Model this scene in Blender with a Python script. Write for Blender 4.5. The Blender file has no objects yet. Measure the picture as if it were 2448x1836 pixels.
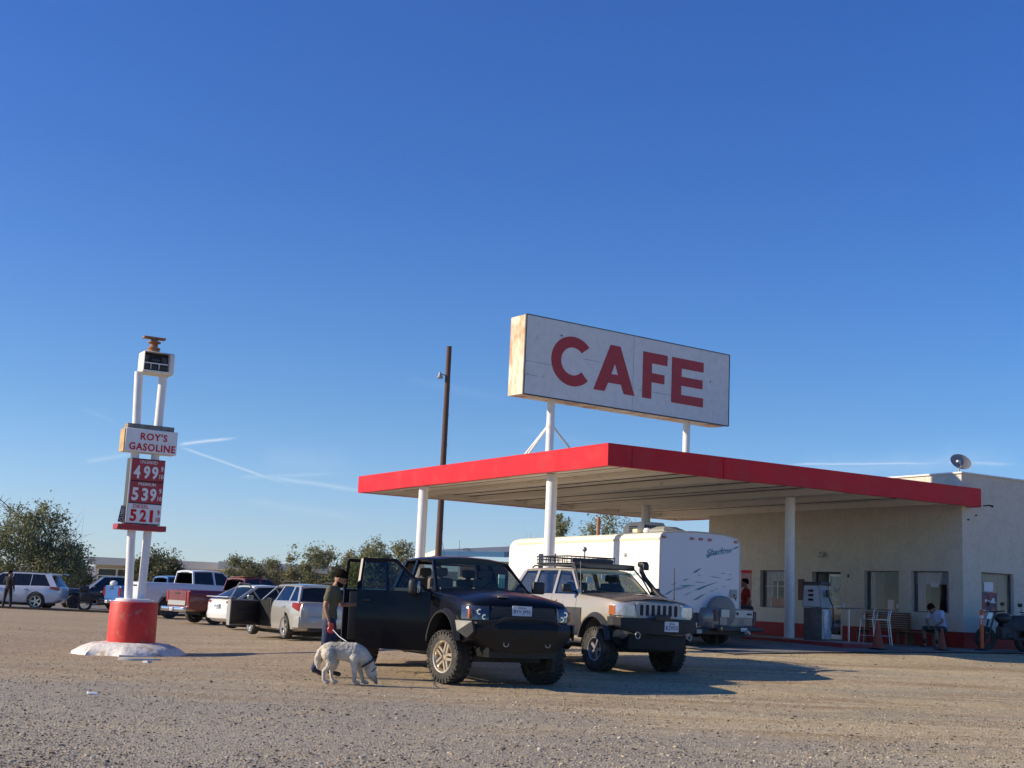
import bpy, bmesh, math, random
from math import sin, cos, pi, radians, sqrt
from mathutils import Vector, Matrix, Euler, noise
S = bpy.context.scene
COL = S.collection
R = radians
V = Vector

# ---------------------------------------------------------------- helpers
def sstep(t):
    t = max(0.0, min(1.0, t)); return t*t*(3-2*t)
def G(x, y):
    """height of the lot: it climbs gently towards the cafe"""
    r = ((x+8.4)**2+(y-28.6)**2)**.5
    return .62*sstep((y-19)/18)*sstep((x+12)/20)*(1-sstep((y-60)/60)) - .17*(1-sstep((r-1.5)/5.5))

def shade(me, ang=38):
    me.polygons.foreach_set('use_smooth', [True]*len(me.polygons))
    try: me.set_sharp_from_angle(angle=R(ang))
    except Exception: pass
    me.update()

def tag(o, label=None, cat=None, group=None, kind=None):
    if label: o['label'] = label
    if cat: o['category'] = cat
    if group: o['group'] = group
    if kind: o['kind'] = kind
    return o

def empty(name, loc=(0,0,0), rz=0, label=None, cat=None, group=None, rot=None):
    o = bpy.data.objects.new(name, None); COL.objects.link(o)
    o.location = loc; o.rotation_euler = rot if rot else (0,0,rz)
    o.empty_display_size = .2
    return tag(o, label, cat, group)

class MB:
    """collects shapes, then links them as one mesh object"""
    def __init__(s): s.b = bmesh.new(); s.mi = 0
    def _fin(s, vs):
        fs = set()
        for v in vs:
            for f in v.link_faces: fs.add(f)
        for f in fs: f.material_index = s.mi
        return vs
    def face(s, pts):
        vs = [s.b.verts.new(p) for p in pts]
        f = s.b.faces.new(vs); f.material_index = s.mi; return vs
    def box(s, x0, x1, y0, y1, z0, z1, M=None):
        c = [(x,y,z) for x in (x0,x1) for y in (y0,y1) for z in (z0,z1)]
        vs = [s.b.verts.new(M @ V(p) if M else p) for p in c]
        for q in ((0,1,3,2),(4,6,7,5),(0,4,5,1),(2,3,7,6),(0,2,6,4),(1,5,7,3)):
            f = s.b.faces.new([vs[i] for i in q]); f.material_index = s.mi
        return vs
    def bbox(s, x0, x1, y0, y1, z0, z1, r=.02, seg=2, M=None):
        vs = s.box(x0,x1,y0,y1,z0,z1)
        es = list({e for v in vs for e in v.link_edges})
        ret = bmesh.ops.bevel(s.b, geom=es, offset=r, segments=seg, affect='EDGES', profile=.5)
        nv = list({v for f in ret['faces'] for v in f.verts} | {v for v in vs if v.is_valid})
        al = set(nv)
        for v in nv:
            for f in v.link_faces:
                for w in f.verts: al.add(w)
        al = list(al)
        if M:
            for v in al: v.co = M @ v.co
        s._fin(al); return al
    def prism(s, pts, h, M=None, z0=0.0):
        """polygon pts (x,y) extruded in z by h"""
        n = len(pts)
        a = [V((p[0],p[1],z0)) for p in pts]; b = [V((p[0],p[1],z0+h)) for p in pts]
        if M: a = [M@p for p in a]; b = [M@p for p in b]
        va = [s.b.verts.new(p) for p in a]; vb = [s.b.verts.new(p) for p in b]
        fs = [s.b.faces.new(va[::-1]), s.b.faces.new(vb)]
        for i in range(n): fs.append(s.b.faces.new((va[i], va[(i+1)%n], vb[(i+1)%n], vb[i])))
        for f in fs: f.material_index = s.mi
        return va+vb
    def cyl(s, p0, p1, r0, r1=None, n=16, cap=True):
        return s.tube([p0,p1],[r0, r0 if r1 is None else r1], n, cap)
    def tube(s, pts, r, n=8, cap=True, closed=False):
        pts = [V(p) for p in pts]
        if not isinstance(r,(list,tuple)): r = [r]*len(pts)
        rings = []; up = None
        for i,p in enumerate(pts):
            if closed: d = pts[(i+1)%len(pts)]-pts[i-1]
            elif i==0: d = pts[1]-p
            elif i==len(pts)-1: d = p-pts[i-1]
            else: d = pts[i+1]-pts[i-1]
            d.normalize()
            if up is None:
                up = V((0,0,1)) if abs(d.z)<.9 else V((1,0,0))
            a = d.cross(up)
            if a.length<1e-5: a = d.orthogonal()
            a.normalize(); b = d.cross(a).normalized(); up = -b if False else a.cross(d).normalized()
            rings.append([s.b.verts.new(p + (a*cos(2*pi*k/n)+b*sin(2*pi*k/n))*r[i]) for k in range(n)])
        m = len(rings)
        for i in range(m if closed else m-1):
            A = rings[i]; B = rings[(i+1)%m]
            for k in range(n):
                f = s.b.faces.new((A[k],A[(k+1)%n],B[(k+1)%n],B[k])); f.material_index = s.mi
        if cap and not closed:
            f = s.b.faces.new(rings[0][::-1]); f.material_index = s.mi
            f = s.b.faces.new(rings[-1]); f.material_index = s.mi
        return [v for q in rings for v in q]
    def lathe(s, prof, n=32, M=None, closed=False):
        """profile (r,z) turned about z"""
        rings = []
        for r,z in prof:
            if r < 1e-6: rings.append([s.b.verts.new((0,0,z))])
            else: rings.append([s.b.verts.new((r*cos(2*pi*k/n), r*sin(2*pi*k/n), z)) for k in range(n)])
        m = len(rings)
        for i in range(m if closed else m-1):
            A = rings[i]; B = rings[(i+1)%m]
            for k in range(n):
                q = []
                if len(A)==1: q = [A[0], B[(k+1)%n], B[k]]
                elif len(B)==1: q = [A[k], A[(k+1)%n], B[0]]
                else: q = [A[k],A[(k+1)%n],B[(k+1)%n],B[k]]
                try: f = s.b.faces.new(q); f.material_index = s.mi
                except ValueError: pass
        vs = [v for q in rings for v in q]
        if M:
            for v in vs: v.co = M @ v.co
        return vs
    def sphere(s, c, r, n=12, m=8, sc=(1,1,1), M=None):
        prof = [(r*sin(pi*i/m), -r*cos(pi*i/m)) for i in range(m+1)]
        prof[0] = (0,-r); prof[-1] = (0,r)
        vs = s.lathe(prof, n)
        for v in vs:
            v.co = V((v.co.x*sc[0], v.co.y*sc[1], v.co.z*sc[2]))
            if M: v.co = M @ v.co
            v.co += V(c)
        return vs
    def loft(s, rings, cap=True, closed=True):
        vr = [[s.b.verts.new(p) for p in r] for r in rings]
        n = len(rings[0])
        for A,B in zip(vr, vr[1:]):
            for k in range(n if closed else n-1):
                f = s.b.faces.new((A[k],A[(k+1)%n],B[(k+1)%n],B[k])); f.material_index = s.mi
        if cap and closed:
            f = s.b.faces.new(vr[0][::-1]); f.material_index = s.mi
            f = s.b.faces.new(vr[-1]); f.material_index = s.mi
        return [v for q in vr for v in q]
    def mesh(s, fn):
        """append an existing mesh (bpy mesh) """
        s.b.from_mesh(fn)
    def build(s, name, mat, parent=None, ang=38, loc=None, rot=None, recalc=True, sm=True, **tg):
        if recalc: bmesh.ops.recalc_face_normals(s.b, faces=s.b.faces[:])
        me = bpy.data.meshes.new(name); s.b.to_mesh(me); s.b.free()
        if sm: shade(me, ang)
        return link(name, me, mat, parent, loc, rot, **tg)

def link(name, me, mat, parent=None, loc=None, rot=None, **tg):
    for m in (mat if isinstance(mat,(list,tuple)) else [mat]):
        if m: me.materials.append(m)
    o = bpy.data.objects.new(name, me); COL.objects.link(o)
    if parent: o.parent = parent
    if loc: o.location = loc
    if rot: o.rotation_euler = rot
    if tg: tag(o, **tg)
    return o

def evaluated(me, setup):
    o = bpy.data.objects.new('tmp', me); COL.objects.link(o)
    extra = setup(o)
    dg = bpy.context.evaluated_depsgraph_get()
    out = bpy.data.meshes.new_from_object(o.evaluated_get(dg))
    bpy.data.objects.remove(o)
    for e in extra or []: bpy.data.objects.remove(e)
    return out

def boolean(me, cutter_me):
    c = bpy.data.objects.new('cut', cutter_me); COL.objects.link(c)
    def st(o):
        m = o.modifiers.new('b','BOOLEAN'); m.operation='DIFFERENCE'; m.object=c; m.solver='EXACT'
        try: m.use_hole_tolerant = True
        except Exception: pass
        return [c]
    return evaluated(me, st)

def copy_tree(o, parent=None):
    c = o.copy(); COL.objects.link(c)
    if parent: c.parent = parent
    for ch in list(o.children): copy_tree(ch, c)
    return c

def text_mesh(body, w=None, h=None, size=1, extrude=.01, bold=0.0, shear=0, spacing=1.0, sx=None):
    cu = bpy.data.curves.new('t','FONT'); cu.body = body; cu.size = size
    cu.extrude = extrude; cu.offset = bold; cu.shear = shear; cu.space_character = spacing
    cu.resolution_u = 3
    o = bpy.data.objects.new('t', cu); COL.objects.link(o)
    dg = bpy.context.evaluated_depsgraph_get()
    me = bpy.data.meshes.new_from_object(o.evaluated_get(dg))
    bpy.data.objects.remove(o)
    xs = [v.co.x for v in me.vertices]; ys = [v.co.y for v in me.vertices]
    x0,x1,y0,y1 = min(xs),max(xs),min(ys),max(ys)
    kx = (w/(x1-x0)) if w else (h/(y1-y0) if h else 1)
    ky = (h/(y1-y0)) if h else kx
    for v in me.vertices:
        v.co.x = (v.co.x-(x0+x1)/2)*kx; v.co.y = (v.co.y-(y0+y1)/2)*ky
    return me
def text(name, body, w, h, mat, parent, loc, rot=(pi/2,0,0), **k):
    return link(name, text_mesh(body, w, h, **k), mat, parent, loc, rot)

# ---------------------------------------------------------------- materials
def nodes(m):
    m.use_nodes = True; nt = m.node_tree; b = nt.nodes['Principled BSDF']; return nt, b
def mat(name, col, rough=.6, metal=0, var=.0, vscale=6, bump=0, bscale=40, col2=None, c2scale=3, c2lo=.45, c2hi=.62,
        coat=0, spec=.5, stretch=None, detail=4, sheen=0, c2stretch=None):
    m = bpy.data.materials.new(name); nt, b = nodes(m); N = nt.nodes; L = nt.links
    b.inputs['Base Color'].default_value = (*col,1); b.inputs['Roughness'].default_value = rough
    b.inputs['Metallic'].default_value = metal; b.inputs['Specular IOR Level'].default_value = spec
    if coat: b.inputs['Coat Weight'].default_value = coat; b.inputs['Coat Roughness'].default_value = .05
    tc = N.new('ShaderNodeTexCoord')
    def vec(st):
        if not st: return tc.outputs['Object']
        mp = N.new('ShaderNodeMapping'); mp.inputs['Scale'].default_value = st
        L.new(tc.outputs['Object'], mp.inputs['Vector']); return mp.outputs['Vector']
    out = None
    if col2:
        n = N.new('ShaderNodeTexNoise'); n.inputs['Scale'].default_value = c2scale; n.inputs['Detail'].default_value = 6
        n.inputs['Roughness'].default_value = .65
        L.new(vec(c2stretch), n.inputs['Vector'])
        r = N.new('ShaderNodeMapRange'); r.inputs['From Min'].default_value = c2lo; r.inputs['From Max'].default_value = c2hi
        L.new(n.outputs['Fac'], r.inputs['Value'])
        mx = N.new('ShaderNodeMix'); mx.data_type='RGBA'
        mx.inputs['A'].default_value = (*col,1); mx.inputs['B'].default_value = (*col2,1)
        L.new(r.outputs['Result'], mx.inputs['Factor']); out = mx.outputs['Result']
    if var:
        n = N.new('ShaderNodeTexNoise'); n.inputs['Scale'].default_value = vscale; n.inputs['Detail'].default_value = detail
        L.new(vec(stretch), n.inputs['Vector'])
        r = N.new('ShaderNodeMapRange'); r.inputs['From Min'].default_value=.3; r.inputs['From Max'].default_value=.7
        r.inputs['To Min'].default_value = 1-var; r.inputs['To Max'].default_value = 1+var
        L.new(n.outputs['Fac'], r.inputs['Value'])
        h = N.new('ShaderNodeHueSaturation'); L.new(r.outputs['Result'], h.inputs['Value'])
        if out: L.new(out, h.inputs['Color'])
        else: h.inputs['Color'].default_value = (*col,1)
        out = h.outputs['Color']
    if out: L.new(out, b.inputs['Base Color'])
    if bump:
        n = N.new('ShaderNodeTexNoise'); n.inputs['Scale'].default_value = bscale; n.inputs['Detail'].default_value = 3
        L.new(tc.outputs['Object'], n.inputs['Vector'])
        bp = N.new('ShaderNodeBump'); bp.inputs['Strength'].default_value = bump; bp.inputs['Distance'].default_value=.02
        L.new(n.outputs['Fac'], bp.inputs['Height']); L.new(bp.outputs['Normal'], b.inputs['Normal'])
    return m
def paint(name, col, rough=.28, metal=0, dust=.25, dcol=(.35,.3,.24), coat=.9):
    """car paint with a clear coat and a thin film of road dust"""
    m = mat(name, col, rough=rough, metal=metal, coat=coat, col2=tuple(c*(1-dust)+d*dust for c,d in zip(col,dcol)), c2scale=1.6, c2lo=.4, c2hi=.75)
    m.node_tree.nodes['Principled BSDF'].inputs['Coat Roughness'].default_value = .08
    return m
def glass(name, tint=(.35,.42,.4), dens=.5, rough=.03, gl=1.0):
    """window glass: see-through tint under a mirror film"""
    m = bpy.data.materials.new(name); m.use_nodes = True; nt = m.node_tree; N = nt.nodes; L = nt.links
    N.remove(N['Principled BSDF'])
    t = N.new('ShaderNodeBsdfTransparent'); t.inputs['Color'].default_value = (*[c*dens for c in tint],1)
    g = N.new('ShaderNodeBsdfGlossy'); g.inputs['Roughness'].default_value = rough; g.inputs['Color'].default_value=(.9*gl,.95*gl,1*gl,1)
    f = N.new('ShaderNodeFresnel'); f.inputs['IOR'].default_value = 1.5
    nz = N.new('ShaderNodeTexNoise'); nz.inputs['Scale'].default_value = 2.5
    ad = N.new('ShaderNodeMath'); ad.operation='MULTIPLY_ADD'; ad.inputs[1].default_value=.03
    L.new(nz.outputs['Fac'], ad.inputs[0]); L.new(f.outputs['Fac'], ad.inputs[2])
    ge = N.new('ShaderNodeNewGeometry'); iv = N.new('ShaderNodeMath'); iv.operation='SUBTRACT'; iv.inputs[0].default_value=1; L.new(ge.outputs['Backfacing'], iv.inputs[1])
    ml = N.new('ShaderNodeMath'); ml.operation='MULTIPLY'; L.new(ad.outputs[0], ml.inputs[0]); L.new(iv.outputs[0], ml.inputs[1])
    mx = N.new('ShaderNodeMixShader'); L.new(ml.outputs[0], mx.inputs['Fac'])
    L.new(t.outputs[0], mx.inputs[1]); L.new(g.outputs[0], mx.inputs[2])
    L.new(mx.outputs[0], N['Material Output'].inputs['Surface'])
    return m

M = {}
M['white'] = mat('white_paint', (.78,.77,.74), .55, var=.05, vscale=3, bump=.15, bscale=25, col2=(.6,.52,.42), c2scale=2.2, c2lo=.62, c2hi=.85)
M['white_clean'] = mat('white_enamel', (.8,.79,.77), .4, var=.03)
M['red'] = mat('red_fascia', (.60,.016,.026), .5, var=.10, vscale=1.1, bump=.12, bscale=4, spec=.2, col2=(.50,.05,.05), c2scale=1.3, c2lo=.5, c2hi=.8)
M['red_dull'] = mat('red_wall_paint', (.33,.022,.018), .6, var=.15, vscale=4, bump=.3, bscale=20, spec=.25)
M['red_drum'] = mat('red_drum_paint', (.62,.028,.02), .55, var=.12, vscale=3, bump=.25, bscale=14, col2=(.50,.16,.11), c2scale=5, c2lo=.58, c2hi=.68)
M['stucco'] = mat('stucco', (.65,.585,.485), .9, var=.07, vscale=9, bump=.8, bscale=24, col2=(.60,.54,.44), c2scale=1.9, spec=.2)
M['soffit'] = mat('soffit_paint', (.74,.69,.60), .6, var=.08, vscale=2, stretch=(1,.2,1), col2=(.42,.33,.25), c2scale=2.5, c2lo=.6, c2hi=.8)
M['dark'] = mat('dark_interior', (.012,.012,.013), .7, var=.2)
M['black'] = mat('black_plastic', (.02,.02,.021), .5, var=.15, bump=.1)
M['rubber'] = mat('tyre_rubber', (.028,.027,.026), .8, var=.25, vscale=12, bump=.2, col2=(.11,.095,.075), c2scale=5, c2lo=.5, c2hi=.75)
M['trim'] = mat('grey_trim', (.045,.047,.05), .6, var=.15)
M['chrome'] = mat('chrome', (.75,.75,.77), .15, 1, var=.03)
M['alloy'] = mat('alloy', (.62,.6,.57), .32, .85, var=.06)
M['alloy_warm'] = mat('machined_alloy', (.72,.62,.48), .3, .8, var=.06)
M['alum'] = mat('brushed_aluminium', (.62,.62,.64), .35, 1, var=.06)
M['steel'] = mat('dull_steel', (.35,.34,.33), .5, .8, var=.15)
M['rust'] = mat('rusty_iron', (.34,.16,.075), .8, .1, var=.3, vscale=14, bump=.4)
M['wood_pole'] = mat('creosoted_timber', (.11,.062,.045), .85, var=.3, vscale=6, stretch=(6,6,.6), bump=.5)
M['wood'] = mat('bench_timber', (.2,.105,.055), .7, var=.25, vscale=5, stretch=(1,8,8), bump=.3)
M['glass'] = glass('clear_window_glass', (.85,.9,.88), .95)
M['tint'] = glass('tinted_window_glass', (.75,.8,.85), .5)
M['windshield'] = glass('windshield_glass', (.8,.9,.86), .85)
M['pane'] = glass('cafe_window_glass', (.92,.9,.93), .92, gl=.55)
M['darkglass'] = mat('dark_car_glass', (.012,.014,.017), .06, var=.1, spec=.6)
M['lens'] = mat('headlamp_lens', (.55,.57,.6), .12, .35, var=.12, vscale=22, coat=.6)
M['lens_dark'] = mat('smoked_lens', (.05,.06,.09), .1, .3, var=.3, vscale=30, coat=.8)
M['amber'] = mat('amber_lens', (.42,.13,.05), .2, var=.1, coat=.6)
M['redlens'] = mat('red_lens', (.30,.012,.012), .18, var=.15, vscale=15, coat=.7)
M['plate'] = mat('plate_white', (.7,.71,.74), .45, var=.05)
M['plate_blue'] = mat('plate_blue', (.03,.05,.16), .5, var=.1)
M['seat'] = mat('seat_cloth', (.09,.08,.075), .9, var=.2)
M['seat_tan'] = mat('tan_seat', (.16,.125,.09), .8, var=.1)
M['orange'] = mat('orange_plastic', (.75,.12,.02), .5, var=.15, bump=.1)
M['orange_dull'] = mat('faded_orange_rubber', (.26,.06,.03), .7, var=.25)
# ---------------------------------------------------------------- camera, light, sky
cam = bpy.data.objects.new('camera', bpy.data.cameras.new('camera')); COL.objects.link(cam)
th, ro = R(9.5), R(2.55)
F_ = V((0,cos(th),sin(th))); R_ = V((1,0,0)); U_ = R_.cross(F_)
r2 = R_*cos(ro)+U_*sin(ro); u2 = -R_*sin(ro)+U_*cos(ro)
Mx = Matrix((r2,u2,-F_)).transposed().to_4x4(); Mx.translation = V((0,0,1.45))
cam.matrix_world = Mx
cam.data.sensor_width = 36; cam.data.lens = 3080/2448*36
cam.data.clip_start = .1; cam.data.clip_end = 40000
S.camera = cam

SUN_EL, SUN_B = R(24), R(6)
to_sun = V((-cos(SUN_B)*cos(SUN_EL), -sin(SUN_B)*cos(SUN_EL), sin(SUN_EL)))
sl = bpy.data.lights.new('sun','SUN'); sl.energy = 5.0; sl.angle = R(.53); sl.color = (1,.86,.66)
so = bpy.data.objects.new('sun', sl); COL.objects.link(so)
so.rotation_euler = to_sun.to_track_quat('Z','Y').to_euler()

W = bpy.data.worlds.new('World'); S.world = W; W.use_nodes = True
nt = W.node_tree; N = nt.nodes; L = nt.links
sky = N.new('ShaderNodeTexSky'); sky.sky_type = 'NISHITA'; sky.sun_disc = False
sky.sun_elevation = SUN_EL; sky.sun_rotation = math.atan2(to_sun.x, to_sun.y)
sky.altitude = 200; sky.air_density = 1.0; sky.dust_density = 0.0; sky.ozone_density = 5.0
bg = N['Background']; bg.inputs['Strength'].default_value = .10
geo = N.new('ShaderNodeTexCoord')
# condensation trails: thin streaks along great circles of the sky dome
def pdir(px, py):
    return (r2*(px-1224)+u2*(918-py)+F_*3080).normalized()
def vmath(op, a=None, b=None):
    n = N.new('ShaderNodeVectorMath'); n.operation = op
    if isinstance(a, V): n.inputs[0].default_value = a
    elif a is not None: L.new(a, n.inputs[0])
    if isinstance(b, V): n.inputs[1].default_value = b
    elif b is not None: L.new(b, n.inputs[1])
    return n.outputs['Value'] if op in ('DOT_PRODUCT','LENGTH') else n.outputs['Vector']
def m1(op, a, b=None, c=None, clamp=False):
    n = N.new('ShaderNodeMath'); n.operation = op; n.use_clamp = clamp
    for i,x in enumerate((a,b,c)):
        if x is None: continue
        if isinstance(x,(int,float)): n.inputs[i].default_value = x
        else: L.new(x, n.inputs[i])
    return n.outputs[0]
nz = N.new('ShaderNodeTexNoise'); nz.inputs['Scale'].default_value = 60; nz.inputs['Detail'].default_value = 5
L.new(geo.outputs['Generated'], nz.inputs['Vector'])
nz2 = N.new('ShaderNodeTexNoise'); nz2.inputs['Scale'].default_value = 9; nz2.inputs['Detail'].default_value = 4
L.new(geo.outputs['Generated'], nz2.inputs['Vector'])
D = geo.outputs['Generated']
total = None
trails = [((425,1063),(570,1046),.0014,.55,.0),((425,1066),(700,1163),.0012,.42,.3),((640,1140),(900,1178),.0022,.3,.4),
          ((1880,1110),(2300,1107),.0011,.5,.2),((200,1104),(330,1085),.0022,.22,.3),((560,1142),(840,1130),.0020,.2,.4),
          ((960,905),(1240,960),.004,.05,.5),((1230,1020),(1470,1075),.004,.04,.5),((2250,1106),(2440,1110),.002,.3,.3),
          ((580,1196),(900,1246),.004,.12,.5),((1900,1130),(2448,1092),.012,.16,.6),((190,975),(290,1015),.002,.07,.4),((620,1095),(860,1110),.012,.08,.6)]
for (A, B, wd, am, br) in trails:
    a, b = pdir(*A), pdir(*B); n = a.cross(b).normalized(); t = (b-a); ln = t.length; t.normalize()
    d = m1('ABSOLUTE', m1('ADD', vmath('DOT_PRODUCT', D, n), m1('MULTIPLY', m1('SUBTRACT', nz.outputs['Fac'], .5), wd*1.2)))
    prof = m1('SUBTRACT', 1.0, m1('DIVIDE', d, wd*1.6), clamp=True)
    prof = m1('MULTIPLY', prof, prof)
    s_ = m1('DIVIDE', m1('SUBTRACT', vmath('DOT_PRODUCT', D, t), a.dot(t)), ln)
    e = .12
    m_ = m1('MULTIPLY', m1('DIVIDE', s_, e, clamp=True), m1('DIVIDE', m1('SUBTRACT', 1.0, s_), e*2.5, clamp=True))
    fwd = m1('GREATER_THAN', vmath('DOT_PRODUCT', D, a), .5)
    gap = m1('ADD', 1-br, m1('MULTIPLY', nz2.outputs['Fac'], br))
    v_ = m1('MULTIPLY', m1('MULTIPLY', m1('MULTIPLY', prof, m_), m1('MULTIPLY', fwd, gap)), am)
    total = v_ if total is None else m1('MAXIMUM', total, v_)
# nudge the visible sky towards the deep desert blue of the picture
hs = N.new('ShaderNodeHueSaturation'); hs.inputs['Saturation'].default_value = 1.18; hs.inputs['Value'].default_value = 1.0
L.new(sky.outputs['Color'], hs.inputs['Color'])
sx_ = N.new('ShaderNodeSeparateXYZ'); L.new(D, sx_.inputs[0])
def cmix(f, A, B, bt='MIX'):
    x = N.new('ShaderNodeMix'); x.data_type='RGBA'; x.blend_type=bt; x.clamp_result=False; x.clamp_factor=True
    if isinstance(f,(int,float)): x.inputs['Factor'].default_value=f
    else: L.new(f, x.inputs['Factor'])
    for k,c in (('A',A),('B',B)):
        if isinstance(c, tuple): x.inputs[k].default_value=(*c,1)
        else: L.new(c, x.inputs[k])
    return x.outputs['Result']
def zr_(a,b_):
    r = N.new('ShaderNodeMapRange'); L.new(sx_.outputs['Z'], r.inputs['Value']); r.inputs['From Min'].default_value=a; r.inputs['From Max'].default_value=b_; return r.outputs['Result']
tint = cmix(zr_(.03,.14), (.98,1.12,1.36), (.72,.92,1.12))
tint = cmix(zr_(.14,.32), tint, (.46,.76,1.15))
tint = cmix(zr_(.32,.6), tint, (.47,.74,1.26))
tint = cmix(zr_(.5,.8), tint, (.56,.70,.88))  # unseen upper sky dulled to cut blue ambient fill and deepen contrast
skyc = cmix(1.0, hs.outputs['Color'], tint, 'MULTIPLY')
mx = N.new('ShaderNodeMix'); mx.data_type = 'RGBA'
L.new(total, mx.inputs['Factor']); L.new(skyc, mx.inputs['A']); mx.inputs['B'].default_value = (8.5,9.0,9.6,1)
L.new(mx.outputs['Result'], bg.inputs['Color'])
S.view_settings.view_transform = 'Standard'; S.view_settings.look = 'None'
S.view_settings.exposure = 0.38; S.view_settings.gamma = 1
S.cycles.max_bounces = 8; S.cycles.transparent_max_bounces = 16

# ---------------------------------------------------------------- ground
def ground_material():
    m = bpy.data.materials.new('gravel_ground'); nt, b = nodes(m); N = nt.nodes; L = nt.links
    tc = N.new('ShaderNodeTexCoord'); O = tc.outputs['Object']
    b.inputs['Roughness'].default_value = .95; b.inputs['Specular IOR Level'].default_value = .15
    def nz(scale, det=4, st=None, rough=.55):
        n = N.new('ShaderNodeTexNoise'); n.inputs['Scale'].default_value = scale; n.inputs['Detail'].default_value = det
        n.inputs['Roughness'].default_value = rough
        if st:
            mp = N.new('ShaderNodeMapping'); mp.inputs['Scale'].default_value = st[:3]; mp.inputs['Rotation'].default_value = (0,0,st[3])
            L.new(O, mp.inputs['Vector']); L.new(mp.outputs[0], n.inputs['Vector'])
        else: L.new(O, n.inputs['Vector'])
        return n.outputs['Fac']
    def rng(x, a, c, t0=0, t1=1):
        r = N.new('ShaderNodeMapRange'); L.new(x, r.inputs['Value'])
        for k,vv in zip(('From Min','From Max','To Min','To Max'),(a,c,t0,t1)): r.inputs[k].default_value = vv
        return r.outputs['Result']
    def mix(f, A, B):
        x = N.new('ShaderNodeMix'); x.data_type='RGBA'; L.new(f, x.inputs['Factor'])
        for k,c in (('A',A),('B',B)):
            if isinstance(c, tuple): x.inputs[k].default_value = (*c,1)
            else: L.new(c, x.inputs[k])
        return x.outputs['Result']
    sandy = mix(rng(nz(.35,5),.42,.62), (.58,.46,.275), (.50,.395,.25))
    grey = mix(rng(nz(.16,6,(1,2.6,1,.3)),.44,.62), sandy, (.42,.36,.255))
    dirt = mix(rng(nz(.5,6,(.45,2.2,1,-.15),.65),.47,.64), grey, (.40,.285,.16))
    # pale compacted dust along the wheel tracks
    pale = mix(rng(nz(.9,5,(.16,2.8,1,.12),.6),.52,.66), dirt, (.62,.51,.33))
    # grey crushed gravel was spread on the near left part, brown dirt shows further back on the left
    se = N.new('ShaderNodeSeparateXYZ'); L.new(O, se.inputs[0])
    def ma(op,a,b):
        n = N.new('ShaderNodeMath'); n.operation=op
        for i,x in enumerate((a,b)):
            if isinstance(x,(int,float)): n.inputs[i].default_value=x
            else: L.new(x,n.inputs[i])
        return n.outputs[0]
    wob = ma('MULTIPLY', ma('SUBTRACT', nz(.32,5), .5), 16.0)
    gz = ma('ADD', ma('ADD', se.outputs['Y'], ma('MULTIPLY', se.outputs['X'], .55)), wob)
    pale = mix(rng(gz, 18.5, 15.0, 0, .75), pale, (.37,.33,.275))
    bz = ma('ADD', ma('SUBTRACT', ma('MULTIPLY', se.outputs['X'], 1.0), 1.5), wob)
    bmask = ma('MULTIPLY', rng(bz, 2.5, -2.5, 0, .62), rng(gz, 15.5, 20, 0, 1))
    pale = mix(bmask, pale, (.39,.295,.21))
    # faint wheel tracks pressed into the lot
    tw = ma('MULTIPLY', ma('SUBTRACT', nz(.6,4), .5), .5)
    trk = None
    for (y0,k1,k2) in ((13.6,.10,.012),(17.4,-.16,.01),(26.2,.05,-.012),(30.5,-.3,.0)):
        for off in (0,1.62):
            cv = ma('ADD', ma('MULTIPLY', se.outputs['X'], k1), ma('MULTIPLY', ma('MULTIPLY', se.outputs['X'], se.outputs['X']), k2))
            d = ma('ABSOLUTE', ma('SUBTRACT', ma('ADD', se.outputs['Y'], tw), ma('ADD', cv, y0+off)), 0)
            f = rng(d, .30, .10, 0, 1); trk = f if trk is None else ma('MAXIMUM', trk, f)
    trk = ma('MULTIPLY', trk, rng(nz(1.1,5,(.3,1,1,0)), .38, .62, 0, .55))
    pale = mix(trk, pale, (.50,.42,.29))
    fine = N.new('ShaderNodeTexVoronoi'); fine.inputs['Scale'].default_value = 48; fine.feature = 'F1'
    L.new(O, fine.inputs['Vector'])
    peb = N.new('ShaderNodeHueSaturation'); L.new(pale, peb.inputs['Color'])
    sp = N.new('ShaderNodeSeparateColor'); L.new(fine.outputs['Color'], sp.inputs['Color'])
    L.new(rng(sp.outputs[0], 0, 1, .80, 1.20), peb.inputs['Value'])
    f2 = N.new('ShaderNodeHueSaturation'); L.new(peb.outputs['Color'], f2.inputs['Color'])
    L.new(rng(nz(9,5), .3, .7, .82, 1.18), f2.inputs['Value'])
    L.new(f2.outputs['Color'], b.inputs['Base Color'])
    bp = N.new('ShaderNodeBump'); bp.inputs['Strength'].default_value = .9; bp.inputs['Distance'].default_value = .018
    L.new(fine.outputs['Distance'], bp.inputs['Height'])
    bp2 = N.new('ShaderNodeBump'); bp2.inputs['Strength'].default_value = .8; bp2.inputs['Distance'].default_value = .05
    L.new(nz(5,6), bp2.inputs['Height']); L.new(bp.outputs['Normal'], bp2.inputs['Normal'])
    L.new(bp2.outputs['Normal'], b.inputs['Normal'])
    return m
M['ground'] = ground_material()
def axis(lo, hi, step, far):
    a = []; x = lo
    while x <= hi: a.append(x); x += step
    d = step; x = hi
    while x < far: d *= 1.35; x += d; a.append(x)
    d = step; x = lo; pre = []
    while x > -far: d *= 1.35; x -= d; pre.append(x)
    return pre[::-1]+a
xs = axis(-16, 18, .2, 16000); ys = axis(8, 44, .2, 16000)
def roll_(x, y):
    k = max(0, 1-max(abs(x)/26, abs(y-26)/30))
    return k*(.022*(noise.noise(V((x*.45,y*.9,0)))) + .012*noise.noise(V((x*1.7,y*2.6,5))))
vs = [(x, y, G(x,y)+roll_(x,y)) for y in ys for x in xs]
nx = len(xs)
fs = [(j*nx+i, j*nx+i+1, (j+1)*nx+i+1, (j+1)*nx+i) for j in range(len(ys)-1) for i in range(nx-1)]
me = bpy.data.meshes.new('ground'); me.from_pydata(vs, [], fs); shade(me, 60)
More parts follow.
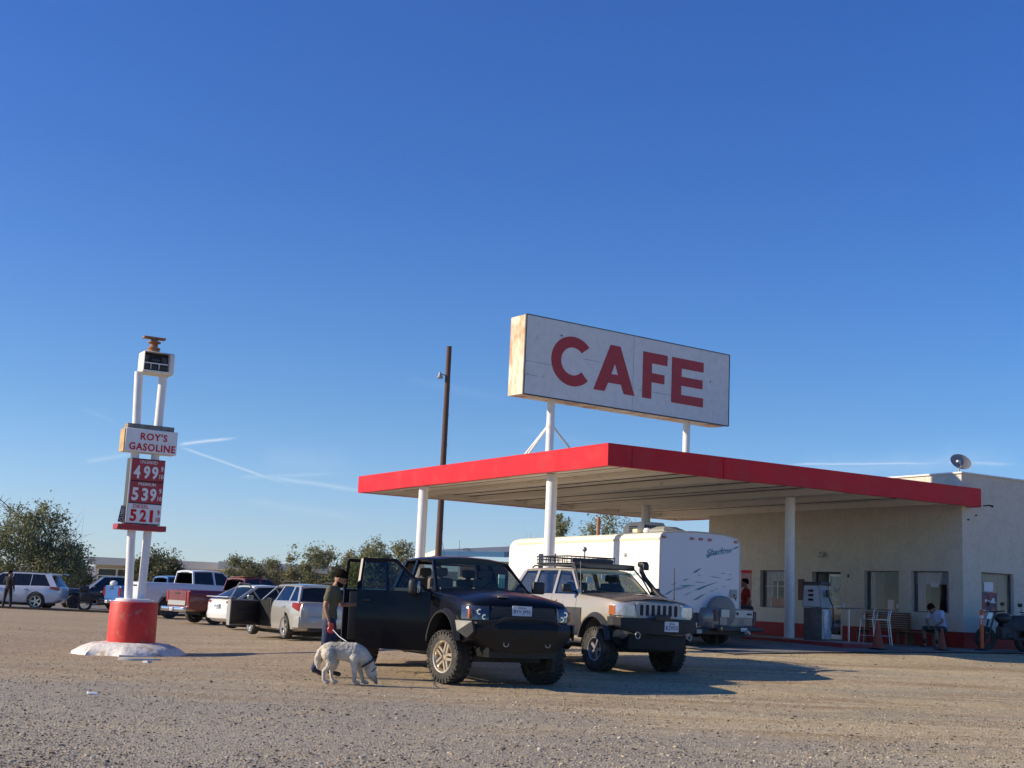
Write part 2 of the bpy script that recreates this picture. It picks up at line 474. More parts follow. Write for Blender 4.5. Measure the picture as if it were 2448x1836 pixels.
link('ground', me, M['ground'], kind='structure')
def GG(x, y): return G(x,y)+roll_(x,y)

# loose stones over the gravel lot: more of them than anyone could count
def scatter_stones():
    rnd = random.Random(4)
    base = []
    for k in range(6):
        b = bmesh.new(); bmesh.ops.create_icosphere(b, subdivisions=1, radius=1)
        q = []
        for v in b.verts:
            c = v.co * (1+rnd.uniform(-.28,.28)); q.append((c.x*1.15, c.y*.9, c.z*.6))
        base.append((q, [tuple(v.index for v in f.verts) for f in b.faces])); b.free()
    vs, fs, mi = [], [], []
    n = 0
    while n < 44000:
        y = 9.8 + 30*(rnd.random()**2.0); x = rnd.uniform(-.43, .43)*y + .2
        if y > 21 and rnd.random() < .35: continue
        dens = .5+.5*noise.noise(V((x*.55,y*.4,2))) + (.25 if x > 0 else 0)
        if rnd.random() > dens*1.1: continue
        big = rnd.random()
        s = rnd.uniform(.006,.012) if big < .88 else (rnd.uniform(.011,.019) if big < .993 else rnd.uniform(.018,.03))
        q, f = base[rnd.randrange(6)]; a = rnd.random()*2*pi; ca, sa = cos(a)*s, sin(a)*s
        z0 = GG(x,y)+s*.22; o = len(vs)
        for c in q: vs.append((x+c[0]*ca-c[1]*sa, y+c[0]*sa+c[1]*ca, z0+c[2]*s))
        k = rnd.choice((0,0,0,1,1,2,3,3))
        for t in f: fs.append((t[0]+o,t[1]+o,t[2]+o)); mi.append(k)
        n += 1
    me = bpy.data.meshes.new('gravel'); me.from_pydata(vs, [], fs); me.update()
    me.polygons.foreach_set('material_index', mi)
    mm = [mat('stone_tan', (.46,.37,.25), .9, var=.25, vscale=3), mat('stone_grey', (.34,.305,.25), .9, var=.25, vscale=3),
          mat('stone_pale', (.56,.49,.38), .85, var=.15), mat('stone_dark', (.09,.068,.05), .9, var=.2)]
    link('gravel', me, mm, kind='stuff', label='loose gravel and small stones scattered over the dirt lot', cat='gravel')
scatter_stones()

# ---- the lane, the far lot and the desert beyond
def patch(name, pts, m, dz, seg=1.5, kind='structure', jitter=0, **k):
    """a thin sheet that follows the ground"""
    b = bmesh.new(); vs = [b.verts.new((x,y,0)) for x,y in pts]; b.faces.new(vs)
    L_ = max(max(abs(p[0]-q[0]),abs(p[1]-q[1])) for p in pts for q in pts)
    n = int(L_/seg)
    for ax in (0,1):
        lo = min(p[ax] for p in pts); hi = max(p[ax] for p in pts); i = 1
        while lo+i*seg < hi:
            no = V((1,0,0)) if ax==0 else V((0,1,0)); co = no*(lo+i*seg)
            bmesh.ops.bisect_plane(b, geom=b.verts[:]+b.edges[:]+b.faces[:], plane_co=co, plane_no=no); i += 1
    for v in b.verts: v.co.z = G(v.co.x, v.co.y)+dz
    me = bpy.data.meshes.new(name); b.to_mesh(me); b.free()
    return link(name, me, m, kind=kind, **k)
M['asphalt'] = mat('old_asphalt', (.17,.16,.15), .9, var=.12, vscale=1.2, bump=.3, col2=(.25,.225,.195), c2scale=.35)
patch('road', [(-60,62.2),(-13,62.2),(-13,76),(-60,76)], M['asphalt'], .05, 4)
k = MB(); k.box(-60,-13,61.9,62.15,0,.10); k.build('kerb', mat('shadow_line_strip', (.035,.033,.03), .9, var=.2), kind='structure')  # thin dark shadow line built as a near-black strip, no real kerb
M['drygrass_g'] = mat('dry_grass_ground', (.44,.33,.16), 1, var=.3, vscale=.6, col2=(.3,.25,.14), c2scale=.25)
patch('dry_field', [(-90,76.4),(-8,76.4),(-8,150),(-130,150)], M['drygrass_g'], .05, 12)
patch('desert_flat', [(-900,240),(500,240),(1800,4500),(-3500,4500)], mat('desert_scrub_ground', (.2,.15,.11), 1, var=.3, vscale=.02, col2=(.33,.27,.2), c2scale=.01), .08, 400)

# tufts of dry grass along the far lot
def tufts(name, area, n, h, m, seed, **k):
    rnd = random.Random(seed); vs=[]; fs=[]
    for i in range(n):
        x = rnd.uniform(area[0],area[1]); y = rnd.uniform(area[2],area[3])
        for j in range(9):
            a = rnd.random()*pi*2; r = rnd.uniform(.02,.25); hh = h*rnd.uniform(.4,1.1); w = .02
            px, py = x+cos(a)*r*.4, y+sin(a)*r*.4; z = G(px,py)+.04; o = len(vs)
            vs += [(px-w,py,z),(px+w,py,z),(px+cos(a)*r,py+sin(a)*r,z+hh)]; fs.append((o,o+1,o+2))
    me = bpy.data.meshes.new(name); me.from_pydata(vs,[],fs); link(name, me, m, kind='stuff', **k)
M['drygrass'] = mat('dry_grass', (.55,.42,.2), .9, var=.3, vscale=2)
tufts('dry_grass', (-42,-13,77,92), 1500, .5, M['drygrass'], 3, label='yellow dry grass along the far edge of the lot', cat='grass')
tufts('desert_scrub', (-160,40,150,420), 3500, 1.1, mat('scrub_leaf', (.12,.105,.06), .95, var=.4, vscale=.3), 5, label='low dark desert scrub far beyond the lot', cat='scrub')

# distant ridge
def ridge():
    rnd = random.Random(8); vs=[]; fs=[]; n=90
    for j in range(7):
        for i in range(n):
            x = -5200+i*75; t = (x+5200)/6700
            h = 60+75*max(0, noise.noise(V((x*.0011,3.1,0)))+.25)+25*noise.noise(V((x*.006,7,0)))
            h *= .6+.5*sin(pi*min(1,max(0,t*1.1)))
            prof = [0,.35,.62,.86,1,.8,0][j]; w = [-900,-560,-330,-140,0,240,900][j]
            vs.append((x+noise.noise(V((x*.01,j,0)))*60, 9600+w, h*prof*(1+.25*noise.noise(V((x*.008,j*2.1,4))))))
    for j in range(6):
        for i in range(n-1): fs.append((j*n+i,j*n+i+1,(j+1)*n+i+1,(j+1)*n+i))
    me = bpy.data.meshes.new('hills'); me.from_pydata(vs,[],fs); shade(me, 30)
    link('hills', me, mat('desert_rock', (.2,.15,.125), .95, var=.2, vscale=.002), kind='structure')
ridge()
A_ = R(31.3)
C0 = V((2.36, 30.5, 0))
vv = V((cos(A_), sin(A_), 0)); uu = V((-sin(A_), cos(A_), 0))
def P(s, t, z=0): return C0 + vv*s + uu*t + V((0,0,z))
FL = .6      # level of the forecourt

# concrete forecourt under the canopy
M['apron'] = mat('forecourt_concrete', (.21,.2,.19), .9, var=.15, vscale=1.5, bump=.2, col2=(.13,.125,.12), c2scale=.8)
ap = [P(2.6,-1.6), P(16,-1.9), P(26,-1.9), P(26,0.5), P(12.9,.5), P(12.9,14.6), P(2.6,14.6)]
patch('forecourt', [(p.x,p.y) for p in ap], M['apron'], .03, 1.2)

# ---------------------------------------------------------------- price sign pylon
PY = V((-8.36, 29.8, 0))
py = empty('price_sign_pylon', (PY.x,PY.y,0), A_, 'tall gas station pylon on two white posts in a red drum base', 'pylon sign')
b = MB(); b.lathe([(0,.04),(.53,.04),(.535,.1),(.53,.98),(.515,1.02),(.5,1.025),(0,1.025)], 48)
b.build('drum', M['red_drum'], py)
b = MB(); b.lathe([(0,1.027),(.42,1.027),(.425,1.04),(.42,1.09),(.38,1.1),(0,1.1)], 40); b.build('base_plate', M['white_clean'], py)
# whitewashed concrete mound with a broken rim
rnd = random.Random(2); b = MB(); n=56; rings=[]
for r_, z in ((0,.135),(.6,.13),(.85,.10),(1.08,.02),(1.24,-.10),(1.30,-.26)):
    ring=[]
    for i in range(n):
        a=2*pi*i/n; w=1+.07*noise.noise(V((cos(a)*1.4,sin(a)*1.4,3)))+(.035*rnd.uniform(-1,1) if r_>1.1 else 0)
        if 3.6<a<4.25 and r_>.9: w*=.88
        ring.append((r_*w*cos(a), r_*w*sin(a)*1.0, z+.012*noise.noise(V((cos(a)*r_*3,sin(a)*r_*3,1)))))
    rings.append(ring)
b.loft(rings); b.build('mound', mat('whitewashed_concrete', (.72,.69,.64), .85, var=.10, vscale=5, bump=1.0, bscale=9, col2=(.42,.34,.25), c2scale=3.4, c2lo=.52, c2hi=.66), py)
for i in (0,1):
    b = MB()
    if i==0: b.cyl((-.15,.0,1.1),(-.385,0,6.3),.092,.098,20)
    else: b.cyl((.14,.0,1.1),(.19,0,6.3),.092,.098,20)
    b.build('post', M['white'], py)
# lamp head box on top
b = MB(); b.bbox(-.37,.37,-.24,.24,6.27,6.79,.05,3)
me = bpy.data.meshes.new('x'); bmesh.ops.recalc_face_normals(b.b, faces=b.b.faces[:]); b.b.to_mesh(me)
c = MB(); c.box(-.345,.25,-.4,-.06,6.34,6.77); cm = bpy.data.meshes.new('c'); bmesh.ops.recalc_face_normals(c.b, faces=c.b.faces[:]); c.b.to_mesh(cm)
me = boolean(me, cm); shade(me)
hb = link('sign_head', me, mat('rusty_white_box', (.76,.71,.62), .6, var=.06, col2=(.4,.24,.12), c2scale=5, c2lo=.62, c2hi=.8), py)
b = MB(); b.box(-.34,.245,-.075,-.062,6.345,6.765); b.build('back_panel', M['dark'], hb)
b = MB()
for x0,x1,z0,z1 in ((-.33,-.19,6.38,6.5),(-.17,.0,6.38,6.48),(.02,.22,6.38,6.49),(-.32,-.22,6.55,6.7),(.08,.21,6.54,6.68),(-.15,.05,6.57,6.62)):
    b.box(x0,x1,-.14,-.09,z0,z1)
b.build('ballast', mat('dark_grey_metal',(.07,.065,.06),.6,var=.5,vscale=20), hb)  # ballast boxes in blotchy dark grey
b = MB(); b.box(-.33,.23,-.2,-.17,6.50,6.525); b.box(-.18,-.165,-.2,-.17,6.37,6.5); b.box(.01,.025,-.2,-.17,6.37,6.5); b.build('bracket', M['white'], hb)
b = MB(); b.lathe([(0,6.79),(.13,6.79),(.14,6.83),(.13,6.86),(.15,6.87),(.15,6.9),(.09,6.92),(.085,7.0),(.15,7.02),(.15,7.05),(.08,7.07),(.075,7.13),(0,7.13)],20,Matrix.Translation((-.09,0,-.0)))
b.bbox(-.36,.16,-.09,.09,7.11,7.16,.015); b.build('mount', M['rust'], py)
# ROY'S GASOLINE panel
b = MB(); b.bbox(-.6,.6,-.2,.2,4.42,4.955,.008,1); ro_ = b.build('name_panel', [M['white_clean']], py)
b = MB(); b.box(-.625,-.603,-.18,.2,4.41,4.94); b.build('end_cap', mat('bare_plywood', (.5,.33,.16), .8, var=.2), ro_)
b = MB(); b.box(-.56,.52,-.14,.2,4.958,5.07); b.build('cover', mat('weathered_tin', (.27,.24,.2), .7, .3, var=.3), ro_)
for nm, tx, x, z, w, h in (('letters',"ROY'S",.05,4.79,.62,.17),('letters','GASOLINE',.03,4.545,1.07,.17)):
    text(nm, tx, w, h, M['red'], ro_, (x,-.204,z), bold=.022, extrude=.004, spacing=1.12)
# price panels
rows = [('UNLEADED','4 99','9','10',3.77,4.27,True),('PREMIUM','5 39','9','10',3.26,3.76,True),('DIESEL','5 21','9','10',2.79,3.25,False)]
b = MB(); b.box(-.425,.385,-.13,.13,2.78,4.28); fr = b.build('price_frame', M['trim'], py)
for nm, dg, a1, a2, z0, z1, red in rows:
    b = MB(); b.bbox(-.385,.375,-.150,-.131,z0+.008,z1-.008,.004,1)
    pn = b.build('price_panel', M['red_dull'] if red else M['white_clean'], fr)
    pn.data.materials[0] = mat('sign_red', (.42,.02,.03), .35, var=.06) if red else M['white_clean']
    tm = M['white_clean'] if red else M['red']
    hh = z1-z0
    text('grade_text', nm, .40 if red else .36, .07 if red else .085, tm, pn, (-.0 if red else -.1,-.153,z1-.065), bold=.006, extrude=.003)
    for ch, x in zip(dg.replace(' ',''), (-.255,-.03,.16) ):
        text('digit', ch, .15 if ch!='1' else .075, hh*.60, tm, pn, (x,-.153,z0+hh*.40), bold=.035 if ch!='1' else .02, extrude=.003)
    text('digit', a1, .06, .12, tm, pn, (.318,-.153,z0+hh*.60), bold=.02, extrude=.003)
    text('digit', a2, .095, .10, tm, pn, (.315,-.153,z0+hh*.25), bold=.02, extrude=.003)
b = MB(); b.box(-.418,-.39,-.148,-.12,2.80,4.27); b.build('edge_strip', M['white_clean'], fr)
# a loose CLOSED board hanging beside the diesel row
cb = empty('closed_board', (-.50,-.03,2.80), 0); cb.parent = py; cb.rotation_euler = (0,R(8),0)
b = MB(); b.face([(-.07,-.01,0),(.06,-.01,0),(.07,-.01,.55),(.045,-.01,.55)]); 
bmesh.ops.solidify(b.b, geom=b.b.faces[:], thickness=.012); bd = b.build('board', mat('board_grey', (.42,.43,.42), .6, var=.1), cb)
b = MB(); b.box(-.066,.056,-.016,-.0102,.02,.38); b.build('face', M['dark'], bd)
text('letters','CLOSED', .33, .085, M['plate'], bd, (-.0,-.019,.2), rot=(pi/2,R(-90),0), bold=.02, extrude=.002)
b = MB(); b.bbox(-.6,.52,-.2,.2,2.64,2.765,.01,1); b.build('shelf', mat('shelf_red', (.36,.02,.03), .4, var=.06), py)
# broken slab of the mound lying loose
b = MB(); b.loft([[(x*s_, y*s_, z) for x,y in ((-.42,-.05),(-.2,-.16),(.1,-.1),(.46,-.02),(.3,.07),(-.05,.06),(-.3,.09))] for s_,z in ((1,-.02),(1,.03),(.93,.045))])
o = b.build('broken_slab', mat('old_whitewash', (.62,.58,.52), .9, var=.1, bump=.3), loc=(-7.55,27.6,GG(-7.55,27.6)), rot=(0,0,.25), label='thin broken white concrete slab lying in front of the pylon mound', cat='slab')
b = MB(); b.loft([[(x*s_, y*s_, z) for x,y in ((-.09,-.03),(.02,-.06),(.1,0),(.03,.05),(-.06,.04))] for s_,z in ((1,-.01),(1,.03),(.8,.045))])
b.build('concrete_chip', mat('chip_white', (.66,.64,.6), .9), loc=(-7.1,26.6,GG(-7.1,26.6)), label='small white concrete chip on the dirt below the broken slab', cat='chip')
b = MB(); b.bbox(-.07,.07,-.04,.04,0,.02,.008,1); b.build('paper_scrap', mat('paper', (.8,.8,.8), .9), loc=(-5.28,17.25,GG(-5.28,17.25)+.005), rot=(.2,.1,.4), label='white scrap of litter on the gravel at lower left', cat='litter')

# ---------------------------------------------------------------- canopy
ca = empty('gas_canopy', P(0,0,FL), A_, 'flat white gas station canopy with a deep red fascia', 'canopy')
LX, LY, ZB, ZT = 13.38, 14.0, 4.70-FL, 5.24-FL
def fascia(p0, p1, out, seed, nseg=40):
    b = MB(); rnd = random.Random(seed); d = (V(p1)-V(p0)); rings=[]
    for i in range(nseg+1):
        t = i/nseg; c = V(p0)+d*t; w = .012*noise.noise(V((t*9,seed,0))); sag = -.02*noise.noise(V((t*5,seed,4)))-.006*sin(t*40)*0
        o = V(out)*(w)
        rings.append([c+o+V((0,0,ZB+sag)), c+V(out)*(w+.004)+V((0,0,(ZB+ZT)/2)), c+V(out)*(w+.006)+V((0,0,ZT)), c-V(out)*.06+V((0,0,ZT)), c-V(out)*.06+V((0,0,ZB+.05+sag)), c-V(out)*.13+V((0,0,ZB+.05+sag)), c-V(out)*.13+V((0,0,ZB+sag))])
    b.loft(rings); return b.build('fascia', M['red'], ca, ang=30)
fascia((0,-.002,0),(0,LY,0),(-1,0,0),1); fascia((.004,0,0),(LX,0,0),(0,-1,0),2)
for x_ in (.72,3.6):
    b = MB(); b.box(x_-.006,x_+.006,-.017,-.001,ZB+.0,ZT-.002); b.build('fascia_seam', M['red'], ca, sm=False)
fascia((0.06,LY,0),(LX,LY,0),(0,1,0),3); fascia((LX,LY-.06,0),(LX,.06,0),(1,0,0),4)
b = MB(); b.box(.065,LX-.065,.065,LY-.065,ZT-.08,ZT-.03); b.build('roof_deck', mat('roof_gravel', (.4,.38,.35), .9, var=.1), ca)
# soffit: shallow ribbed steel sheets running away from the viewer
b = MB(); rings=[]; s=.14; prof=[]
while s < LX-.14:
    prof += [(s,ZB+.20),(s+.20,ZB+.20),(s+.235,ZB+.235),(s+.28,ZB+.235)]; s += .315
rings = [[V((x,y,z)) for x,z in prof] for y in (.14,LY-.14)]
b.loft(rings, cap=False, closed=False); sf = b.build('soffit', M['soffit'], ca, ang=20)
b = MB()
for s in (.5,4.35,8.35,12.35):   # main girders
    b.box(s-.13,s+.13,.16,LY-.16,ZB+.03,ZB+.198)
b.build('girder', M['soffit'], ca)
b = MB()
for s in (2.3,6.3,10.3): b.box(s-.05,s+.05,.15,LY-.15,ZB+.08,ZB+.198)
for t in (.45,LY-.5): b.box(.15,LX-.15,t-.04,t+.04,ZB+.05,ZB+.165)
b.build('purlin', M['soffit'], ca)
b = MB(); s=.9
while s < LX-.3:
    if min(abs(s-q) for q in (.5,4.35,8.35,12.35,2.3,6.3,10.3))>.2: b.box(s,s+.05,.16,LY-.16,ZB+.185,ZB+.1985)
    s += .63
for s in (.64,2.36,4.49,6.36,8.49,10.36,12.49): b.box(s,s+.03,.16,LY-.16,ZB+.188,ZB+.1985)
b.build('panel_seam', mat('seam_shadow_gap', (.05,.035,.025), .9), ca, sm=False)
b = MB()
b.box(.135,.15,.14,LY-.14,ZB+.01,ZB+.26); b.box(.14,LX-.14,LY-.15,LY-.135,ZB+.01,ZB+.26); b.box(.14,LX-.14,.135,.15,ZB+.01,ZB+.26); b.box(LX-.15,LX-.135,.14,LY-.14,ZB+.01,ZB+.26)
b.build('fascia_liner', M['soffit'], ca)
rl = random.Random(3)
for i in range(16):
    x = rl.choice((.5,2.3,4.35,6.3,8.35,10.3)); y = rl.uniform(1,12.5); b = MB(); b.box(x+.10,x+.17,y-.04,y+.04,ZB+.10,ZB+.17)
    b.build('junction_box', M['soffit'] if i%3 else M['rust'], ca, sm=False)
for (s,t) in ((.32,9.95),(.5,3.15),(8.5,2.75),(8.3,9.3)):
    b = MB(); b.cyl((s,t,0-.1 if s<5 else -.05),(s,t,ZB+.02),.145,.145,28,cap=False)
    b.build('column', M['white_clean'], ca)
b = MB(); b.tube([(LX+.02,-.05,ZB+.04),(LX+.12,-.18,ZB+.06),(LX+.22,-.24,ZB+.03)],[.02,.02,.035],8); b.build('floodlight', M['black'], ca)

# pump island
il = empty('pump_island', P(8.1,1.5,.5), A_, 'red painted concrete kerb island under the canopy column', 'kerb island')
b = MB(); b.bbox(-.75,.75,-1.95,1.95,-.05,.22,.03,2); b.build('kerb', mat('kerb_red', (.30,.025,.025), .6, var=.2, vscale=3, bump=.2), il)
b = MB(); b.bbox(-.69,.69,-1.89,1.89,.2,.232,.005,1); b.build('top', mat('island_concrete', (.33,.3,.28), .9, var=.2), il)
ISL = .735

# ---------------------------------------------------------------- CAFE sign
sa = math.atan2(4.4*1.0, 37.4*.1685-33*.0085)   # direction of the board
SO = V((.29, 33.0, 0)); sd = V((cos(R(35.6)), sin(R(35.6)), 0)); sn = V((-sin(R(35.6)), cos(R(35.6)), 0))
cs = empty('cafe_sign', SO+V((0,0,5.1)), R(35.6), 'big white CAFE sign board standing on two pipes above the canopy', 'sign')
Wd, Z0, Z1, Th = 7.5, 6.73-5.1, 8.86-5.1, .68
boardm = mat('weathered_white_board', (.72,.70,.67), .7, var=.06, vscale=5, col2=(.50,.46,.42), c2scale=4, c2lo=.58, c2hi=.8, bump=.15, bscale=12)
rustm = mat('rust_streaked_white', (.80,.68,.50), .6, var=.08, col2=(.48,.20,.06), c2scale=2.6, c2lo=.42, c2hi=.64, c2stretch=(1,1,.4), bump=.2)
b = MB(); b.box(.01,Wd-.01,.012,Th,Z0+.01,Z1-.01); bx_ = b.build('cabinet', rustm, cs)
b = MB(); b.box(0.03,Wd/2-.006,-.012,.010,Z0+.02,Z1-.02); b.box(Wd/2+.006,Wd-.03,-.012,.010,Z0+.02,Z1-.02); fp = b.build('face_panel', boardm, cs)
b = MB()
b.box(0,.03,-.02,.03,Z0,Z1); b.box(Wd-.03,Wd,-.02,.03,Z0,Z1); b.box(.03,Wd-.03,-.018,.02,Z1-.02,Z1+.006); b.box(.03,Wd-.03,-.018,.02,Z0-.01,Z0+.02)
b.box(Wd/2-.006,Wd/2+.006,-.002,.010,Z0+.02,Z1-.02)
b.build('edge_trim', M['trim'], cs)
b = MB()
for (x0,x1,z) in ((.03,.95,Z0+.88),(.03,.45,Z0+.52),(3.95,5.4,Z0+.62),(1.95,2.5,Z0+1.2)): b.box(x0,x1,-.0145,-.0118,z,z+.007)
b.box(1.15,1.23,-.0145,-.0118,Z1-.42,Z1-.39); b.box(6.7,6.73,-.0145,-.0118,Z0+1.2,Z0+1.26); b.box(5.0,5.05,-.0145,-.0118,Z1-.5,Z1-.48)
b.build('crack', M['trim'], fp)
H_ = Z1-Z0; zb_, zt_ = Z0+.20*H_, Z0+.815*H_
RX = Matrix(((1,0,0,0),(0,0,-1,0),(0,1,0,0),(0,0,0,1)))    # x,y -> x,z ; extrude towards the viewer
redl = mat('letter_red', (.42,.022,.025), .5, var=.1, vscale=3)
def letter(pts):
    MB0 = MB(); MB0.prism(pts, .008, Matrix.Translation((0,-.0125,0))@RX); return MB0.build('letter', redl, fp, sm=False)
def Xf(f): return f*Wd
# C
x0,x1 = Xf(.118),Xf(.303); cx_, cz_ = x0+(x1-x0)*.52, (zb_+zt_)/2; ro_o = (zt_-zb_)/2+.02; rx_o = (x1-x0)*.52; k_=.55
pts=[]
for i in range(29):
    a = R(42)+ (R(360-84-2))*i/28; pts.append((cx_+rx_o*cos(a)*1.02, cz_+ro_o*sin(a)))
for i in range(29):
    a = R(360-42) - (R(360-84-2))*i/28; pts.append((cx_+rx_o*.56*cos(a), cz_+ro_o*.56*sin(a)))
letter(pts)
# A  (outer shape with the notch, counter cut as a slit polygon)
x0,x1 = Xf(.312),Xf(.509); xm=(x0+x1)/2; hh=zt_-zb_; w_=x1-x0
pts=[(x0,zb_),(x0+w_*.265,zb_),(x0+w_*.345,zb_+hh*.19),(xm,zb_+hh*.19),(xm,zb_+hh*.385),(x0+w_*.42,zb_+hh*.385),(xm,zb_+hh*.62),(xm,zt_),(xm-w_*.12,zt_)]
letter(pts); letter([(2*xm-x,z) for x,z in pts][::-1])
# F
x0,x1 = Xf(.546),Xf(.669); sw=.34
letter([(x0,zb_),(x0+sw,zb_),(x0+sw,zb_+hh*.36),(x1-.1,zb_+hh*.36),(x1-.1,zb_+hh*.56),(x0+sw,zb_+hh*.56),(x0+sw,zb_+hh*.77),(x1,zb_+hh*.77),(x1,zt_),(x0,zt_)])
# E
x0,x1 = Xf(.692),Xf(.858)
letter([(x0,zb_),(x1,zb_),(x1,zb_+hh*.2),(x0+.38,zb_+hh*.2),(x0+.38,zb_+hh*.40),(x1-.03,zb_+hh*.40),(x1-.03,zb_+hh*.60),(x0+.38,zb_+hh*.60),(x0+.38,zb_+hh*.78),(x1,zb_+hh*.78),(x1,zt_),(x0,zt_)])
for xp in (1.2, 6.15):
    b = MB(); b.cyl((xp,Th*.5,-.02),(xp,Th*.5,Z0+.02),.105,.105,20); b.build('post', M['white'], cs)
    b = MB(); zc=.95 if xp<3 else .50
    for dx,dy in ((-.15,1.15),(1.25,.12),(-.22,.85)):
        b.cyl((xp+dx*.08,Th*.5+dy*.08,zc),(xp+dx,Th*.5+dy,.03),.032,.032,8)
    b.cyl((xp,Th*.5,zc-.04),(xp,Th*.5,zc+.04),.12,.12,16)
    b.build('brace', M['white'], cs)

# ---------------------------------------------------------------- cafe building
bd = empty('cafe_building', P(13.08,.44,FL), A_, 'low white stucco cafe building with a red painted base', 'building')
BX, BY, BH = 12.5, 11.3, 5.09
def bool_box(x0,x1,y0,y1,z0,z1):
    c = MB(); c.box(x0,x1,y0,y1,z0,z1); bmesh.ops.recalc_face_normals(c.b, faces=c.b.faces[:]); return c
w = MB(); w.box(0,BX,0,BY,-.3,BH); me = bpy.data.meshes.new('w'); bmesh.ops.recalc_face_normals(w.b, faces=w.b.faces[:]); w.b.to_mesh(me)
T0 = .44
front = [(7.64,8.98,.98,2.24),(2.83,4.22,1.02,2.24),(.95,2.35,1.02,2.24),(9.4,10.6,.95,2.24)]
c = MB()
for t0,t1,z0,z1 in front: c.box(-.2,1.3,t0-T0,t1-T0,z0,z1)
c.box(-.2,1.3,5.22-T0,6.51-T0,.02,2.2)
c.box(13.76-12.95,15.21-12.95,-.2,1.2,1.06,2.26)
c.box(.22,BX-.22,.22,BY-.22,BH-.35,BH+.2)
bmesh.ops.recalc_face_normals(c.b, faces=c.b.faces[:]); cm = bpy.data.meshes.new('c'); c.b.to_mesh(cm)
me = boolean(me, cm); shade(me, 30)
link('wall', me, M['stucco'], bd)
b = MB(); b.box(-.03,BX,-.03,0-.0005,-.2,.5); b.box(-.03,-.0005,-.0005,5.22-T0-.1,-.2,.5); b.box(-.03,-.0005,6.51-T0+.1,BY,-.2,.5)
b.build('base_band', M['red_dull'], bd, sm=False)
b = MB(); b.box(-.05,.22,-.05,BY+.02,BH+.001,BH+.05); b.box(.22,BX,-.05,.22,BH+.001,BH+.05); b.box(BX-.2,BX,.22,BY,BH+.001,BH+.05); b.box(.22,BX-.2,BY-.2,BY+.02,BH+.001,BH+.05)
b.build('coping', mat('coping_metal', (.68,.64,.58), .5, var=.1), bd, sm=False)
curt = mat('lace_curtain', (.62,.6,.58), .9, var=.25, vscale=6, stretch=(30,30,.4))
redcurt = mat('pink_curtain', (.72,.22,.22), .8, var=.4, vscale=5, stretch=(26,26,.5))
frm = mat('window_frame_paint', (.16,.14,.13), .5, var=.1)
wtrim = M['white_clean']
def curtain(x, y0, y1, z0, z1, m, parent, axis='y', n=26):
    b = MB(); ring=[]
    for z in (z0,z1):
        ring.append([V((x+.02*sin(i*1.9)+.008*sin(i*5.1), y0+(y1-y0)*i/n, z)) if axis=='y' else V((y0+(y1-y0)*i/n, x+.02*sin(i*1.9), z)) for i in range(n+1)])
    b.loft(ring, cap=False, closed=False); return b.build('curtain', m, parent, recalc=False)
def window(t0,t1,z0,z1,kind):
    y0,y1 = t0-T0, t1-T0
    b = MB(); f=.035
    b.box(.13,.18,y0,y1,z0,z0+f); b.box(.13,.18,y0,y1,z1-f,z1); b.box(.13,.18,y0,y0+f,z0+f,z1-f); b.box(.13,.18,y1-f,y1,z0+f,z1-f)
    fr_ = b.build('window', frm, bd, sm=False)
    b = MB(); b.box(.150,.156,y0+f,y1-f,z0+f,z1-f); b.build('pane', M['pane'], fr_, sm=False)
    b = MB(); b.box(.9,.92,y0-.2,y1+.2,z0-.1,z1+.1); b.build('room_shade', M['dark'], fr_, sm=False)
    if kind=='a':
        curtain(.26,y0,y0+.12,z0,z1,curt,fr_,n=5); curtain(.26,y1-.36,y1,z0,z1,curt,fr_,n=9); curtain(.25,y0,y1,z1-.36,z1,curt,fr_)
        b = MB(); b.box(.2,.22,y0+.15,y1-.38,z0+.02,z0+.36); b.build('panel', M['red_dull'], fr_)
        b = MB(); b.box(.131,.149,y0+.44*(y1-y0),y0+.47*(y1-y0),z0+.3,z1-.4); b.box(.131,.149,y0+.1,y1-.1,z0+.72,z0+.735); b.build('glazing_bar', wtrim, fr_)
    elif kind=='b':
        curtain(.26,y1-.22,y1-.03,z0,z1,curt,fr_,n=7)
        b = MB(); b.box(.16,.164,y0+.34,y0+.58,z0+.04,z0+.34); b.box(.16,.164,y0+.14,y0+.25,z0+.09,z0+.22); b.build('notice', M['plate'], fr_)
    elif kind=='c':
        curtain(.26,y0,y0+.28,z0,z1,curt,fr_,n=9); curtain(.26,y1-.33,y1-.05,z0,z1,curt,fr_,n=9); curtain(.25,y0,y1,z1-.38,z1,curt,fr_)
        b = MB(); b.box(.16,.164,y0+.5,y0+.8,z1-.46,z1-.33); b.build('notice', M['plate'], fr_)
    elif kind=='r':
        curtain(.2,y0,y1,z0+.25,z1,redcurt,fr_,n=20)
        b = MB(); b.box(.128,.15,y0,y1,z1-.1,z1-.0); b.build('valance', M['red'], fr_)
window(*front[0],'a'); window(*front[1],'b'); window(*front[2],'c'); window(*front[3],'r')
# side window (right wall)
x0,x1,z0,z1 = .81,2.26,1.06,2.26; f=.04
b = MB(); b.box(x0,x1,.1,.15,z0,z0+f); b.box(x0,x1,.1,.15,z1-f,z1); b.box(x0,x0+f,.1,.15,z0+f,z1-f); b.box(x1-f,x1,.1,.15,z0+f,z1-f)
fr_ = b.build('window', frm, bd, sm=False)
b = MB(); b.box(x0+f,x1-f,.12,.126,z0+f,z1-f); b.build('pane', M['pane'], fr_, sm=False)
curtain(.3,x0,x1,z0,z1,mat('cream_curtain', (.5,.42,.38), .9, var=.3, vscale=6, stretch=(26,26,.4)),fr_,axis='x',n=30)
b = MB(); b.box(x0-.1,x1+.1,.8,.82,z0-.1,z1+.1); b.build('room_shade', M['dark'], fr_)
pm = mat('poster_print', (.05,.045,.08), .5, col2=(.35,.05,.06), c2scale=4, c2lo=.48, c2hi=.56)
b = MB(); b.box(x0+.12,x0+.82,.108,.116,z0+.03,z0+.62); po = b.build('poster', pm, fr_)
b = MB()
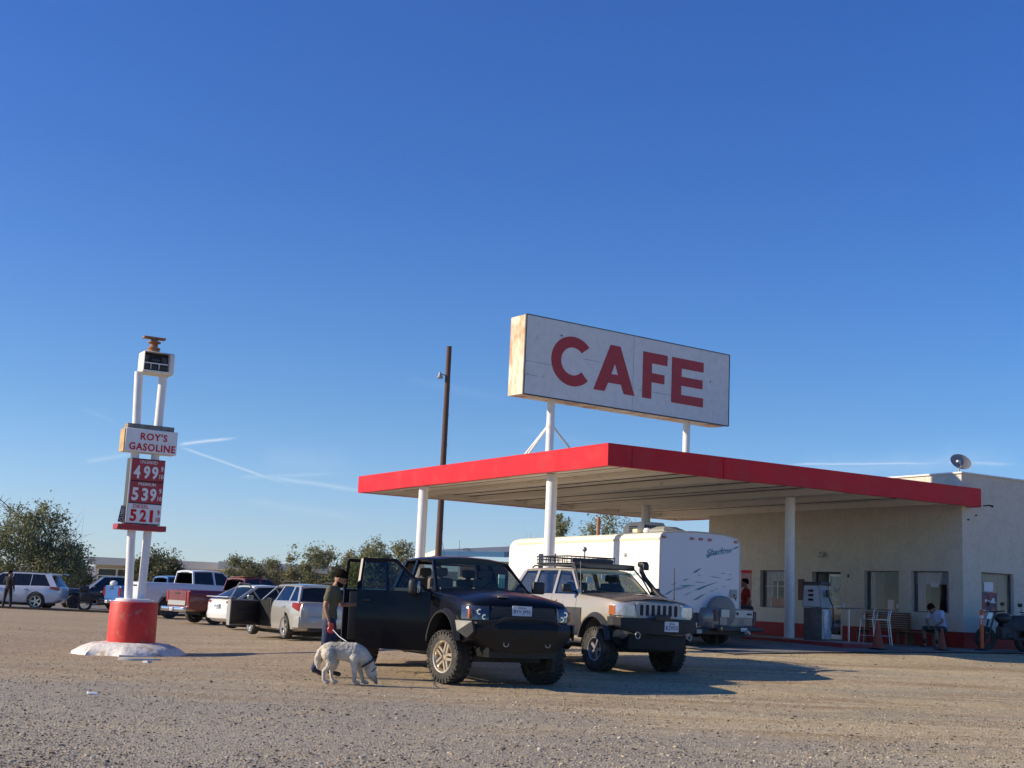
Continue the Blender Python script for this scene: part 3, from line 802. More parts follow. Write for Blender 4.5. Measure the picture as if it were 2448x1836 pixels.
for q in ((.28,.36,.33,.42),(.4,.48,.36,.39),(.55,.62,.34,.40),(.6,.7,.36,.46),(.5,.75,.32,.36),(.2,.3,.08,.11),(.38,.5,.07,.11),(.55,.72,.06,.1)): b.box(x0+q[0],x0+q[1],.102,.1075,z0+q[2],z0+q[3])
b.build('poster_marks', M['plate'], po)
b = MB(); b.box(x0+.25,x0+.66,.108,.116,z0+.65,z0+.92); b.build('notice', M['plate'], fr_)
# door
y0,y1 = 5.22-T0, 6.51-T0
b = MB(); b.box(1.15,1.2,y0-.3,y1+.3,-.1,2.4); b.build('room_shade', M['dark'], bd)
b = MB(); f=.05; m_=(y0+y1)/2+.06
b.box(.2,.25,y0,y1,2.14,2.2); b.box(.2,.25,y0,y0+f,.02,2.14); b.box(.2,.25,y1-f,y1,.02,2.14); dfm = b.build('door_frame', M['trim'], bd, sm=False)
b = MB(); yA,yB = y0+f+.004, m_
b.box(.2,.24,yA,yA+.06,.03,2.13); b.box(.2,.24,yB-.06,yB,.03,2.13); b.box(.2,.24,yA+.06,yB-.06,2.06,2.13); b.box(.2,.24,yA+.06,yB-.06,.03,.2); b.box(.2,.24,yA+.06,yB-.06,1.05,1.13)
dr = b.build('door', wtrim, bd, sm=False)
b = MB(); b.box(.216,.222,yA+.06,yB-.06,1.13,2.06); b.box(.216,.222,yA+.06,yB-.06,.2,1.05); b.build('pane', M['tint'], dr, sm=False)
text('door_lettering', "Roy's", .42, .24, M['plate'], dr, (.205,(yA+yB)/2,1.62), rot=(pi/2,0,-pi/2), shear=.35, bold=.006, extrude=.002)
b = MB(); b.box(.208,.2155,yA+.12,yB-.12,1.36,1.385); b.box(.208,.2155,yA+.16,yB-.16,1.30,1.32); b.build('door_lettering', M['plate'], dr)
b = MB(); b.tube([(.19,yA+.03,.8),(.14,yA+.03,.85),(.14,yA+.03,1.15),(.19,yA+.03,1.2)],.012,8); b.build('handle', M['chrome'], dr)
b = MB(); b.box(-.3,.0-.035,y0-.1,y1+.1,-.05,.06); b.build('step', M['apron'], bd)
# bits on the walls
b = MB(); b.box(-.022,-.001,6.85-T0,7.12-T0,1.26,1.95); b.build('notice_board', mat('board_maroon', (.10,.02,.02), .6, var=.2), bd)
b = MB(); b.lathe([(0,.0),(.05,0),(.05,.04),(0,.045)],16,Matrix.Translation((0,6.02-T0,2.78))@Matrix.Rotation(-pi/2,4,'Y')); b.sphere((-.14,6.0-T0,2.74),.105,16,10); 
b.build('wall_lamp', mat('lamp_globe', (.55,.55,.52), .3, coat=.4), bd)
b = MB(); b.box(-.03,-.001,4.86-T0,4.91-T0,2.02,2.12); b.build('switch_box', M['black'], bd)
for x,z in ((.6,3.9),(.25,3.75)):
    b = MB(); b.cyl((x,-.001,z),(x,-.05,z),.025,.02,10); b.build('wall_stub', M['black'], bd)
b = MB(); b.box(4,7,6,8,BH-.34,BH+.0); b.build('roof_hatch', M['steel'], bd)
# satellite dish on the parapet
sd_ = empty('satellite_dish', P(13.2,.62,FL+BH+.05), A_, 'grey satellite dish standing on the corner parapet of the cafe roof', 'satellite dish')
b = MB(); b.cyl((.0,0,0),(.0,0,.2),.025,.025,10); b.cyl((0,0,.2),(-.0,.08,.28),.03,.03,8); b.build('mast', M['steel'], sd_)
Md = Matrix.Translation((.05,.0,.33))@Matrix.Rotation(R(-20),4,'Z')@Matrix.Rotation(R(62),4,'X')@Matrix.Scale(1.25,4,(1,0,0))
b = MB(); b.lathe([(0,0),(.1,.006),(.2,.025),(.3,.055),(.305,.07),(.295,.062),(.2,.035),(.1,.014),(0,.008)],36,Md); b.build('reflector', mat('dish_grey', (.24,.24,.235), .45, var=.06), sd_)
b = MB(); b.tube([(0,-.02,.12),(-.2,-.25,.18),(-.36,-.32,.3)],.014,8); b.bbox(-.50,-.36,-.38,-.28,.27,.35,.02); b.build('feed_arm', mat('feed_horn', (.5,.5,.52), .4), sd_)
sd_.scale=(.88,.88,.88)
# ---------------------------------------------------------------- vehicle kit (x forward, y left, z up)
PROF = [(.0,.0),(.82,.0),(.955,.07),(.985,.25),(1.0,.5),(.99,.74),(.965,.92),(.925,.985),(.86,1.0)]
def body_ring(x, w, zb, zt, cr, prof=PROF):
    h = zt-zb; r = [V((x, w*a, zb+h*t)) for a,t in prof]
    r += [V((x, w*.55, zt+cr*.7)), V((x, 0, zt+cr))]
    l = [V((p.x,-p.y,p.z)) for p in r[1:-1]][::-1]
    return r+l
def lerp_st(st, x):
    st = sorted(st)
    if x<=st[0][0]: return st[0]
    for a,b in zip(st,st[1:]):
        if x<=b[0]:
            t=(x-a[0])/(b[0]-a[0]); return tuple(a[i]+(b[i]-a[i])*t for i in range(5))
    return st[-1]
def side_y(st, x, z, prof=PROF):
    s = lerp_st(st, x); h=(z-s[2])/(s[3]-s[2]); h=max(0,min(1,h))
    pr=[p for p in prof if p[0]>0]
    for a,b in zip(pr,pr[1:]):
        if h<=b[1]+1e-6 and b[1]>a[1]:
            t=(h-a[1])/(b[1]-a[1]); t=max(0,min(1,t)); return s[1]*(a[0]+(b[0]-a[0])*t)
    return s[1]*pr[-1][0]
def bm_mesh(b):
    bmesh.ops.recalc_face_normals(b.b, faces=b.b.faces[:]); me=bpy.data.meshes.new('m'); b.b.to_mesh(me); b.b.free(); return me

def wheel(parent, x, y, R_, wd, rr, style, alloy, steer=0, block=False, side=1):
    """one wheel: hub (part) > tyre, rim (sub-parts). side=+1 faces +y"""
    Mw = Matrix.Rotation(-pi/2*side,4,'X')      # local z -> +-y
    b = MB(); b.lathe([(0,-wd*.3),(rr*.82,-wd*.3),(rr*.85,-wd*.1),(rr*.6,wd*.02),(0,wd*.05)],24); 
    hub = b.build('wheel', M['dark'], parent, loc=(x,y,R_), rot=None); 
    hub.rotation_mode='XYZ'; hub.matrix_local = Matrix.Translation((x,y,R_))@Matrix.Rotation(steer,4,'Z')@Mw
    h=wd/2
    b = MB(); b.lathe([(rr*.98,-h*.8),(rr*1.05,-h*.98),(R_*.80,-h*1.0),(R_*.93,-h*.93),(R_*.985,-h*.72),(R_,-h*.4),(R_,h*.4),(R_*.985,h*.72),(R_*.93,h*.93),(R_*.80,h*1.0),(rr*1.05,h*.98),(rr*.98,h*.8)],48,closed=True)
    if block:
        nb=30
        for i in range(nb):
            a=2*pi*i/nb
            for zz0,zz1,off in ((-h*.98,-h*.42,0),(-h*.30,h*.30,.5),(h*.42,h*.98,0)):
                aa=a+off*2*pi/nb; Mb=Matrix.Rotation(aa,4,'Z')
                vs=b.box(R_*.965,R_*1.025,-R_*.065,R_*.065,zz0,zz1,Mb)
            for sg in (-1,1):
                Mb=Matrix.Rotation(a+.3*2*pi/nb,4,'Z'); b.box(R_*.86,R_*.985,-R_*.05,R_*.04,sg*h*.95,sg*h*1.05,Mb)
    b.build('tyre', M['rubber'], hub)
    b = MB(); q=h*.86
    b.lathe([(rr*1.0,-q),(rr*1.03,-q),(rr*.97,-q*.6),(rr*.9,-q*.4),(rr*.9,q*.5),(rr*.94,q*.9),(rr*1.04,q*1.06),(rr*1.04,q*1.12),(rr*.97,q*1.1),(rr*.87,q*.8),(rr*.87,-q*.3)],36)
    b.lathe([(0,q*.75),(rr*.16,q*.75),(rr*.2,q*.6),(rr*.22,q*.35),(0,q*.3)],20)
    n = {'five2':5,'five':5,'six':6,'seven':7,'ten':10}[style]
    for i in range(n):
        a=2*pi*i/n
        if style=='five2':
            for da in (-.24,.24):
                Mb=Matrix.Rotation(a+da*.0,4,'Z')@Matrix.Translation((0,rr*da*.62,0))
                b.bbox(rr*.12,rr*.93,-rr*.088,rr*.088,q*.38,q*.86,rr*.02,1,Mb)
        elif style=='five':
            Mb=Matrix.Rotation(a,4,'Z'); b.prism([(rr*.1,-rr*.17),(rr*.92,-rr*.13),(rr*.92,rr*.13),(rr*.1,rr*.17)],q*.38,Mb,z0=q*.42)
        else:
            Mb=Matrix.Rotation(a,4,'Z'); b.prism([(rr*.1,-rr*.1),(rr*.92,-rr*.07),(rr*.92,rr*.07),(rr*.1,rr*.1)],q*.4,Mb,z0=q*.4)
    b.build('rim', alloy, hub)
    return hub

def side_pane(name, quad, th, m, parent, inset=.018):
    """quad of (x,y,z) corners -> thin slab"""
    b = MB(); c = sum((V(p) for p in quad), V())/len(quad)
    n = (V(quad[1])-V(quad[0])).cross(V(quad[2])-V(quad[0])).normalized()*th
    a = [b.b.verts.new(V(p)) for p in quad]; d = [b.b.verts.new(V(p)+n) for p in quad]
    b.b.faces.new(a); b.b.faces.new(d[::-1])
    for i in range(len(a)): b.b.faces.new((a[i],a[(i+1)%len(a)],d[(i+1)%len(a)],d[i]))
    return b.build(name, m, parent, sm=False)

def bow_pane(name, x0, w0, z0, x1, w1, z1, bow, m, parent, n=10, out=1, th=.004):
    """windscreen or rear glass bowed in plan"""
    b = MB(); r=[]
    for dz in (0,th):
        A=[];B=[]
        for i in range(n+1):
            t=-1+2*i/n
            A.append(V((x0+out*(bow*(1-t*t)-dz), w0*t, z0))); B.append(V((x1+out*(bow*.7*(1-t*t)-dz), w1*t, z1+.02*(1-t*t))))
        r.append((A,B))
    b.loft([r[0][0],r[0][1]],cap=False,closed=False)
    return b.build(name, m, parent, recalc=False)

def pillar(b, p0, p1, wx, ty, sy):
    """post from belt p0 to roof p1, width wx along x, ty inward"""
    p0,p1=V(p0),V(p1); ring=[]
    for p in (p0,p1):
        ring.append([p+V((-wx/2,0,0)),p+V((wx/2,0,0)),p+V((wx/2,-sy*ty,0)),p+V((-wx/2,-sy*ty,0))])
    b.loft(ring)

def make_car(name, label, cat, loc, rz, sp, group=None):
    z = sp.get('z', None)
    o = empty(name, (loc[0],loc[1], G(loc[0],loc[1])+.012 if z is None else z), rz, label, cat, group)
    st = sp['st']; pm = sp['paint']; Rw = sp['R']; tk = sp['track']/2; xf, xr = sp['xf'], sp['xr']
    b = MB(); b.loft([body_ring(*s) for s in sorted(st)]); me = bm_mesh(b)
    c = MB()
    ar = sp.get('arch', Rw*1.16); az = sp.get('arch_z', Rw)
    for x in (xf,xr):
        for sy in (-1,1):
            w_ = lerp_st(st,x)[1]
            pts=[(x+ar*cos(pi*2*i/28), az+ar*sin(pi*2*i/28)) for i in range(28)]
            c.prism([(p[0],p[1]) for p in pts], .5, Matrix.Translation((0,sy*(w_+.15) if sy>0 else -(w_+.15)+.5,0))@RX)
    for bx in sp.get('cut',[]): c.box(*bx)
    me = boolean(me, bm_mesh(c))
    # second material for everything dark inside (arches): by normal test
    cab = sp['cab']; xA0,xA1,xD1,xD0 = cab['x']; zb,zr = cab['zb'],cab['zr']; wb,wr = cab['wb'],cab['wr']
    b = MB(); b.mesh(me)
    mi=[]
    # roof
    cr = cab.get('crown',.05); rg=[]
    for x,k,dz in ((xA1+.02,.96,-.02),(xA1-.06,.995,-.003),(xA1-.4,1.0,.012),((xA1+xD1)/2,1.0,.02),(xD1+.4,1.0,.01),(xD1+.06,.99,-.003),(xD1-.02,.965,-.025)):
        w=wr*k; zt=zr+dz
        r=[V((x,0,zr-.05+dz)),V((x,w*.9,zr-.05+dz)),V((x,w*1.0,zr-.035+dz)),V((x,w*1.005,zr-.01+dz)),V((x,w*.965,zt+.012)),V((x,w*.85,zt+.022)),V((x,w*.5,zt+cr*.8)),V((x,0,zt+cr))]
        rg.append(r+[V((p.x,-p.y,p.z)) for p in r[1:-1]][::-1])
    b.loft(rg[::-1])
    for sy in (-1,1):
        pillar(b,(xA0,sy*wb,zb-.03),(xA1,sy*wr,zr-.02),.07,.05,sy)
        for (xb_,xt_,wx) in cab['pillars']: pillar(b,(xb_,sy*(wb+.002),zb-.03),(xt_,sy*(wr+.002),zr-.02),wx,.05,sy)
        wxd = cab.get('dw',.1); pillar(b,(xD0+wxd/2-.02,sy*wb,zb-.03),(xD1+wxd/2-.02,sy*wr,zr-.02),wxd,.05,sy)
    body = b.build('body', [pm], o, ang=32)
    # cabin floor and tub: dark sheet just under the belt line
    b = MB(); b.box(xD0+.05,xA0-.02,-wb+.06,wb-.06,zb+.012-.02,zb+.018-.002) if sp.get('deck',True) else None
    if sp.get('deck',True): b.build('cabin_floor', M['dark'], o)
    # dashboard and seats
    if sp.get('seats'):
        for sx in sp['seats']:
            for sy in (-1,1):
                b = MB(); b.bbox(sx-.07,sx+.07,sy*wb*.48-.24,sy*wb*.48+.24,zb-.05,zb+.24,.05,2)
                b.bbox(sx-.06,sx+.05,sy*wb*.48-.13,sy*wb*.48+.13,zb+.27,zb+.42,.04,2); b.box(sx-.02,sx+.0,sy*wb*.48-.05,sy*wb*.48+.05,zb+.2,zb+.3)
                b.build('seat', sp.get('seatm',M['seat']), o)
        b = MB(); b.bbox(xA0-.55,xA0-.02,-wb+.1,wb-.1,zb-.02,zb+.07,.03); b.build('dashboard', M['black'], o)
        b = MB(); b.tube([(xA0-.6+.05*sin(a), wb*.45+.18*cos(a), zb+.02+.18*sin(a)) for a in [2*pi*i/16 for i in range(16)]],.015,6,closed=True); b.build('steering_wheel', M['black'], o)
    # glass
    gm = sp.get('glass',M['tint']); gf = sp.get('wglass',M['windshield'])
    bow_pane('windshield', xA0,wb*.96,zb-.01, xA1+.005,wr*.95,zr-.04, .07, gf, o)
    bow_pane('rear_window', xD0-.005,wb*.93,zb-.0, xD1-.005,wr*.93,zr-.05, .03 if not sp.get('rbow') else sp['rbow'], sp.get('rglass',gm), o, out=-1)
    seq = [(xA0,xA1)]+[(p[0],p[1]) for p in cab['pillars']]+[(xD0,xD1)]
    open_ = sp.get('open_windows',[])
    for i,(a,c_) in enumerate(zip(seq,seq[1:])):
        for sy in (-1,1):
            if (i,sy) in open_: continue
            yb,yt = sy*(wb-.012), sy*(wr-.012)
            q=[(a[0]-.02,yb,zb-.02),(c_[0]+.02,yb,zb-.02),(c_[1]+.02,yt,zr-.03),(a[1]-.02,yt,zr-.03)]
            side_pane('side_window', q if sy>0 else q[::-1], .004, gm, o)
    # doors: skins standing just proud of the flank
    for (x0,x1,z0,z1,sides) in sp.get('doors',[]):
        for sy in sides:
            b = MB(); n=8; nzz=7; ra=[];rb=[]
            for off,rr_ in ((.006,ra),(-.02,rb)):
                for j in range(nzz+1):
                    zz=z0+(z1-z0)*j/nzz; row=[]
                    for i in range(n+1):
                        xx=x0+(x1-x0)*i/n
                        # round off the lower corner at the rear wheel
                        row.append(V((xx, sy*(side_y(st,xx,zz)+off), zz)))
                    rr_.append(row)
            b.loft(ra,cap=False,closed=False); b.loft(rb,cap=False,closed=False)
            A=[b.b.verts.new(p) for p in ra[0]+[r[-1] for r in ra[1:-1]]+ra[-1][::-1]+[r[0] for r in ra[1:-1]][::-1]]
            B=[b.b.verts.new(p) for p in rb[0]+[r[-1] for r in rb[1:-1]]+rb[-1][::-1]+[r[0] for r in rb[1:-1]][::-1]]
            for i in range(len(A)): b.b.faces.new((A[i],A[(i+1)%len(A)],B[(i+1)%len(A)],B[i]))
            d = b.build('door', sp.get('doorm',pm), o, ang=25)
            b = MB(); hx = x0+.12; hz=z1-.13; hy=side_y(st,hx,hz)*1.0+.012
            b.bbox(hx-.08,hx+.08,sy*hy-.018,sy*hy+.018,hz-.018,hz+.018,.01,2); b.build('handle', sp.get('handlem',pm), d)
    # wheels
    for x in (xf,xr):
        for sy in (-1,1):
            wheel(o, x, sy*tk, Rw, sp['tw'], sp['rr'], sp['rim'], sp['alloy'], sp.get('steer',0) if x==xf else 0, sp.get('block',False), sy)
    # underbody so that no daylight shows through the middle
    zu = min(s[2] for s in st)
    b = MB(); b.box(xr-.5,xf+.4,-lerp_st(st,0)[1]*.62,lerp_st(st,0)[1]*.62,zu-.10,zu+.05); b.cyl((xf,-tk,Rw),(xf,tk,Rw),.05,.05,8); b.cyl((xr,-tk,Rw),(xr,tk,Rw),.06,.06,8); b.sphere((xr,0,Rw),.14,10,6)
    b.build('chassis', M['dark'], o)
    # mirrors
    if sp.get('mirrors',True):
        mx_,ms = xA0-.18, sp.get('mir',(.10,.16,.11))
        for sy in sp.get('mirror_sides',(-1,1)):
            b = MB(); b.bbox(mx_-ms[0]/2,mx_+ms[0]/2,sy*(wb+.10+ms[1]/2)-ms[1]/2,sy*(wb+.10+ms[1]/2)+ms[1]/2,zb+.02,zb+.02+ms[2],.03,2)
            b.box(mx_-.02,mx_+.02,min(sy*(wb-.02),sy*(wb+.12)),max(sy*(wb-.02),sy*(wb+.12)),zb+.02,zb+.05)
            b.build('mirror', sp.get('mirm',pm), o)
    return o

def yz_poly(b, pts, x0, x1):
    """polygon given as (y,z) pushed along x"""
    Mq = Matrix(((0,0,1,0),(1,0,0,0),(0,1,0,0),(0,0,0,1)))
    b.prism(pts, x1-x0, Matrix.Translation((x0,0,0))@Mq)
def part_yz(name, pts, x0, x1, m, parent, mirror=False):
    r=[]
    for s in ((1,-1) if mirror else (1,)):
        b = MB(); yz_poly(b, [(p[0]*s,p[1]) for p in pts], x0, x1); r.append(b.build(name, m, parent, sm=False))
    return r
def plate(parent, x, y, z, tx, facing=1, w=.31, h=.155, top=None, col=None, rt=0):
    e = MB(); e.bbox(-w/2,w/2,-.004,.004,-h/2,h/2,.003,1)
    p = e.build('license_plate', M['plate'], parent, loc=(x,y,z)); p.rotation_euler=(rt,0,pi/2*facing)
    text('letters', tx, w*.86, h*.45, col or M['plate_blue'], p, (0,-.0062,-h*.12), bold=.01, extrude=.001)
    if top: text('letters', top, w*.4, h*.17, col or M['plate_blue'], p, (0,-.0062,h*.30), bold=.006, extrude=.001)
    return p

# ================================================================ 1. the dark pickup
DK = paint('midnight_paint', (.004,.0045,.009), .3, 0, dust=.008, coat=.22)
DK.node_tree.nodes['Principled BSDF'].inputs['Specular IOR Level'].default_value=.15
spT = dict(st=[(-5.25,.86,.66,1.43,.01),(-5.20,.95,.60,1.47,.01),(-4.9,.99,.52,1.49,.015),(-2.7,1.0,.48,1.50,.02),(-.9,1.0,.47,1.50,.02),(-.62,1.0,.47,1.50,.05),(-.2,.995,.48,1.465,.085),(.2,.99,.52,1.44,.095),(.5,.975,.6,1.405,.095),(.68,.945,.66,1.375,.085),(.80,.895,.7,1.34,.07),(.885,.80,.74,1.30,.05),(.925,.66,.8,1.26,.03)],
  paint=DK, R=.425, tw=.31, rr=.255, rim='five2', alloy=M['alloy_warm'], track=1.76, xf=0, xr=-4.15, arch=.60, arch_z=.55, block=True, steer=R(13),
  cut=[(-5.16,-2.75,-.8,.8,.98,1.8)],
  cab=dict(x=(-.62,-1.28,-2.55,-2.72),zb=1.50,zr=2.06,wb=.93,wr=.74,pillars=[(-1.95,-1.98,.1)],dw=.12,crown=.07),
  seats=(-1.55,-2.3), seatm=M['seat_tan'], glass=M['tint'], wglass=M['windshield'], mirrors=True, mir=(.1,.24,.22), mirror_sides=(1,), mirm=M['black'],
  open_windows=[(0,-1),(1,-1)], doors=[(-1.93,-.72,.56,1.50,(1,)),(-2.65,-1.96,.56,1.50,(1,))], handlem=M['black'])
TH = R(26); TX, TY = -.05, 22.3
hdT = math.atan2(-cos(TH), sin(TH))
tr = make_car('pickup_truck', 'midnight black pickup with its passenger side doors open beside the man and dog', 'pickup truck', (TX,TY), hdT, spT)
def at_t(o, M_): return M_
# door aperture on the right flank (dark opening behind the open doors)
b = MB(); b.box(-2.62,-.75,-1.006,-.95,.56,1.53); b.build('door_opening', M['dark'], tr)
b = MB(); b.bbox(-2.7,-.6,-1.02,-.9,.44,.51,.03); b.bbox(-2.7,-.6,.9,1.02,.44,.51,.03); b.build('side_step', M['black'], tr)
# open doors
def open_door(parent, hx, hy, ang, L_, z0, zb_, zt_, lean, name='door', mirror=False, hinge_front=True, pm=DK, wedge=.66):
    e = MB(); d = -1 if hinge_front else 1
    # local: x from hinge (0) to free edge (d*L), outer face at y=-.0 (right side of car)
    ring=[]
    for zz in [z0+(zb_-z0)*i/6 for i in range(7)]:
        t=(zz-z0)/(zb_-z0); bul=.035*sin(pi*min(1,t*1.05)); cut = .0
        ring.append([V((0,-.02-bul,zz)),V((d*L_*.5,-.03-bul,zz)),V((d*L_,-.02-bul,zz)),V((d*L_,.10,zz)),V((0,.10,zz))])
    e.loft(ring); 
    # window frame
    yb,yt=.0,lean
    xa0,xa1 = (d*.05, d*(wedge)) if hinge_front else (d*.05,d*.12)
    fb=[(xa0,zb_-.01),(xa1,zt_),(d*(L_-.04),zt_),(d*(L_-.02),zb_-.01)]
    P3=[V((x,.015+(lean if z>zb_ else 0),z)) for x,z in fb]
    for i in range(3): 
        e.tube([P3[i],(P3[i]+P3[i+1])/2,P3[i+1]],.032 if not (hinge_front and i==2) else .045,6)
    dd = e.build(name, pm, parent, ang=30); dd.location=(hx,hy,0); dd.rotation_euler=(0,0,ang)
    q=[(p.x,p.y,p.z) for p in P3]; side_pane('door_glass', q, .004, M['windshield'], dd)
    e = MB(); e.bbox(min(d*.1,d*(L_-.1)),max(d*.1,d*(L_-.1)),.09,.125,z0+.08,zb_-.04,.02); e.build('inner_trim', M['black'], dd)
    e = MB(); hx_=d*(L_-.16); e.bbox(hx_-.09,hx_+.09,-.085,-.05,zb_-.2,zb_-.15,.015,2); e.build('handle', M['black'], dd)
    return dd
fd = open_door(tr, -.70, -.97, R(62), 1.27, .48, 1.47, 1.99, .17)
b = MB(); b.bbox(-.36,-.20,-.44,-.12,1.42,1.68,.06,3); b.box(-.31,-.26,-.14,.0,1.48,1.54); b.build('mirror', M['black'], fd)
b = MB(); b.bbox(-.198,-.19,-.41,-.15,1.45,1.65,.01); b.build('mirror_glass', M['chrome'], fd)
rd = open_door(tr, -2.66, -.97, R(-104), .86, .48, 1.47, 1.99, .17, hinge_front=False)
# front end
b = MB(); yz_poly(b, [(-.58,.98),(.58,.98),(.62,1.14),(.56,1.285),(-.56,1.285),(-.62,1.14)], .88,.935); gr = b.build('grille', M['black'], tr, sm=False)
b = MB()
for i in range(8): b.box(.935,.945,-.55,.55,1.01+i*.034,1.022+i*.034)
b.build('grille_bar', M['trim'], gr)
for s in (-1,1):
    b = MB(); ring=[]
    for (x,y) in ((.60,.972),(.70,.945),(.80,.90),(.87,.83),(.91,.74),(.94,.635)):
        ring.append([V((x+.012,s*(y+.004),1.06)),V((x+.012,s*(y+.004),1.22)),V((x-.02,s*(y-.01),1.285)),V((x-.12,s*(y-.1),1.285)),V((x-.12,s*(y-.1),1.06))])
    b.loft(ring); hl = b.build('headlight', M['lens_dark'], tr)
    b = MB(); b.bbox(.765,.842,s*.905-.035,s*.905+.03,1.08,1.235,.015); 
    b.build('marker_light', M['amber'], hl)
    for yy,zz,rr_ in ((.79,1.19,.048),(.71,1.11,.045)):
        b = MB(); b.lathe([(rr_*.55,.0),(rr_,.0),(rr_,.012),(rr_*.55,.012)],18,Matrix.Translation((.952-.62*(yy-.64)*(yy-.64)/.04*.1-.02,s*yy,zz))@Matrix.Rotation(pi/2,4,'Y'),closed=True); b.build('lamp_ring', M['chrome'], hl)
# off-road steel bumper
b = MB()
b.loft([[V((.70,y,.60+dz*1.6)),V((x-.06,y,.62+dz*1.6)),V((x+.0,y,.78+dz*.4)),V((x+.02,y,.93)),V((x-.02,y,1.03-dd_)),V((.70,y,1.03-dd_))] for y,x,dz,dd_ in ((-1.04,.62+.12,.16,.02),(-.86,.98,.1,.0),(-.55,1.12,-.02,0),(0,1.14,-.04,0),(.55,1.12,-.02,0),(.86,.98,.1,0),(1.04,.74,.16,.02))])
b.box(.35,.98,-.62,.62,.47,.66)
bp_ = b.build('bumper', mat('bumper_steel', (.011,.011,.011), .45, .3, var=.15, bump=.15), tr, ang=20)
b = MB(); b.tube([(1.08,-.62,1.00),(1.12,-.42,1.10),(1.13,0,1.115),(1.12,.42,1.10),(1.08,.62,1.00)],.026,10); b.tube([(1.06,-.9,1.02),(1.1,-.56,1.06)],.02,8); b.build('bull_bar', M['black'], bp_)
b = MB()
for s in (-1,1): b.tube([(1.10,s*.38+.045*cos(a),.70+.045*sin(a)) for a in [2*pi*i/12 for i in range(12)]],.010,6,closed=True)
b.build('tow_ring', M['steel'], bp_)
b = MB(); b.box(1.135,1.15,-.28,.28,.84,.90); b.build('winch_slot', M['dark'], bp_)
for s in (-1,1):
    b = MB(); b.loft([[V((.60,s*1.0,1.02)),V((.98,s*.90,1.02)),V((1.0,s*.89,.88)),V((.88,s*.95,.77)),V((.70,s*1.04,.87))],[V((.60,s*1.075,1.04)),V((.97,s*.945,1.04)),V((1.0,s*.925,.88)),V((.88,s*.985,.77)),V((.70,s*1.08,.87))]])
    b.build('bumper_wing', mat('wing_steel', (.05,.05,.05), .4, .6, var=.2), tr, sm=False)
for x in (0,-4.15):
    for s in (-1,1):
        b = MB(); ring=[]
        for i in range(15):
            a=R(14)+R(158)*i/14; rr0,rr1=.58,.65
            ring.append([V((x+rr0*cos(a),s*.93,.57+rr0*sin(a))),V((x+rr0*cos(a),s*1.075,.57+rr0*sin(a))),V((x+(rr0+.03)*cos(a),s*1.08,.57+(rr0+.03)*sin(a))),V((x+rr1*cos(a),s*.985,.57+rr1*sin(a)))])
        b.loft(ring); b.build('fender_flare', M['black'], tr)
plate(tr, .952,-.04,1.225,'BYV J992',1,.36,.16,top='TEXAS')
b = MB(); b.bbox(-.03,.03,-.09,.09,0,.012,.004,1); b.build('hood_badge', mat('tan_badge',(.45,.36,.25),.5), tr, loc=(.74,-.30,1.435))
b = MB(); b.tube([(-.50,.3,1.57),(-.60,.0,1.58),(-.64,-.35,1.61)],.009,6); b.tube([(-.50,-.35,1.57),(-.60,-.65,1.58)],.009,6); b.build('wiper', M['black'], tr)
b = MB(); b.box(-.95,-.93,.42,.54,1.60,1.84,Matrix.Identity(4)); b.build('windshield_paper', mat('sun_paper', (.35,.6,.5), .6), tr)
for y in (-.7,.7):
    part_yz('tail_light', [(y-.0,1.05),(y+.14 if y>0 else y-.14,1.05),(y+.14 if y>0 else y-.14,1.45),(y,1.45)], -5.30,-5.20, M['redlens'], tr)
b = MB(); b.bbox(-5.45,-5.24,-.9,.9,.62,.8,.03); b.build('rear_bumper', M['chrome'], tr)
b = MB(); b.cyl((-3.9,.95,1.5),(-3.95,.96,2.55),.006,.004,6); b.build('antenna', M['black'], tr)
# ================================================================ 2. two-tone off-road SUV
SG = paint('champagne_paint', (.43,.375,.285), .3, .25, dust=.15, dcol=(.4,.34,.27))
CL = mat('lower_cladding', (.026,.027,.030), .5, var=.15, bump=.05, col2=(.04,.037,.032), c2scale=3)  # dark grey cladding, darkened further for the pickup's shadow across it
HOOD = paint('hood_satin', (.16,.145,.125), .42, .2, dust=.25)
SJ = dict(st=[(-3.86,.78,.62,1.36,.0),(-3.80,.88,.56,1.42,.01),(-3.4,.92,.52,1.45,.015),(-2.0,.925,.50,1.46,.02),(-.75,.925,.50,1.46,.03),(-.3,.92,.50,1.43,.06),(.2,.91,.54,1.40,.075),(.5,.89,.6,1.365,.07),(.70,.85,.66,1.325,.055),(.79,.78,.7,1.28,.03),(.82,.66,.74,1.25,.02)],
  paint=SG, R=.415, tw=.29, rr=.215, rim='five', alloy=mat('grey_alloy', (.30,.30,.31), .45, .6, var=.2), track=1.56, xf=0, xr=-2.69, arch=.53, arch_z=.52, block=True, steer=R(4),  # rims in a darker grey alloy than the shared one
  cab=dict(x=(-.72,-1.32,-3.38,-3.72),zb=1.46,zr=1.95,wb=.86,wr=.69,pillars=[(-1.78,-1.84,.09),(-2.72,-2.72,.10)],dw=.14,crown=.04),
  seats=(-1.6,), glass=M['tint'], wglass=M['windshield'], mir=(.09,.2,.16), mirm=M['black'],
  doors=[(-1.74,-.76,.98,1.44,(1,-1)),(-2.58,-1.78,.98,1.44,(1,-1))])
JX, JY = 2.62, 25.75; JR = math.atan2(-cos(R(27)), sin(R(27)))
jp = make_car('off_road_suv', 'champagne and dark grey off-road SUV with snorkel and roof basket', 'SUV', (JX,JY), JR, SJ)
stj = SJ['st']
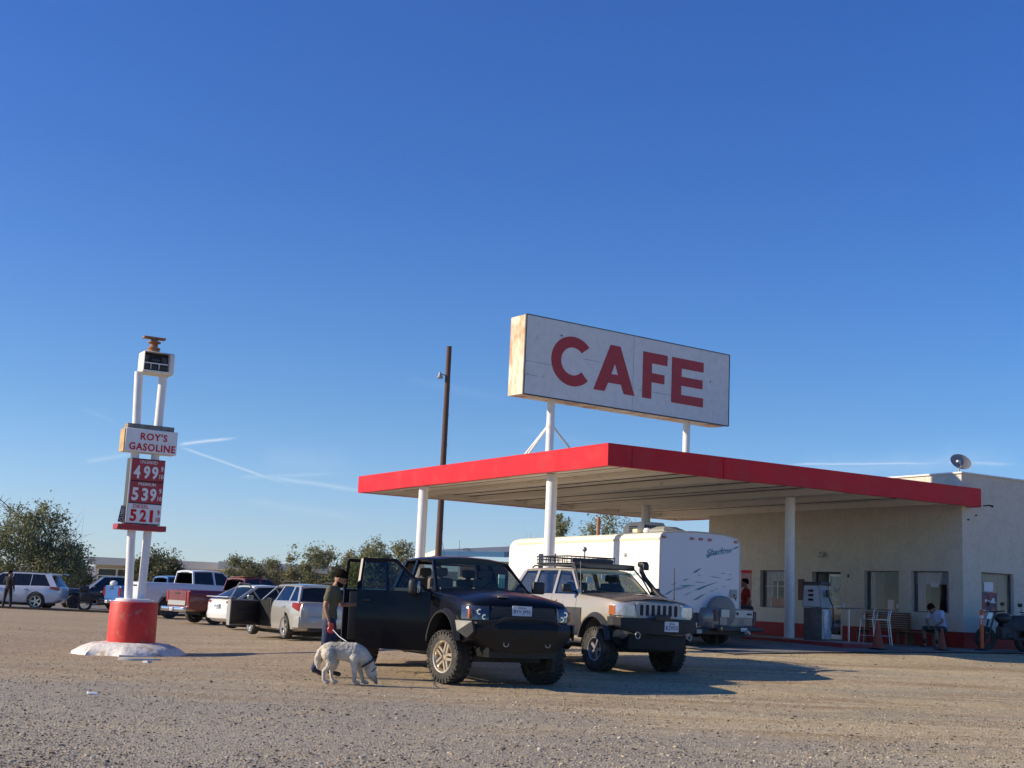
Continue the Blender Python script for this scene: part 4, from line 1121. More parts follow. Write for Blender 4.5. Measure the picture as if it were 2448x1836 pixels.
# lower cladding: a dark band around the flanks
for sy in (-1,1):
    for (x0,x1) in ((-.60,-.53),(-2.16,-.53),(-3.7,-3.22),(.50,.66)):
        if x0==-.60: continue
        b = MB(); ra=[];
        for off in (.007,-.03):
            rr_=[]
            for z_ in (.52,.66,.82,.97,1.08,1.19): rr_.append([V((x0+(x1-x0)*i/8, sy*(side_y(stj,x0+(x1-x0)*i/8,z_)+off*1.0+.005), z_)) for i in range(9)])
            b.loft(rr_,cap=False,closed=False)
        b.build('side_cladding', CL, jp)
    for x in (0,-2.69):
        b = MB(); ring=[]
        for i in range(17):
            a=R(10)+R(160)*i/16; rr0,rr1=.51,.60
            ring.append([V((x+rr0*cos(a),sy*.86,.52+rr0*sin(a))),V((x+rr0*cos(a),sy*.985,.52+rr0*sin(a))),V((x+(rr0+.03)*cos(a),sy*.99,.52+(rr0+.03)*sin(a))),V((x+rr1*cos(a),sy*.91,.52+rr1*sin(a)))])
        b.loft(ring); b.build('fender_flare', mat('flare_grey',(.035,.037,.042),.5,var=.1), jp)
    b = MB(); b.bbox(-2.3,-.45,min(sy*.84,sy*.95),max(sy*.84,sy*.95),.50,.58,.02); b.build('rock_slider', M['black'], jp)
# hood: satin dark panel with raised centre
b = MB(); rg=[]
for x,w_ in ((.70,.70),(.62,.76),(.3,.80),(-.1,.81),(-.5,.82),(-.70,.80)):
    s_=lerp_st(stj,x); row=[]
    for i in range(13):
        t=-1+2*i/12; y=w_*t; zz=s_[3]+s_[4]*(1-.35*abs(t)**1.0)*(1 if abs(t)<.999 else 0)
        k_=abs(y)/s_[1]; base = s_[3]+s_[4]*(1-min(1,max(0,(k_-.0)/.55))*.3) if k_<.55 else s_[3]+s_[4]*.7*(1-(k_-.55)/.31)
        row.append(V((x,y,max(base,s_[3])+.012+(.018 if abs(t)<.45 else 0))))
    rg.append(row)
b.loft(rg,cap=False,closed=False); b.build('hood', HOOD, jp)
for x in (-.35,.05):
    b = MB(); b.box(x-.14,x+.14,.30,.56,1.50-.02*0,1.512) if False else None
# grille with seven slots
b = MB(); yz_poly(b, [(-.46,1.05),(.46,1.05),(.53,1.28),(.46,1.33),(-.46,1.33),(-.53,1.28)], .77,.835); gj = b.build('grille', mat('grille_silver',(.33,.33,.36),.4,.4,var=.08), jp, sm=False)
for i in range(7):
    y=-.39+i*.13; b = MB(); yz_poly(b,[(y-.032,1.09),(y+.032,1.09),(y+.036,1.12),(y+.036,1.27),(y+.028,1.295),(y-.028,1.295),(y-.036,1.27),(y-.036,1.12)],.8355,.840); b.build('grille_slot', M['dark'], gj, sm=False)
for s in (-1,1):
    b = MB(); ring=[]
    for (x,y) in ((.60,.895),(.72,.86),(.79,.78),(.83,.66),(.84,.55)):
        ring.append([V((x+.008,s*(y+.006),1.08)),V((x+.008,s*(y+.006),1.27)),V((x-.03,s*(y-.01),1.31)),V((x-.12,s*(y-.1),1.31)),V((x-.12,s*(y-.1),1.08))])
    b.loft(ring); hl=b.build('headlight', M['lens'], jp)
    b = MB(); ring=[]
    for (x,y) in ((.50,.915),(.60,.905),(.68,.885)): ring.append([V((x,s*(y),1.09)),V((x,s*(y),1.26)),V((x-.02,s*(y-.05),1.26)),V((x-.02,s*(y-.05),1.09))])
    b.loft(ring); b.build('marker_light', M['amber'], hl)
b = MB(); b.loft([[V((x-.18,y,.74+dz)),V((x,y,.76+dz)),V((x+.02,y,.9)),V((x,y,1.04)),V((x-.2,y,1.05))] for y,x,dz in ((-.96,.72,.12),(-.86,.84,.08),(-.55,.92,0),(0,.94,-.02),(.55,.92,0),(.86,.84,.08),(.96,.72,.12))])
bj = b.build('bumper', mat('rubber_bumper', (.02,.02,.02), .65, var=.2, bump=.1), jp, ang=20)
b = MB(); b.bbox(.2,.82,-.66,.66,.44,.76,.03); b.build('underbody_shade', M['dark'], bj)  # dark block added to stand for the shade under the bumper
b = MB(); b.bbox(.95,.99,-.18,.18,1.0,1.12,.02); b.build('winch_cover', M['black'], bj)
for y in (-.55,.62):
    b = MB(); b.tube([(.97,y+.05*cos(a),.72+.06*sin(a)) for a in [2*pi*i/12 for i in range(12)]],.013,6,closed=True); b.build('tow_hook', M['steel'], bj)
plate(jp, .955,.22,.90,'8LZW331',1,.32,.19,top='California')
b = MB(); b.bbox(.82,.84,.83,.90,.90,1.0,.01); b.build('reflector', mat('clear_reflector',(.5,.5,.45),.3), bj)
# roof basket, light bars
b = MB(); zr=2.08
bx0,bx1,by=-3.05,-1.75,.58
for z_ in (zr,zr+.15): b.tube([(bx0,-by,z_),(bx1,-by,z_),(bx1,by,z_),(bx0,by,z_)],.016,6,closed=True)
b.tube([(bx0,-by,zr+.085),(bx1,-by,zr+.085),(bx1,by,zr+.085),(bx0,by,zr+.085)],.009,6,closed=True)
n_=13
for i in range(n_+1):
    x=bx0+(bx1-bx0)*i/n_
    for s in (-1,1): b.tube([(x,s*by,zr),(x,s*by,zr+.15)],.008,5)
    b.tube([(x,-by,zr),(x,by,zr)],.009,5)
for i in range(1,11):
    y=-by+2*by*i/11
    for x in (bx0,bx1): b.tube([(x,y,zr),(x,y,zr+.15)],.008,5)
bk = b.build('roof_basket', M['black'], jp, loc=(0,0,0))
b = MB()
for s in (-1,1): b.tube([(-3.2,s*.6,1.99),(-3.1,s*.61,2.03),(-1.5,s*.61,2.04),(-1.38,s*.6,1.99)],.018,8)
b.box(-2.9,-2.84,-.62,.62,2.03,2.06); b.box(-1.9,-1.84,-.62,.62,2.03,2.06); b.build('roof_rack', M['trim'], jp)
b = MB()
for i in range(12):
    a=-1+2*i/11
    pass
b.loft([[V((-1.18-.10*t*t*1.0,.72*t,1.975)),V((-1.08-.10*t*t,.72*t,1.985)),V((-1.08-.10*t*t,.72*t,2.085)),V((-1.18-.10*t*t,.72*t,2.095))] for t in [-1+2*i/14 for i in range(15)]])
lb = b.build('light_bar', M['black'], jp)
b = MB(); b.loft([[V((-1.078-.10*t*t,.70*t,2.0)),V((-1.074-.10*t*t,.70*t,2.07)),V((-1.10-.10*t*t,.70*t,2.07)),V((-1.10-.10*t*t,.70*t,2.0))] for t in [-1+2*i/14 for i in range(15)]]); b.build('light_lens', mat('bar_lens',(.16,.15,.13),.25,.3,var=.3,vscale=30), lb)
for s in (-1,1):
    b = MB(); b.tube([(-1.2,s*.70,2.03),(-.95,s*.78,1.80),(-.72,s*.84,1.5)],.016,6); b.build('bar_bracket', M['black'], lb)
b = MB(); b.bbox(-1.72,-1.66,-.5,.5,zr+.02,zr+.12,.02); b.build('light_bar', M['trim'], jp)
b = MB(); b.cyl((-2.2,.1,zr+.0),(-2.2,.1,zr+.30),.02,.02,8); b.sphere((-2.2,.1,zr+.33),.055,10,6); b.build('roof_light', M['steel'], jp)
# snorkel up the left windscreen post
b = MB(); b.tube([(-.15,.86,1.40),(-.45,.90,1.47),(-.72,.92,1.60),(-1.0,.86,1.84),(-1.10,.84,1.98),(-1.09,.84,2.10)],[.05,.055,.05,.048,.048,.05],10)
b.bbox(-1.17,-.93,.76,.92,2.06,2.18,.05,3); b.bbox(-.97,-.91,.77,.91,2.0,2.13,.02); b.build('snorkel', M['black'], jp)
b = MB(); b.cyl((-.3,.86,1.42),(-.3,.86,1.50),.018,.018,8); b.cyl((-.3,.86,1.5),(-.3,.86,2.10),.012,.008,6); b.build('antenna', M['black'], jp, loc=(.35,.02,-.05))
b = MB(); b.cyl((-.66,-.86,1.45),(-.72,-.86,2.1),.005,.003,6); b.build('antenna', M['steel'], jp)
b = MB(); b.tube([(-.58,.25,1.50),(-.70,-.05,1.54),(-.76,-.4,1.57)],.009,6); b.tube([(-.58,-.3,1.50),(-.70,-.6,1.54)],.009,6); b.build('wiper', M['black'], jp)
stk_ = mat('sticker', (.4,.5,.48), .6)
b = MB(); b.box(-.86,-.85,-.62,-.48,1.68,1.80); b.build('windshield_sticker', stk_, jp)
b = MB(); b.box(-.98,-.97,-.2,-.12,1.76,1.86); b.build('windshield_sticker', stk_, jp)
for s in (-1,1): part_yz('tail_light', [(s*.74,1.1),(s*.88,1.1),(s*.88,1.42),(s*.74,1.42)], -3.91,-3.85, M['redlens'], jp)

# ================================================================ 3. silver hatchback wagon with its door open
SV = paint('silver_paint', (.42,.41,.38), .3, .35, dust=.12, dcol=(.4,.34,.27))
SS = dict(st=[(-.92,.62,.40,.86,.01),(-.88,.76,.34,.95,.01),(-.72,.83,.24,1.0,.01),(-.3,.86,.20,1.0,.01),(.9,.865,.19,.99,.01),(2.0,.865,.19,.97,.02),(2.5,.86,.2,.9,.05),(3.1,.84,.22,.82,.05),(3.42,.76,.26,.72,.03),(3.5,.62,.32,.62,.01)],
  paint=SV, R=.31, tw=.205, rr=.215, rim='five', alloy=M['alloy'], track=1.53, xf=2.525, xr=0, arch=.36, arch_z=.33,
  cab=dict(x=(2.0,1.25,-.42,-.78),zb=.965,zr=1.385,wb=.80,wr=.61,pillars=[(.92,.72,.07),(-.08,-.05,.09)],dw=.13,crown=.045),
  seats=(.95,), glass=M['tint'], rglass=M['darkglass'], mir=(.08,.14,.1), mirror_sides=(-1,), open_windows=[(0,1)],
  doors=[(-.0,.92,.28,.96,(1,-1)),(.96,1.95,.28,.95,(-1,))])
SX, SY = -4.98, 34.95; th_s = R(31)
sb = make_car('silver_wagon', 'dusty silver compact wagon with its driver door standing open, parked left of the black pickup', 'car', (SX,SY), pi/2+th_s, SS)
b = MB(); b.box(.98,1.93,.80,.872,.28,.98); b.build('door_opening', M['dark'], sb)
e = MB(); Ld=1.12; ring=[]
for zz in [.27+.68*i/6 for i in range(7)]:
    t=(zz-.27)/.68; bl=.03*sin(pi*t)
    ring.append([V((0,.0+bl,zz)),V((-Ld*.5,.01+bl,zz)),V((-Ld,.0+bl,zz)),V((-Ld,-.10,zz)),V((0,-.10,zz))])
e.loft(ring); fb=[V((.02,-.03,.95)),V((-.55,-.16,1.38)),V((-.92,-.17,1.40)),V((-Ld+.02,-.03,.95))]
for i in range(3): e.tube([fb[i],(fb[i]+fb[i+1])/2,fb[i+1]],.018,6)
sdo = e.build('door', SV, sb, ang=30); sdo.location=(2.0,.86,0); sdo.rotation_euler=(0,0,-R(66))
side_pane('door_glass', [tuple(p) for p in fb], .004, M['glass'], sdo)
e = MB(); e.bbox(-Ld+.01,-.02,-.135,-.098,.30,.93,.02); e.bbox(-.85,-.3,-.17,-.13,.62,.68,.02); e.tube([(-.15,-.13,.33),(-.5,-.15,.4),(-.85,-.14,.34)],.02,6); e.build('inner_trim', M['black'], sdo)
e = MB(); e.bbox(-.30,-.12,.06,.14,.97,1.08,.03); e.build('mirror', SV, sdo)
e = MB(); e.bbox(-.315,-.305,.07,.13,.98,1.07,.01); e.build('mirror_glass', M['chrome'], sdo)
for s in (-1,1):
    b = MB(); ring=[]
    for (x,y) in ((-.52,.868),(-.66,.842),(-.80,.79),(-.885,.70)):
        k_ = (x+.44)/(-.44)
        ring.append([V((x-.008,s*(y+.008),.86-.16*k_)),V((x-.008,s*(y+.008),.92)),V((x+.0,s*(y-.02),.945)),V((x+.06,s*(y-.1),.945)),V((x+.06,s*(y-.1),.86-.16*k_))])
    b.loft(ring); tl=b.build('tail_light', M['redlens'], sb)
    b = MB(); b.bbox(-.905,-.86,min(s*.60,s*.72),max(s*.60,s*.72),.75,.83,.01); b.build('reverse_lamp', M['lens'], tl)
b = MB(); b.loft([[V((x+.1,y,.30)),V((x,y,.32)),V((x-.02,y,.5)),V((x,y,.60)),V((x+.1,y,.61))] for y,x in ((-.86,-.62),(-.80,-.84),(-.5,-.96),(0,-.98),(.5,-.96),(.80,-.84),(.86,-.62))]); b.build('bumper', SV, sb, ang=25)
b = MB(); b.bbox(-.93,-.70,-.5,.5,.22,.32,.03); b.build('bumper_valance', M['black'], sb)
plate(sb, -.995,0,.66,'5KVR 218',-1)
b = MB(); b.tube([(.95,.60,1.47),(.8,.6,1.50),(-.2,.6,1.50),(-.35,.6,1.46)],.014,6); b.tube([(.95,-.60,1.47),(.8,-.6,1.50),(-.2,-.6,1.50),(-.35,-.6,1.46)],.014,6); b.build('roof_rail', M['trim'], sb)
b = MB(); b.cyl((-.9,-.45,.27),(-1.0,-.45,.27),.04,.04,10); b.build('exhaust', M['steel'], sb)

# ================================================================ 4. cars parked further back
def pickup_spec(paint_, R_=.39, lift=0.0, crew=False, L=5.5, glass_=None, alloy=None, dw=.08):
    z=lift
    return dict(st=[(-1.18,.88,.58+z,1.24+z,.01),(-1.14,.94,.52+z,1.27+z,.01),(-.9,.97,.46+z,1.28+z,.01),(1.2,.975,.44+z,1.29+z,.01),(3.0,.975,.44+z,1.27+z,.02),(3.3,.97,.46+z,1.2+z,.06),(4.2,.94,.5+z,1.1+z,.05),(4.42,.86,.55+z,1.02+z,.02)],
     paint=paint_, R=R_, tw=.25, rr=R_*.60, rim='six', alloy=alloy or M['alloy'], track=1.68, xf=3.55, xr=0, arch=R_*1.25, arch_z=R_+.04+z*.6,
     cut=[(-1.08,1.02 if crew else 1.12,-.8,.8,.72+z,1.6+z)],
     cab=dict(x=(2.95,2.35,1.25 if not crew else .98,1.16 if not crew else .95),zb=1.285+z,zr=1.80+z,wb=.90,wr=.72,pillars=[(1.95,1.9,.09)],dw=dw,crown=.05),
     glass=glass_ or M['darkglass'], wglass=M['darkglass'], rglass=M['tint'], mir=(.1,.2,.2),
     doors=[(1.28 if not crew else 1.1,2.0,.56+z,1.24+z,(-1,1)),(2.04,2.95,.56+z,1.24+z,(-1,1))], deck=True)
def pickup_tail(o, z, tg, bumperm, tail=M['redlens'], tx=None, pm=None):
    b = MB(); b.bbox(-1.205,-1.175,-.74,.74,.66+z,1.24+z,.01,1); t = b.build('tailgate', pm, o)
    b = MB(); b.bbox(-1.225,-1.206,-.2,.2,1.10+z,1.16+z,.008,1); b.build('handle', M['black'], t)
    if tg:
        b = MB(); b.bbox(-1.222,-1.206,-.73,.73,.68+z,.86+z,.005,1); b.build('tailgate_band', tg, t)
    for s in (-1,1): part_yz('tail_light', [(s*.79,.80+z),(s*.93,.80+z),(s*.93,1.2+z),(s*.79,1.2+z)], -1.20,-1.12, tail, o)
    b = MB(); b.bbox(-1.42,-1.22,-.93,.93,.44+z,.62+z,.04); bb=b.build('bumper', bumperm, o)
    b = MB(); b.box(-1.43,-1.418,-.2,.2,.46+z,.6+z); b.build('plate_recess', M['black'], bb)
    plate(o, -1.435,0,.53+z,'7T41 906',-1,.28,.12)
RP = paint('maroon_paint', (.16,.012,.018), .3, .1, dust=.12)
AZ = R(50); rzp = pi/2-AZ
rp = make_car('red_pickup', 'old dark red pickup with a chrome bumper parked behind the silver wagon', 'pickup truck', (-11.55,51.0), rzp, pickup_spec(RP, .375, 0.0))
pickup_tail(rp, 0, mat('silver_band',(.45,.44,.42),.4,.5), M['chrome'], pm=RP)
rp.children[0]
b = MB(); b.bbox(1.3,2.35,-.60,.60,1.856,1.872,.005,1); b.build('roof_wear', mat('faded_roof', (.42,.25,.15), .6, var=.2, col2=(.3,.08,.05), c2scale=2), rp)
WP = paint('white_truck_paint', (.70,.71,.74), .3, 0, dust=.08)
wp = make_car('white_pickup', 'large white crew cab pickup parked behind the red pickup, seen past the pylon posts', 'pickup truck', (-14.9,57.2), rzp, pickup_spec(WP, .44, .13, crew=True, alloy=M['trim']))
wp.scale=(1.05,1.05,1.07)
pickup_tail(wp, .13, None, M['chrome'], pm=WP)
BP = paint('blue_truck_paint', (.05,.16,.42), .3, .1, dust=.08)
bp1 = make_car('blue_pickup', 'bright blue pickup with its tailgate showing left of the pylon posts', 'pickup truck', (-17.55,62.6), rzp, pickup_spec(BP, .36, 0))
pickup_tail(bp1, -.0, None, M['chrome'], pm=BP)
b = MB(); b.sphere((0,0,.12),.16,14,9,(1.15,.95,.85)); b.box(-.2,.0,-.13,.13,.0,.04)
pz = bp1.matrix_world if False else None
bpc = V((-17.55,62.6,0)); q = Matrix.Rotation(rzp,4,'Z')@V((-1.13,.0,0))
b.build('helmet', M['white_clean'], loc=(bpc.x+q.x,bpc.y+q.y,1.27), label='white helmet resting on the tailgate of the bright blue pickup', cat='helmet')
bp2 = make_car('blue_pickup', 'blue pickup cab showing behind the bed of the white pickup', 'pickup truck', (-20.3,74.0), rzp, pickup_spec(BP, .38, .05, crew=True))
pickup_tail(bp2, .05, None, M['chrome'], pm=BP)
# white sedan seen from its tail
WS = paint('pearl_white', (.72,.72,.71), .28, 0, dust=.06)
def sedan_spec(pm, **k):
    d = dict(st=[(-1.04,.56,.55,.80,.01),(-1.01,.72,.42,.90,.02),(-.94,.82,.34,.97,.03),(-.8,.88,.26,1.02,.035),(-.55,.90,.23,1.04,.03),(-.2,.91,.21,1.03,.02),(.9,.92,.2,.98,.01),(2.2,.915,.2,.95,.03),(2.9,.90,.2,.86,.05),(3.45,.84,.24,.72,.04),(3.62,.66,.32,.6,.01)],
     paint=pm, R=.335, tw=.22, rr=.23, rim='ten', alloy=M['alloy'], track=1.58, xf=2.75, xr=0, arch=.385, arch_z=.345,
     cab=dict(x=(2.25,1.35,.0,-.86),zb=1.0,zr=1.46,wb=.83,wr=.60,pillars=[(1.0,.8,.05)],dw=.16,crown=.04),
     glass=M['darkglass'], wglass=M['darkglass'], rglass=M['darkglass'], mir=(.1,.15,.1), doors=[(1.02,2.1,.3,.93,(1,-1)),(.15,.98,.3,.95,(1,-1))], rbow=.05)
    d.update(k); return d
ws = make_car('white_sedan', 'white sedan with red tail lights between the silver wagon and the red pickup', 'car', (-8.75,44.6), pi/2-R(48), sedan_spec(WS))
for s in (-1,1):
    b = MB(); b.loft([[V((x-.01,s*(y+.008),z0)),V((x-.01,s*(y+.008),z1)),V((x+.05,s*(y-.06),z1)),V((x+.05,s*(y-.06),z0))] for x,y,z0,z1 in ((-.50,.885,.86,.90),(-.75,.865,.83,.95),(-.92,.80,.82,.96),(-1.0,.66,.84,.95),(-1.02,.5,.86,.93))])
    b.build('tail_light', M['redlens'], ws)
b = MB(); b.bbox(-1.1,-.8,-.7,.7,1.06,1.085,.012); b.build('spoiler', WS, ws)
b = MB(); b.loft([[V((x+.14,y,.32)),V((x,y,.36)),V((x-.03,y,.5)),V((x,y,.64)),V((x+.1,y,.66))] for y,x in ((-.9,-.7),(-.84,-.94),(-.5,-1.07),(0,-1.1),(.5,-1.07),(.84,-.94),(.9,-.7))]); b.build('bumper', WS, ws, ang=25)
plate(ws, -1.10,0,.78,'6YTR 402',-1)
DS = paint('dark_car_paint', (.03,.03,.035), .3, .1, dust=.1)
sun_roof = make_car('dark_sedan', 'dark sedan hidden behind the white sedan with only its roof in sight', 'car', (-7.0,50.5), pi/2-R(48), sedan_spec(DS))
# silver-white SUV at the left edge
HW = paint('pale_silver_paint', (.56,.60,.68), .3, .15, dust=.06)
HS = dict(st=[(-1.05,.72,.5,1.0,.0),(-1.0,.86,.42,1.08,.01),(-.8,.93,.30,1.12,.01),(-.3,.955,.27,1.12,.01),(1.4,.96,.26,1.08,.01),(2.6,.955,.27,1.05,.03),(3.1,.94,.28,1.0,.06),(3.6,.88,.32,.9,.04),(3.74,.7,.4,.75,.01)],
  paint=HW, R=.37, tw=.25, rr=.25, rim='five', alloy=M['alloy'], track=1.66, xf=2.79, xr=0, arch=.44, arch_z=.40,
  cab=dict(x=(2.55,1.75,-.55,-.92),zb=1.09,zr=1.66,wb=.885,wr=.70,pillars=[(1.35,1.2,.03),(.35,.32,.03)],dw=.30,crown=.05),
  glass=M['darkglass'], wglass=M['windshield'], mir=(.12,.2,.16), doors=[(1.35,2.45,.4,1.04,(1,-1)),(.45,1.31,.4,1.06,(1,-1))])
hs = make_car('silver_suv', 'pale silver family SUV parked side on at the left edge of the lot', 'SUV', (-22.35,63.6), pi+R(2), HS)
for s in (-1,1):
    b = MB(); b.loft([[V((x-.01,s*(y+.01),z0)),V((x-.01,s*(y+.01),z1)),V((x+.05,s*(y-.06),z1)),V((x+.05,s*(y-.06),z0))] for x,y,z0,z1 in ((-.62,.94,1.0,1.08),(-.85,.92,.94,1.08),(-1.0,.84,.9,1.07),(-1.04,.7,.95,1.05))]); b.build('tail_light', M['redlens'], hs)
b = MB(); b.bbox(-1.02,-.62,-.68,.68,1.665,1.70,.02); b.build('spoiler', HW, hs)
b = MB()
for s in (-1,1): b.tube([(1.5,s*.62,1.70),(1.3,s*.62,1.76),(-.1,s*.62,1.76),(-.3,s*.62,1.70)],.016,6)
b.build('roof_rail', M['trim'], hs)
# black soft-top off-roader behind the motorcycle
BK = paint('black_paint', (.015,.015,.017), .35, 0, dust=.1)
BS = dict(st=[(-.75,.72,.5,1.0,.0),(-.7,.80,.45,1.06,.0),(.6,.82,.42,1.06,.0),(1.6,.82,.42,1.05,.02),(2.5,.76,.5,1.0,.03),(2.7,.66,.55,.92,.01)],
  paint=BK, R=.36, tw=.24, rr=.2, rim='five', alloy=M['trim'], track=1.5, xf=2.2, xr=0, arch=.44, arch_z=.40,
  cab=dict(x=(1.45,.75,-.55,-.70),zb=1.06,zr=1.66,wb=.78,wr=.64,pillars=[(.5,.45,.06)],dw=.12,crown=.04),
  glass=M['darkglass'], wglass=mat('bright_windshield',(.32,.33,.36),.1,.6), rglass=M['darkglass'], mir=(.1,.15,.16), doors=[(.5,1.4,.5,1.02,(1,-1))])
bk_ = make_car('black_car', 'small black hardtop car with a sloping windshield parked behind the touring motorcycle', 'car', (-20.1,68.0), pi+R(28), BS)
# grey pickup under the canopy, tailgate towards the pump island
GP = paint('grey_truck_paint', (.13,.15,.17), .4, .2, dust=.15)
gp_ = make_car('grey_pickup', 'dark grey pickup standing under the canopy with a pale band across its tailgate', 'pickup truck', (5.0,33.6), pi/2+R(47), pickup_spec(GP, .40, .10, dw=.1), )
pickup_tail(gp_, .10, None, M['black'], pm=GP, tail=mat('dark_red_lens',(.06,.012,.012),.4))  # tail lenses in a very dark red
gp_.scale=(1,1,.68)
b = MB(); b.bbox(-1.232,-1.208,-.72,.72,1.05,1.33,.006,1); tb=b.build('tailgate_band', mat('brushed_band',(.42,.41,.40),.4,.5,var=.1,stretch=(.3,8,8)), gp_)
b = MB(); b.prism([(0,-.06),(.04,-.02),(.045,.05),(-.045,.05),(-.04,-.02)],.008,Matrix.Translation((-1.234,-.0,1.19))@Matrix(((0,0,-1,0),(-1,0,0,0),(0,1,0,0),(0,0,0,1)))); b.build('emblem', M['dark'], tb)
b = MB(); b.box(-1.238,-1.233,-.66,-.44,1.15,1.22); b.build('badge', M['trim'], tb)
b = MB(); b.sphere((-1.55,0,.56),.045,10,6); b.cyl((-1.40,0,.50),(-1.60,0,.50),.03,.03,8); b.build('tow_ball', M['chrome'], gp_)
# move the reused tail band pieces of this pickup into place
# ================================================================ travel trailer
RV_C = V((3.80,31.85,0)); k_ = R(26.8)
rv = empty('travel_trailer', (RV_C.x,RV_C.y,G(RV_C.x,RV_C.y)+.02), pi/2+k_, 'long white travel trailer with teal swooshes parked under the canopy behind the off-road SUV', 'trailer')
# local: x forward (away), y left, rear left corner at 0,0 ; body runs y from -2.45 to 0
RZ = G(RV_C.x,RV_C.y)+.02; zb_ = 1.34-RZ; zt_=3.27-RZ
sid = mat('trailer_siding', (.80,.78,.73), .5, var=.04, vscale=2)
nt_=sid.node_tree; bs=nt_.nodes['Principled BSDF']; tc=nt_.nodes.new('ShaderNodeTexCoord'); wv=nt_.nodes.new('ShaderNodeTexWave'); wv.bands_direction='Z'; wv.inputs['Scale'].default_value=3.4
nt_.links.new(tc.outputs['Object'],wv.inputs['Vector']); bpn=nt_.nodes.new('ShaderNodeBump'); bpn.inputs['Strength'].default_value=.35; bpn.inputs['Distance'].default_value=.02
nt_.links.new(wv.outputs['Fac'],bpn.inputs['Height']); nt_.links.new(bpn.outputs['Normal'],bs.inputs['Normal'])
LV=8.0
def rvring(x, z0=zb_, dz=0, ins=0):
    r=[(-ins,z0),(-ins,zt_-.16+dz),(-.03-ins,zt_-.07+dz),(-.10-ins,zt_-.02+dz)]
    top=[(-.5,zt_+.03+dz),(-1.0,zt_+.05+dz),(-1.45,zt_+.05+dz),(-1.95,zt_+.03+dz)]
    l=[(-2.45+.10+ins,zt_-.04+dz),(-2.45+.03+ins,zt_-.10+dz),(-2.45+ins,zt_-.20+dz),(-2.45+ins,z0)]
    return [V((x,y,z)) for y,z in r+top+l]
b = MB(); b.loft([rvring(0),rvring(LV-.4),rvring(LV-.05,dz=-.03),rvring(LV+.12,z0=zb_+.1,dz=-.12,ins=.01)]); rvb = b.build('body', sid, rv, ang=30)
b = MB(); b.loft([rvring(-.004,z0=zb_+.02,ins=.012),rvring(.0,z0=zb_+.02,ins=.012)]); 
b.build('rear_panel', mat('smooth_white_panel', (.66,.66,.68), .35, var=.03, vscale=1), rv, ang=30)
b = MB(); tr_=rvring(-.012); b.tube([(p.x,p.y,p.z) for p in tr_],.018,6); b.build('edge_trim', mat('roof_trim',(.5,.45,.36),.6), rv)
b = MB(); b.box(0.02,LV-.4,.001,.012,zt_-.20,zt_-.14); b.build('gutter', mat('gutter_cream',(.66,.58,.42),.6), rv)
b = MB(); b.box(.02,LV-.2,-2.43,-.02,zb_-.34,zb_-.001); b.build('skirt', mat('skirt_grey',(.06,.06,.065),.6,var=.2), rv)
b = MB(); b.bbox(-.28,-.02,-2.4,-.02,zb_-.52,zb_-.36,.02); rb_=b.build('bumper', M['black'], rv)
b = MB(); b.bbox(-.30,-.281,-1.1,-.95,zb_-.50,zb_-.40,.005,1); b.build('reflector', mat('grey_reflector',(.4,.4,.38),.4), rb_)
for y,m_ in ((-.12,'redlens'),(-.95,'redlens'),(-1.22,'redlens'),(-1.49,'redlens'),(-2.30,'redlens')):
    b = MB(); zz = zt_-.13 if y in (-.12,-2.30) else zt_-.12
    b.bbox(-.03,-.005,y-.06,y+.06,zz-.03,zz+.03,.01,1); b.build('marker_light', M['redlens'], rv)
teal = mat('teal_decal', (.06,.22,.26), .5, var=.3, vscale=4, col2=(.20,.38,.41), c2scale=3)
# decals on the rear: local plane facing -x ; u from left(y=0) to right(y=-2.45), v height fraction
b = MB()
def swoosh(u0,v0,u1,v1,th,xoff=-.0075):
    a=V((xoff,-u0*2.45,zb_+v0*(zt_-zb_))); c=V((xoff,-u1*2.45,zb_+v1*(zt_-zb_))); d=(c-a); n=V((0,-d.z,d.y)).normalized()*th*1.7
    m=(a+c)/2
    A=[a, m-n*.6+d*.12, c, m+n-d*.18]; va=[b.b.verts.new(p) for p in A]; vb=[b.b.verts.new(p+V((-.002,0,0))) for p in A]
    b.b.faces.new(va); b.b.faces.new(vb[::-1])
    for i in range(4): b.b.faces.new((va[i],va[(i+1)%4],vb[(i+1)%4],vb[i]))
for q in ((.06,.20,.19,.28,.018),(.15,.33,.22,.37,.01),(.28,.40,.36,.42,.012),(.40,.50,.52,.57,.02),(.18,.30,.40,.31,.01),(.24,.33,.45,.34,.02),(.17,.28,.30,.29,.014),
          (.42,.28,.62,.36,.022),(.55,.34,.72,.40,.012),(.30,.21,.40,.26,.012),(.41,.15,.58,.25,.02),(.62,.28,.68,.29,.01),(.68,.31,.73,.32,.008),(.77,.35,.83,.355,.008),
          (.42,.39,.58,.385,.008),(.62,.47,.78,.455,.009),(.80,.43,.92,.46,.01),(.75,.52,.82,.515,.008),(.85,.505,.90,.51,.008),(.46,.48,.52,.475,.008)): swoosh(*q)
b.build('decal', teal, rv, sm=False)
d_ = text_mesh('Shadow', .86, .17, extrude=.002, bold=.02, shear=.5)
dc = link('decal_lettering', d_, teal, rv, (-.010,-1.83,zb_+.80*(zt_-zb_))); dc.rotation_euler = (pi/2,0,-pi/2); dc.matrix_local = Matrix.Translation((-.010,-1.80,zb_+.80*(zt_-zb_)))@Matrix.Rotation(-pi/2,4,'Z')@Matrix.Rotation(pi/2,4,'X')@Matrix.Rotation(R(9),4,'Z')
b = MB(); swoosh(.56,.70,.66,.77,.02,-.009); swoosh(.90,.845,.985,.88,.02,-.009); b.build('decal', teal, rv, sm=False)
d_ = text_mesh('Shadow', .55, .11, extrude=.002, bold=.02, shear=.5)
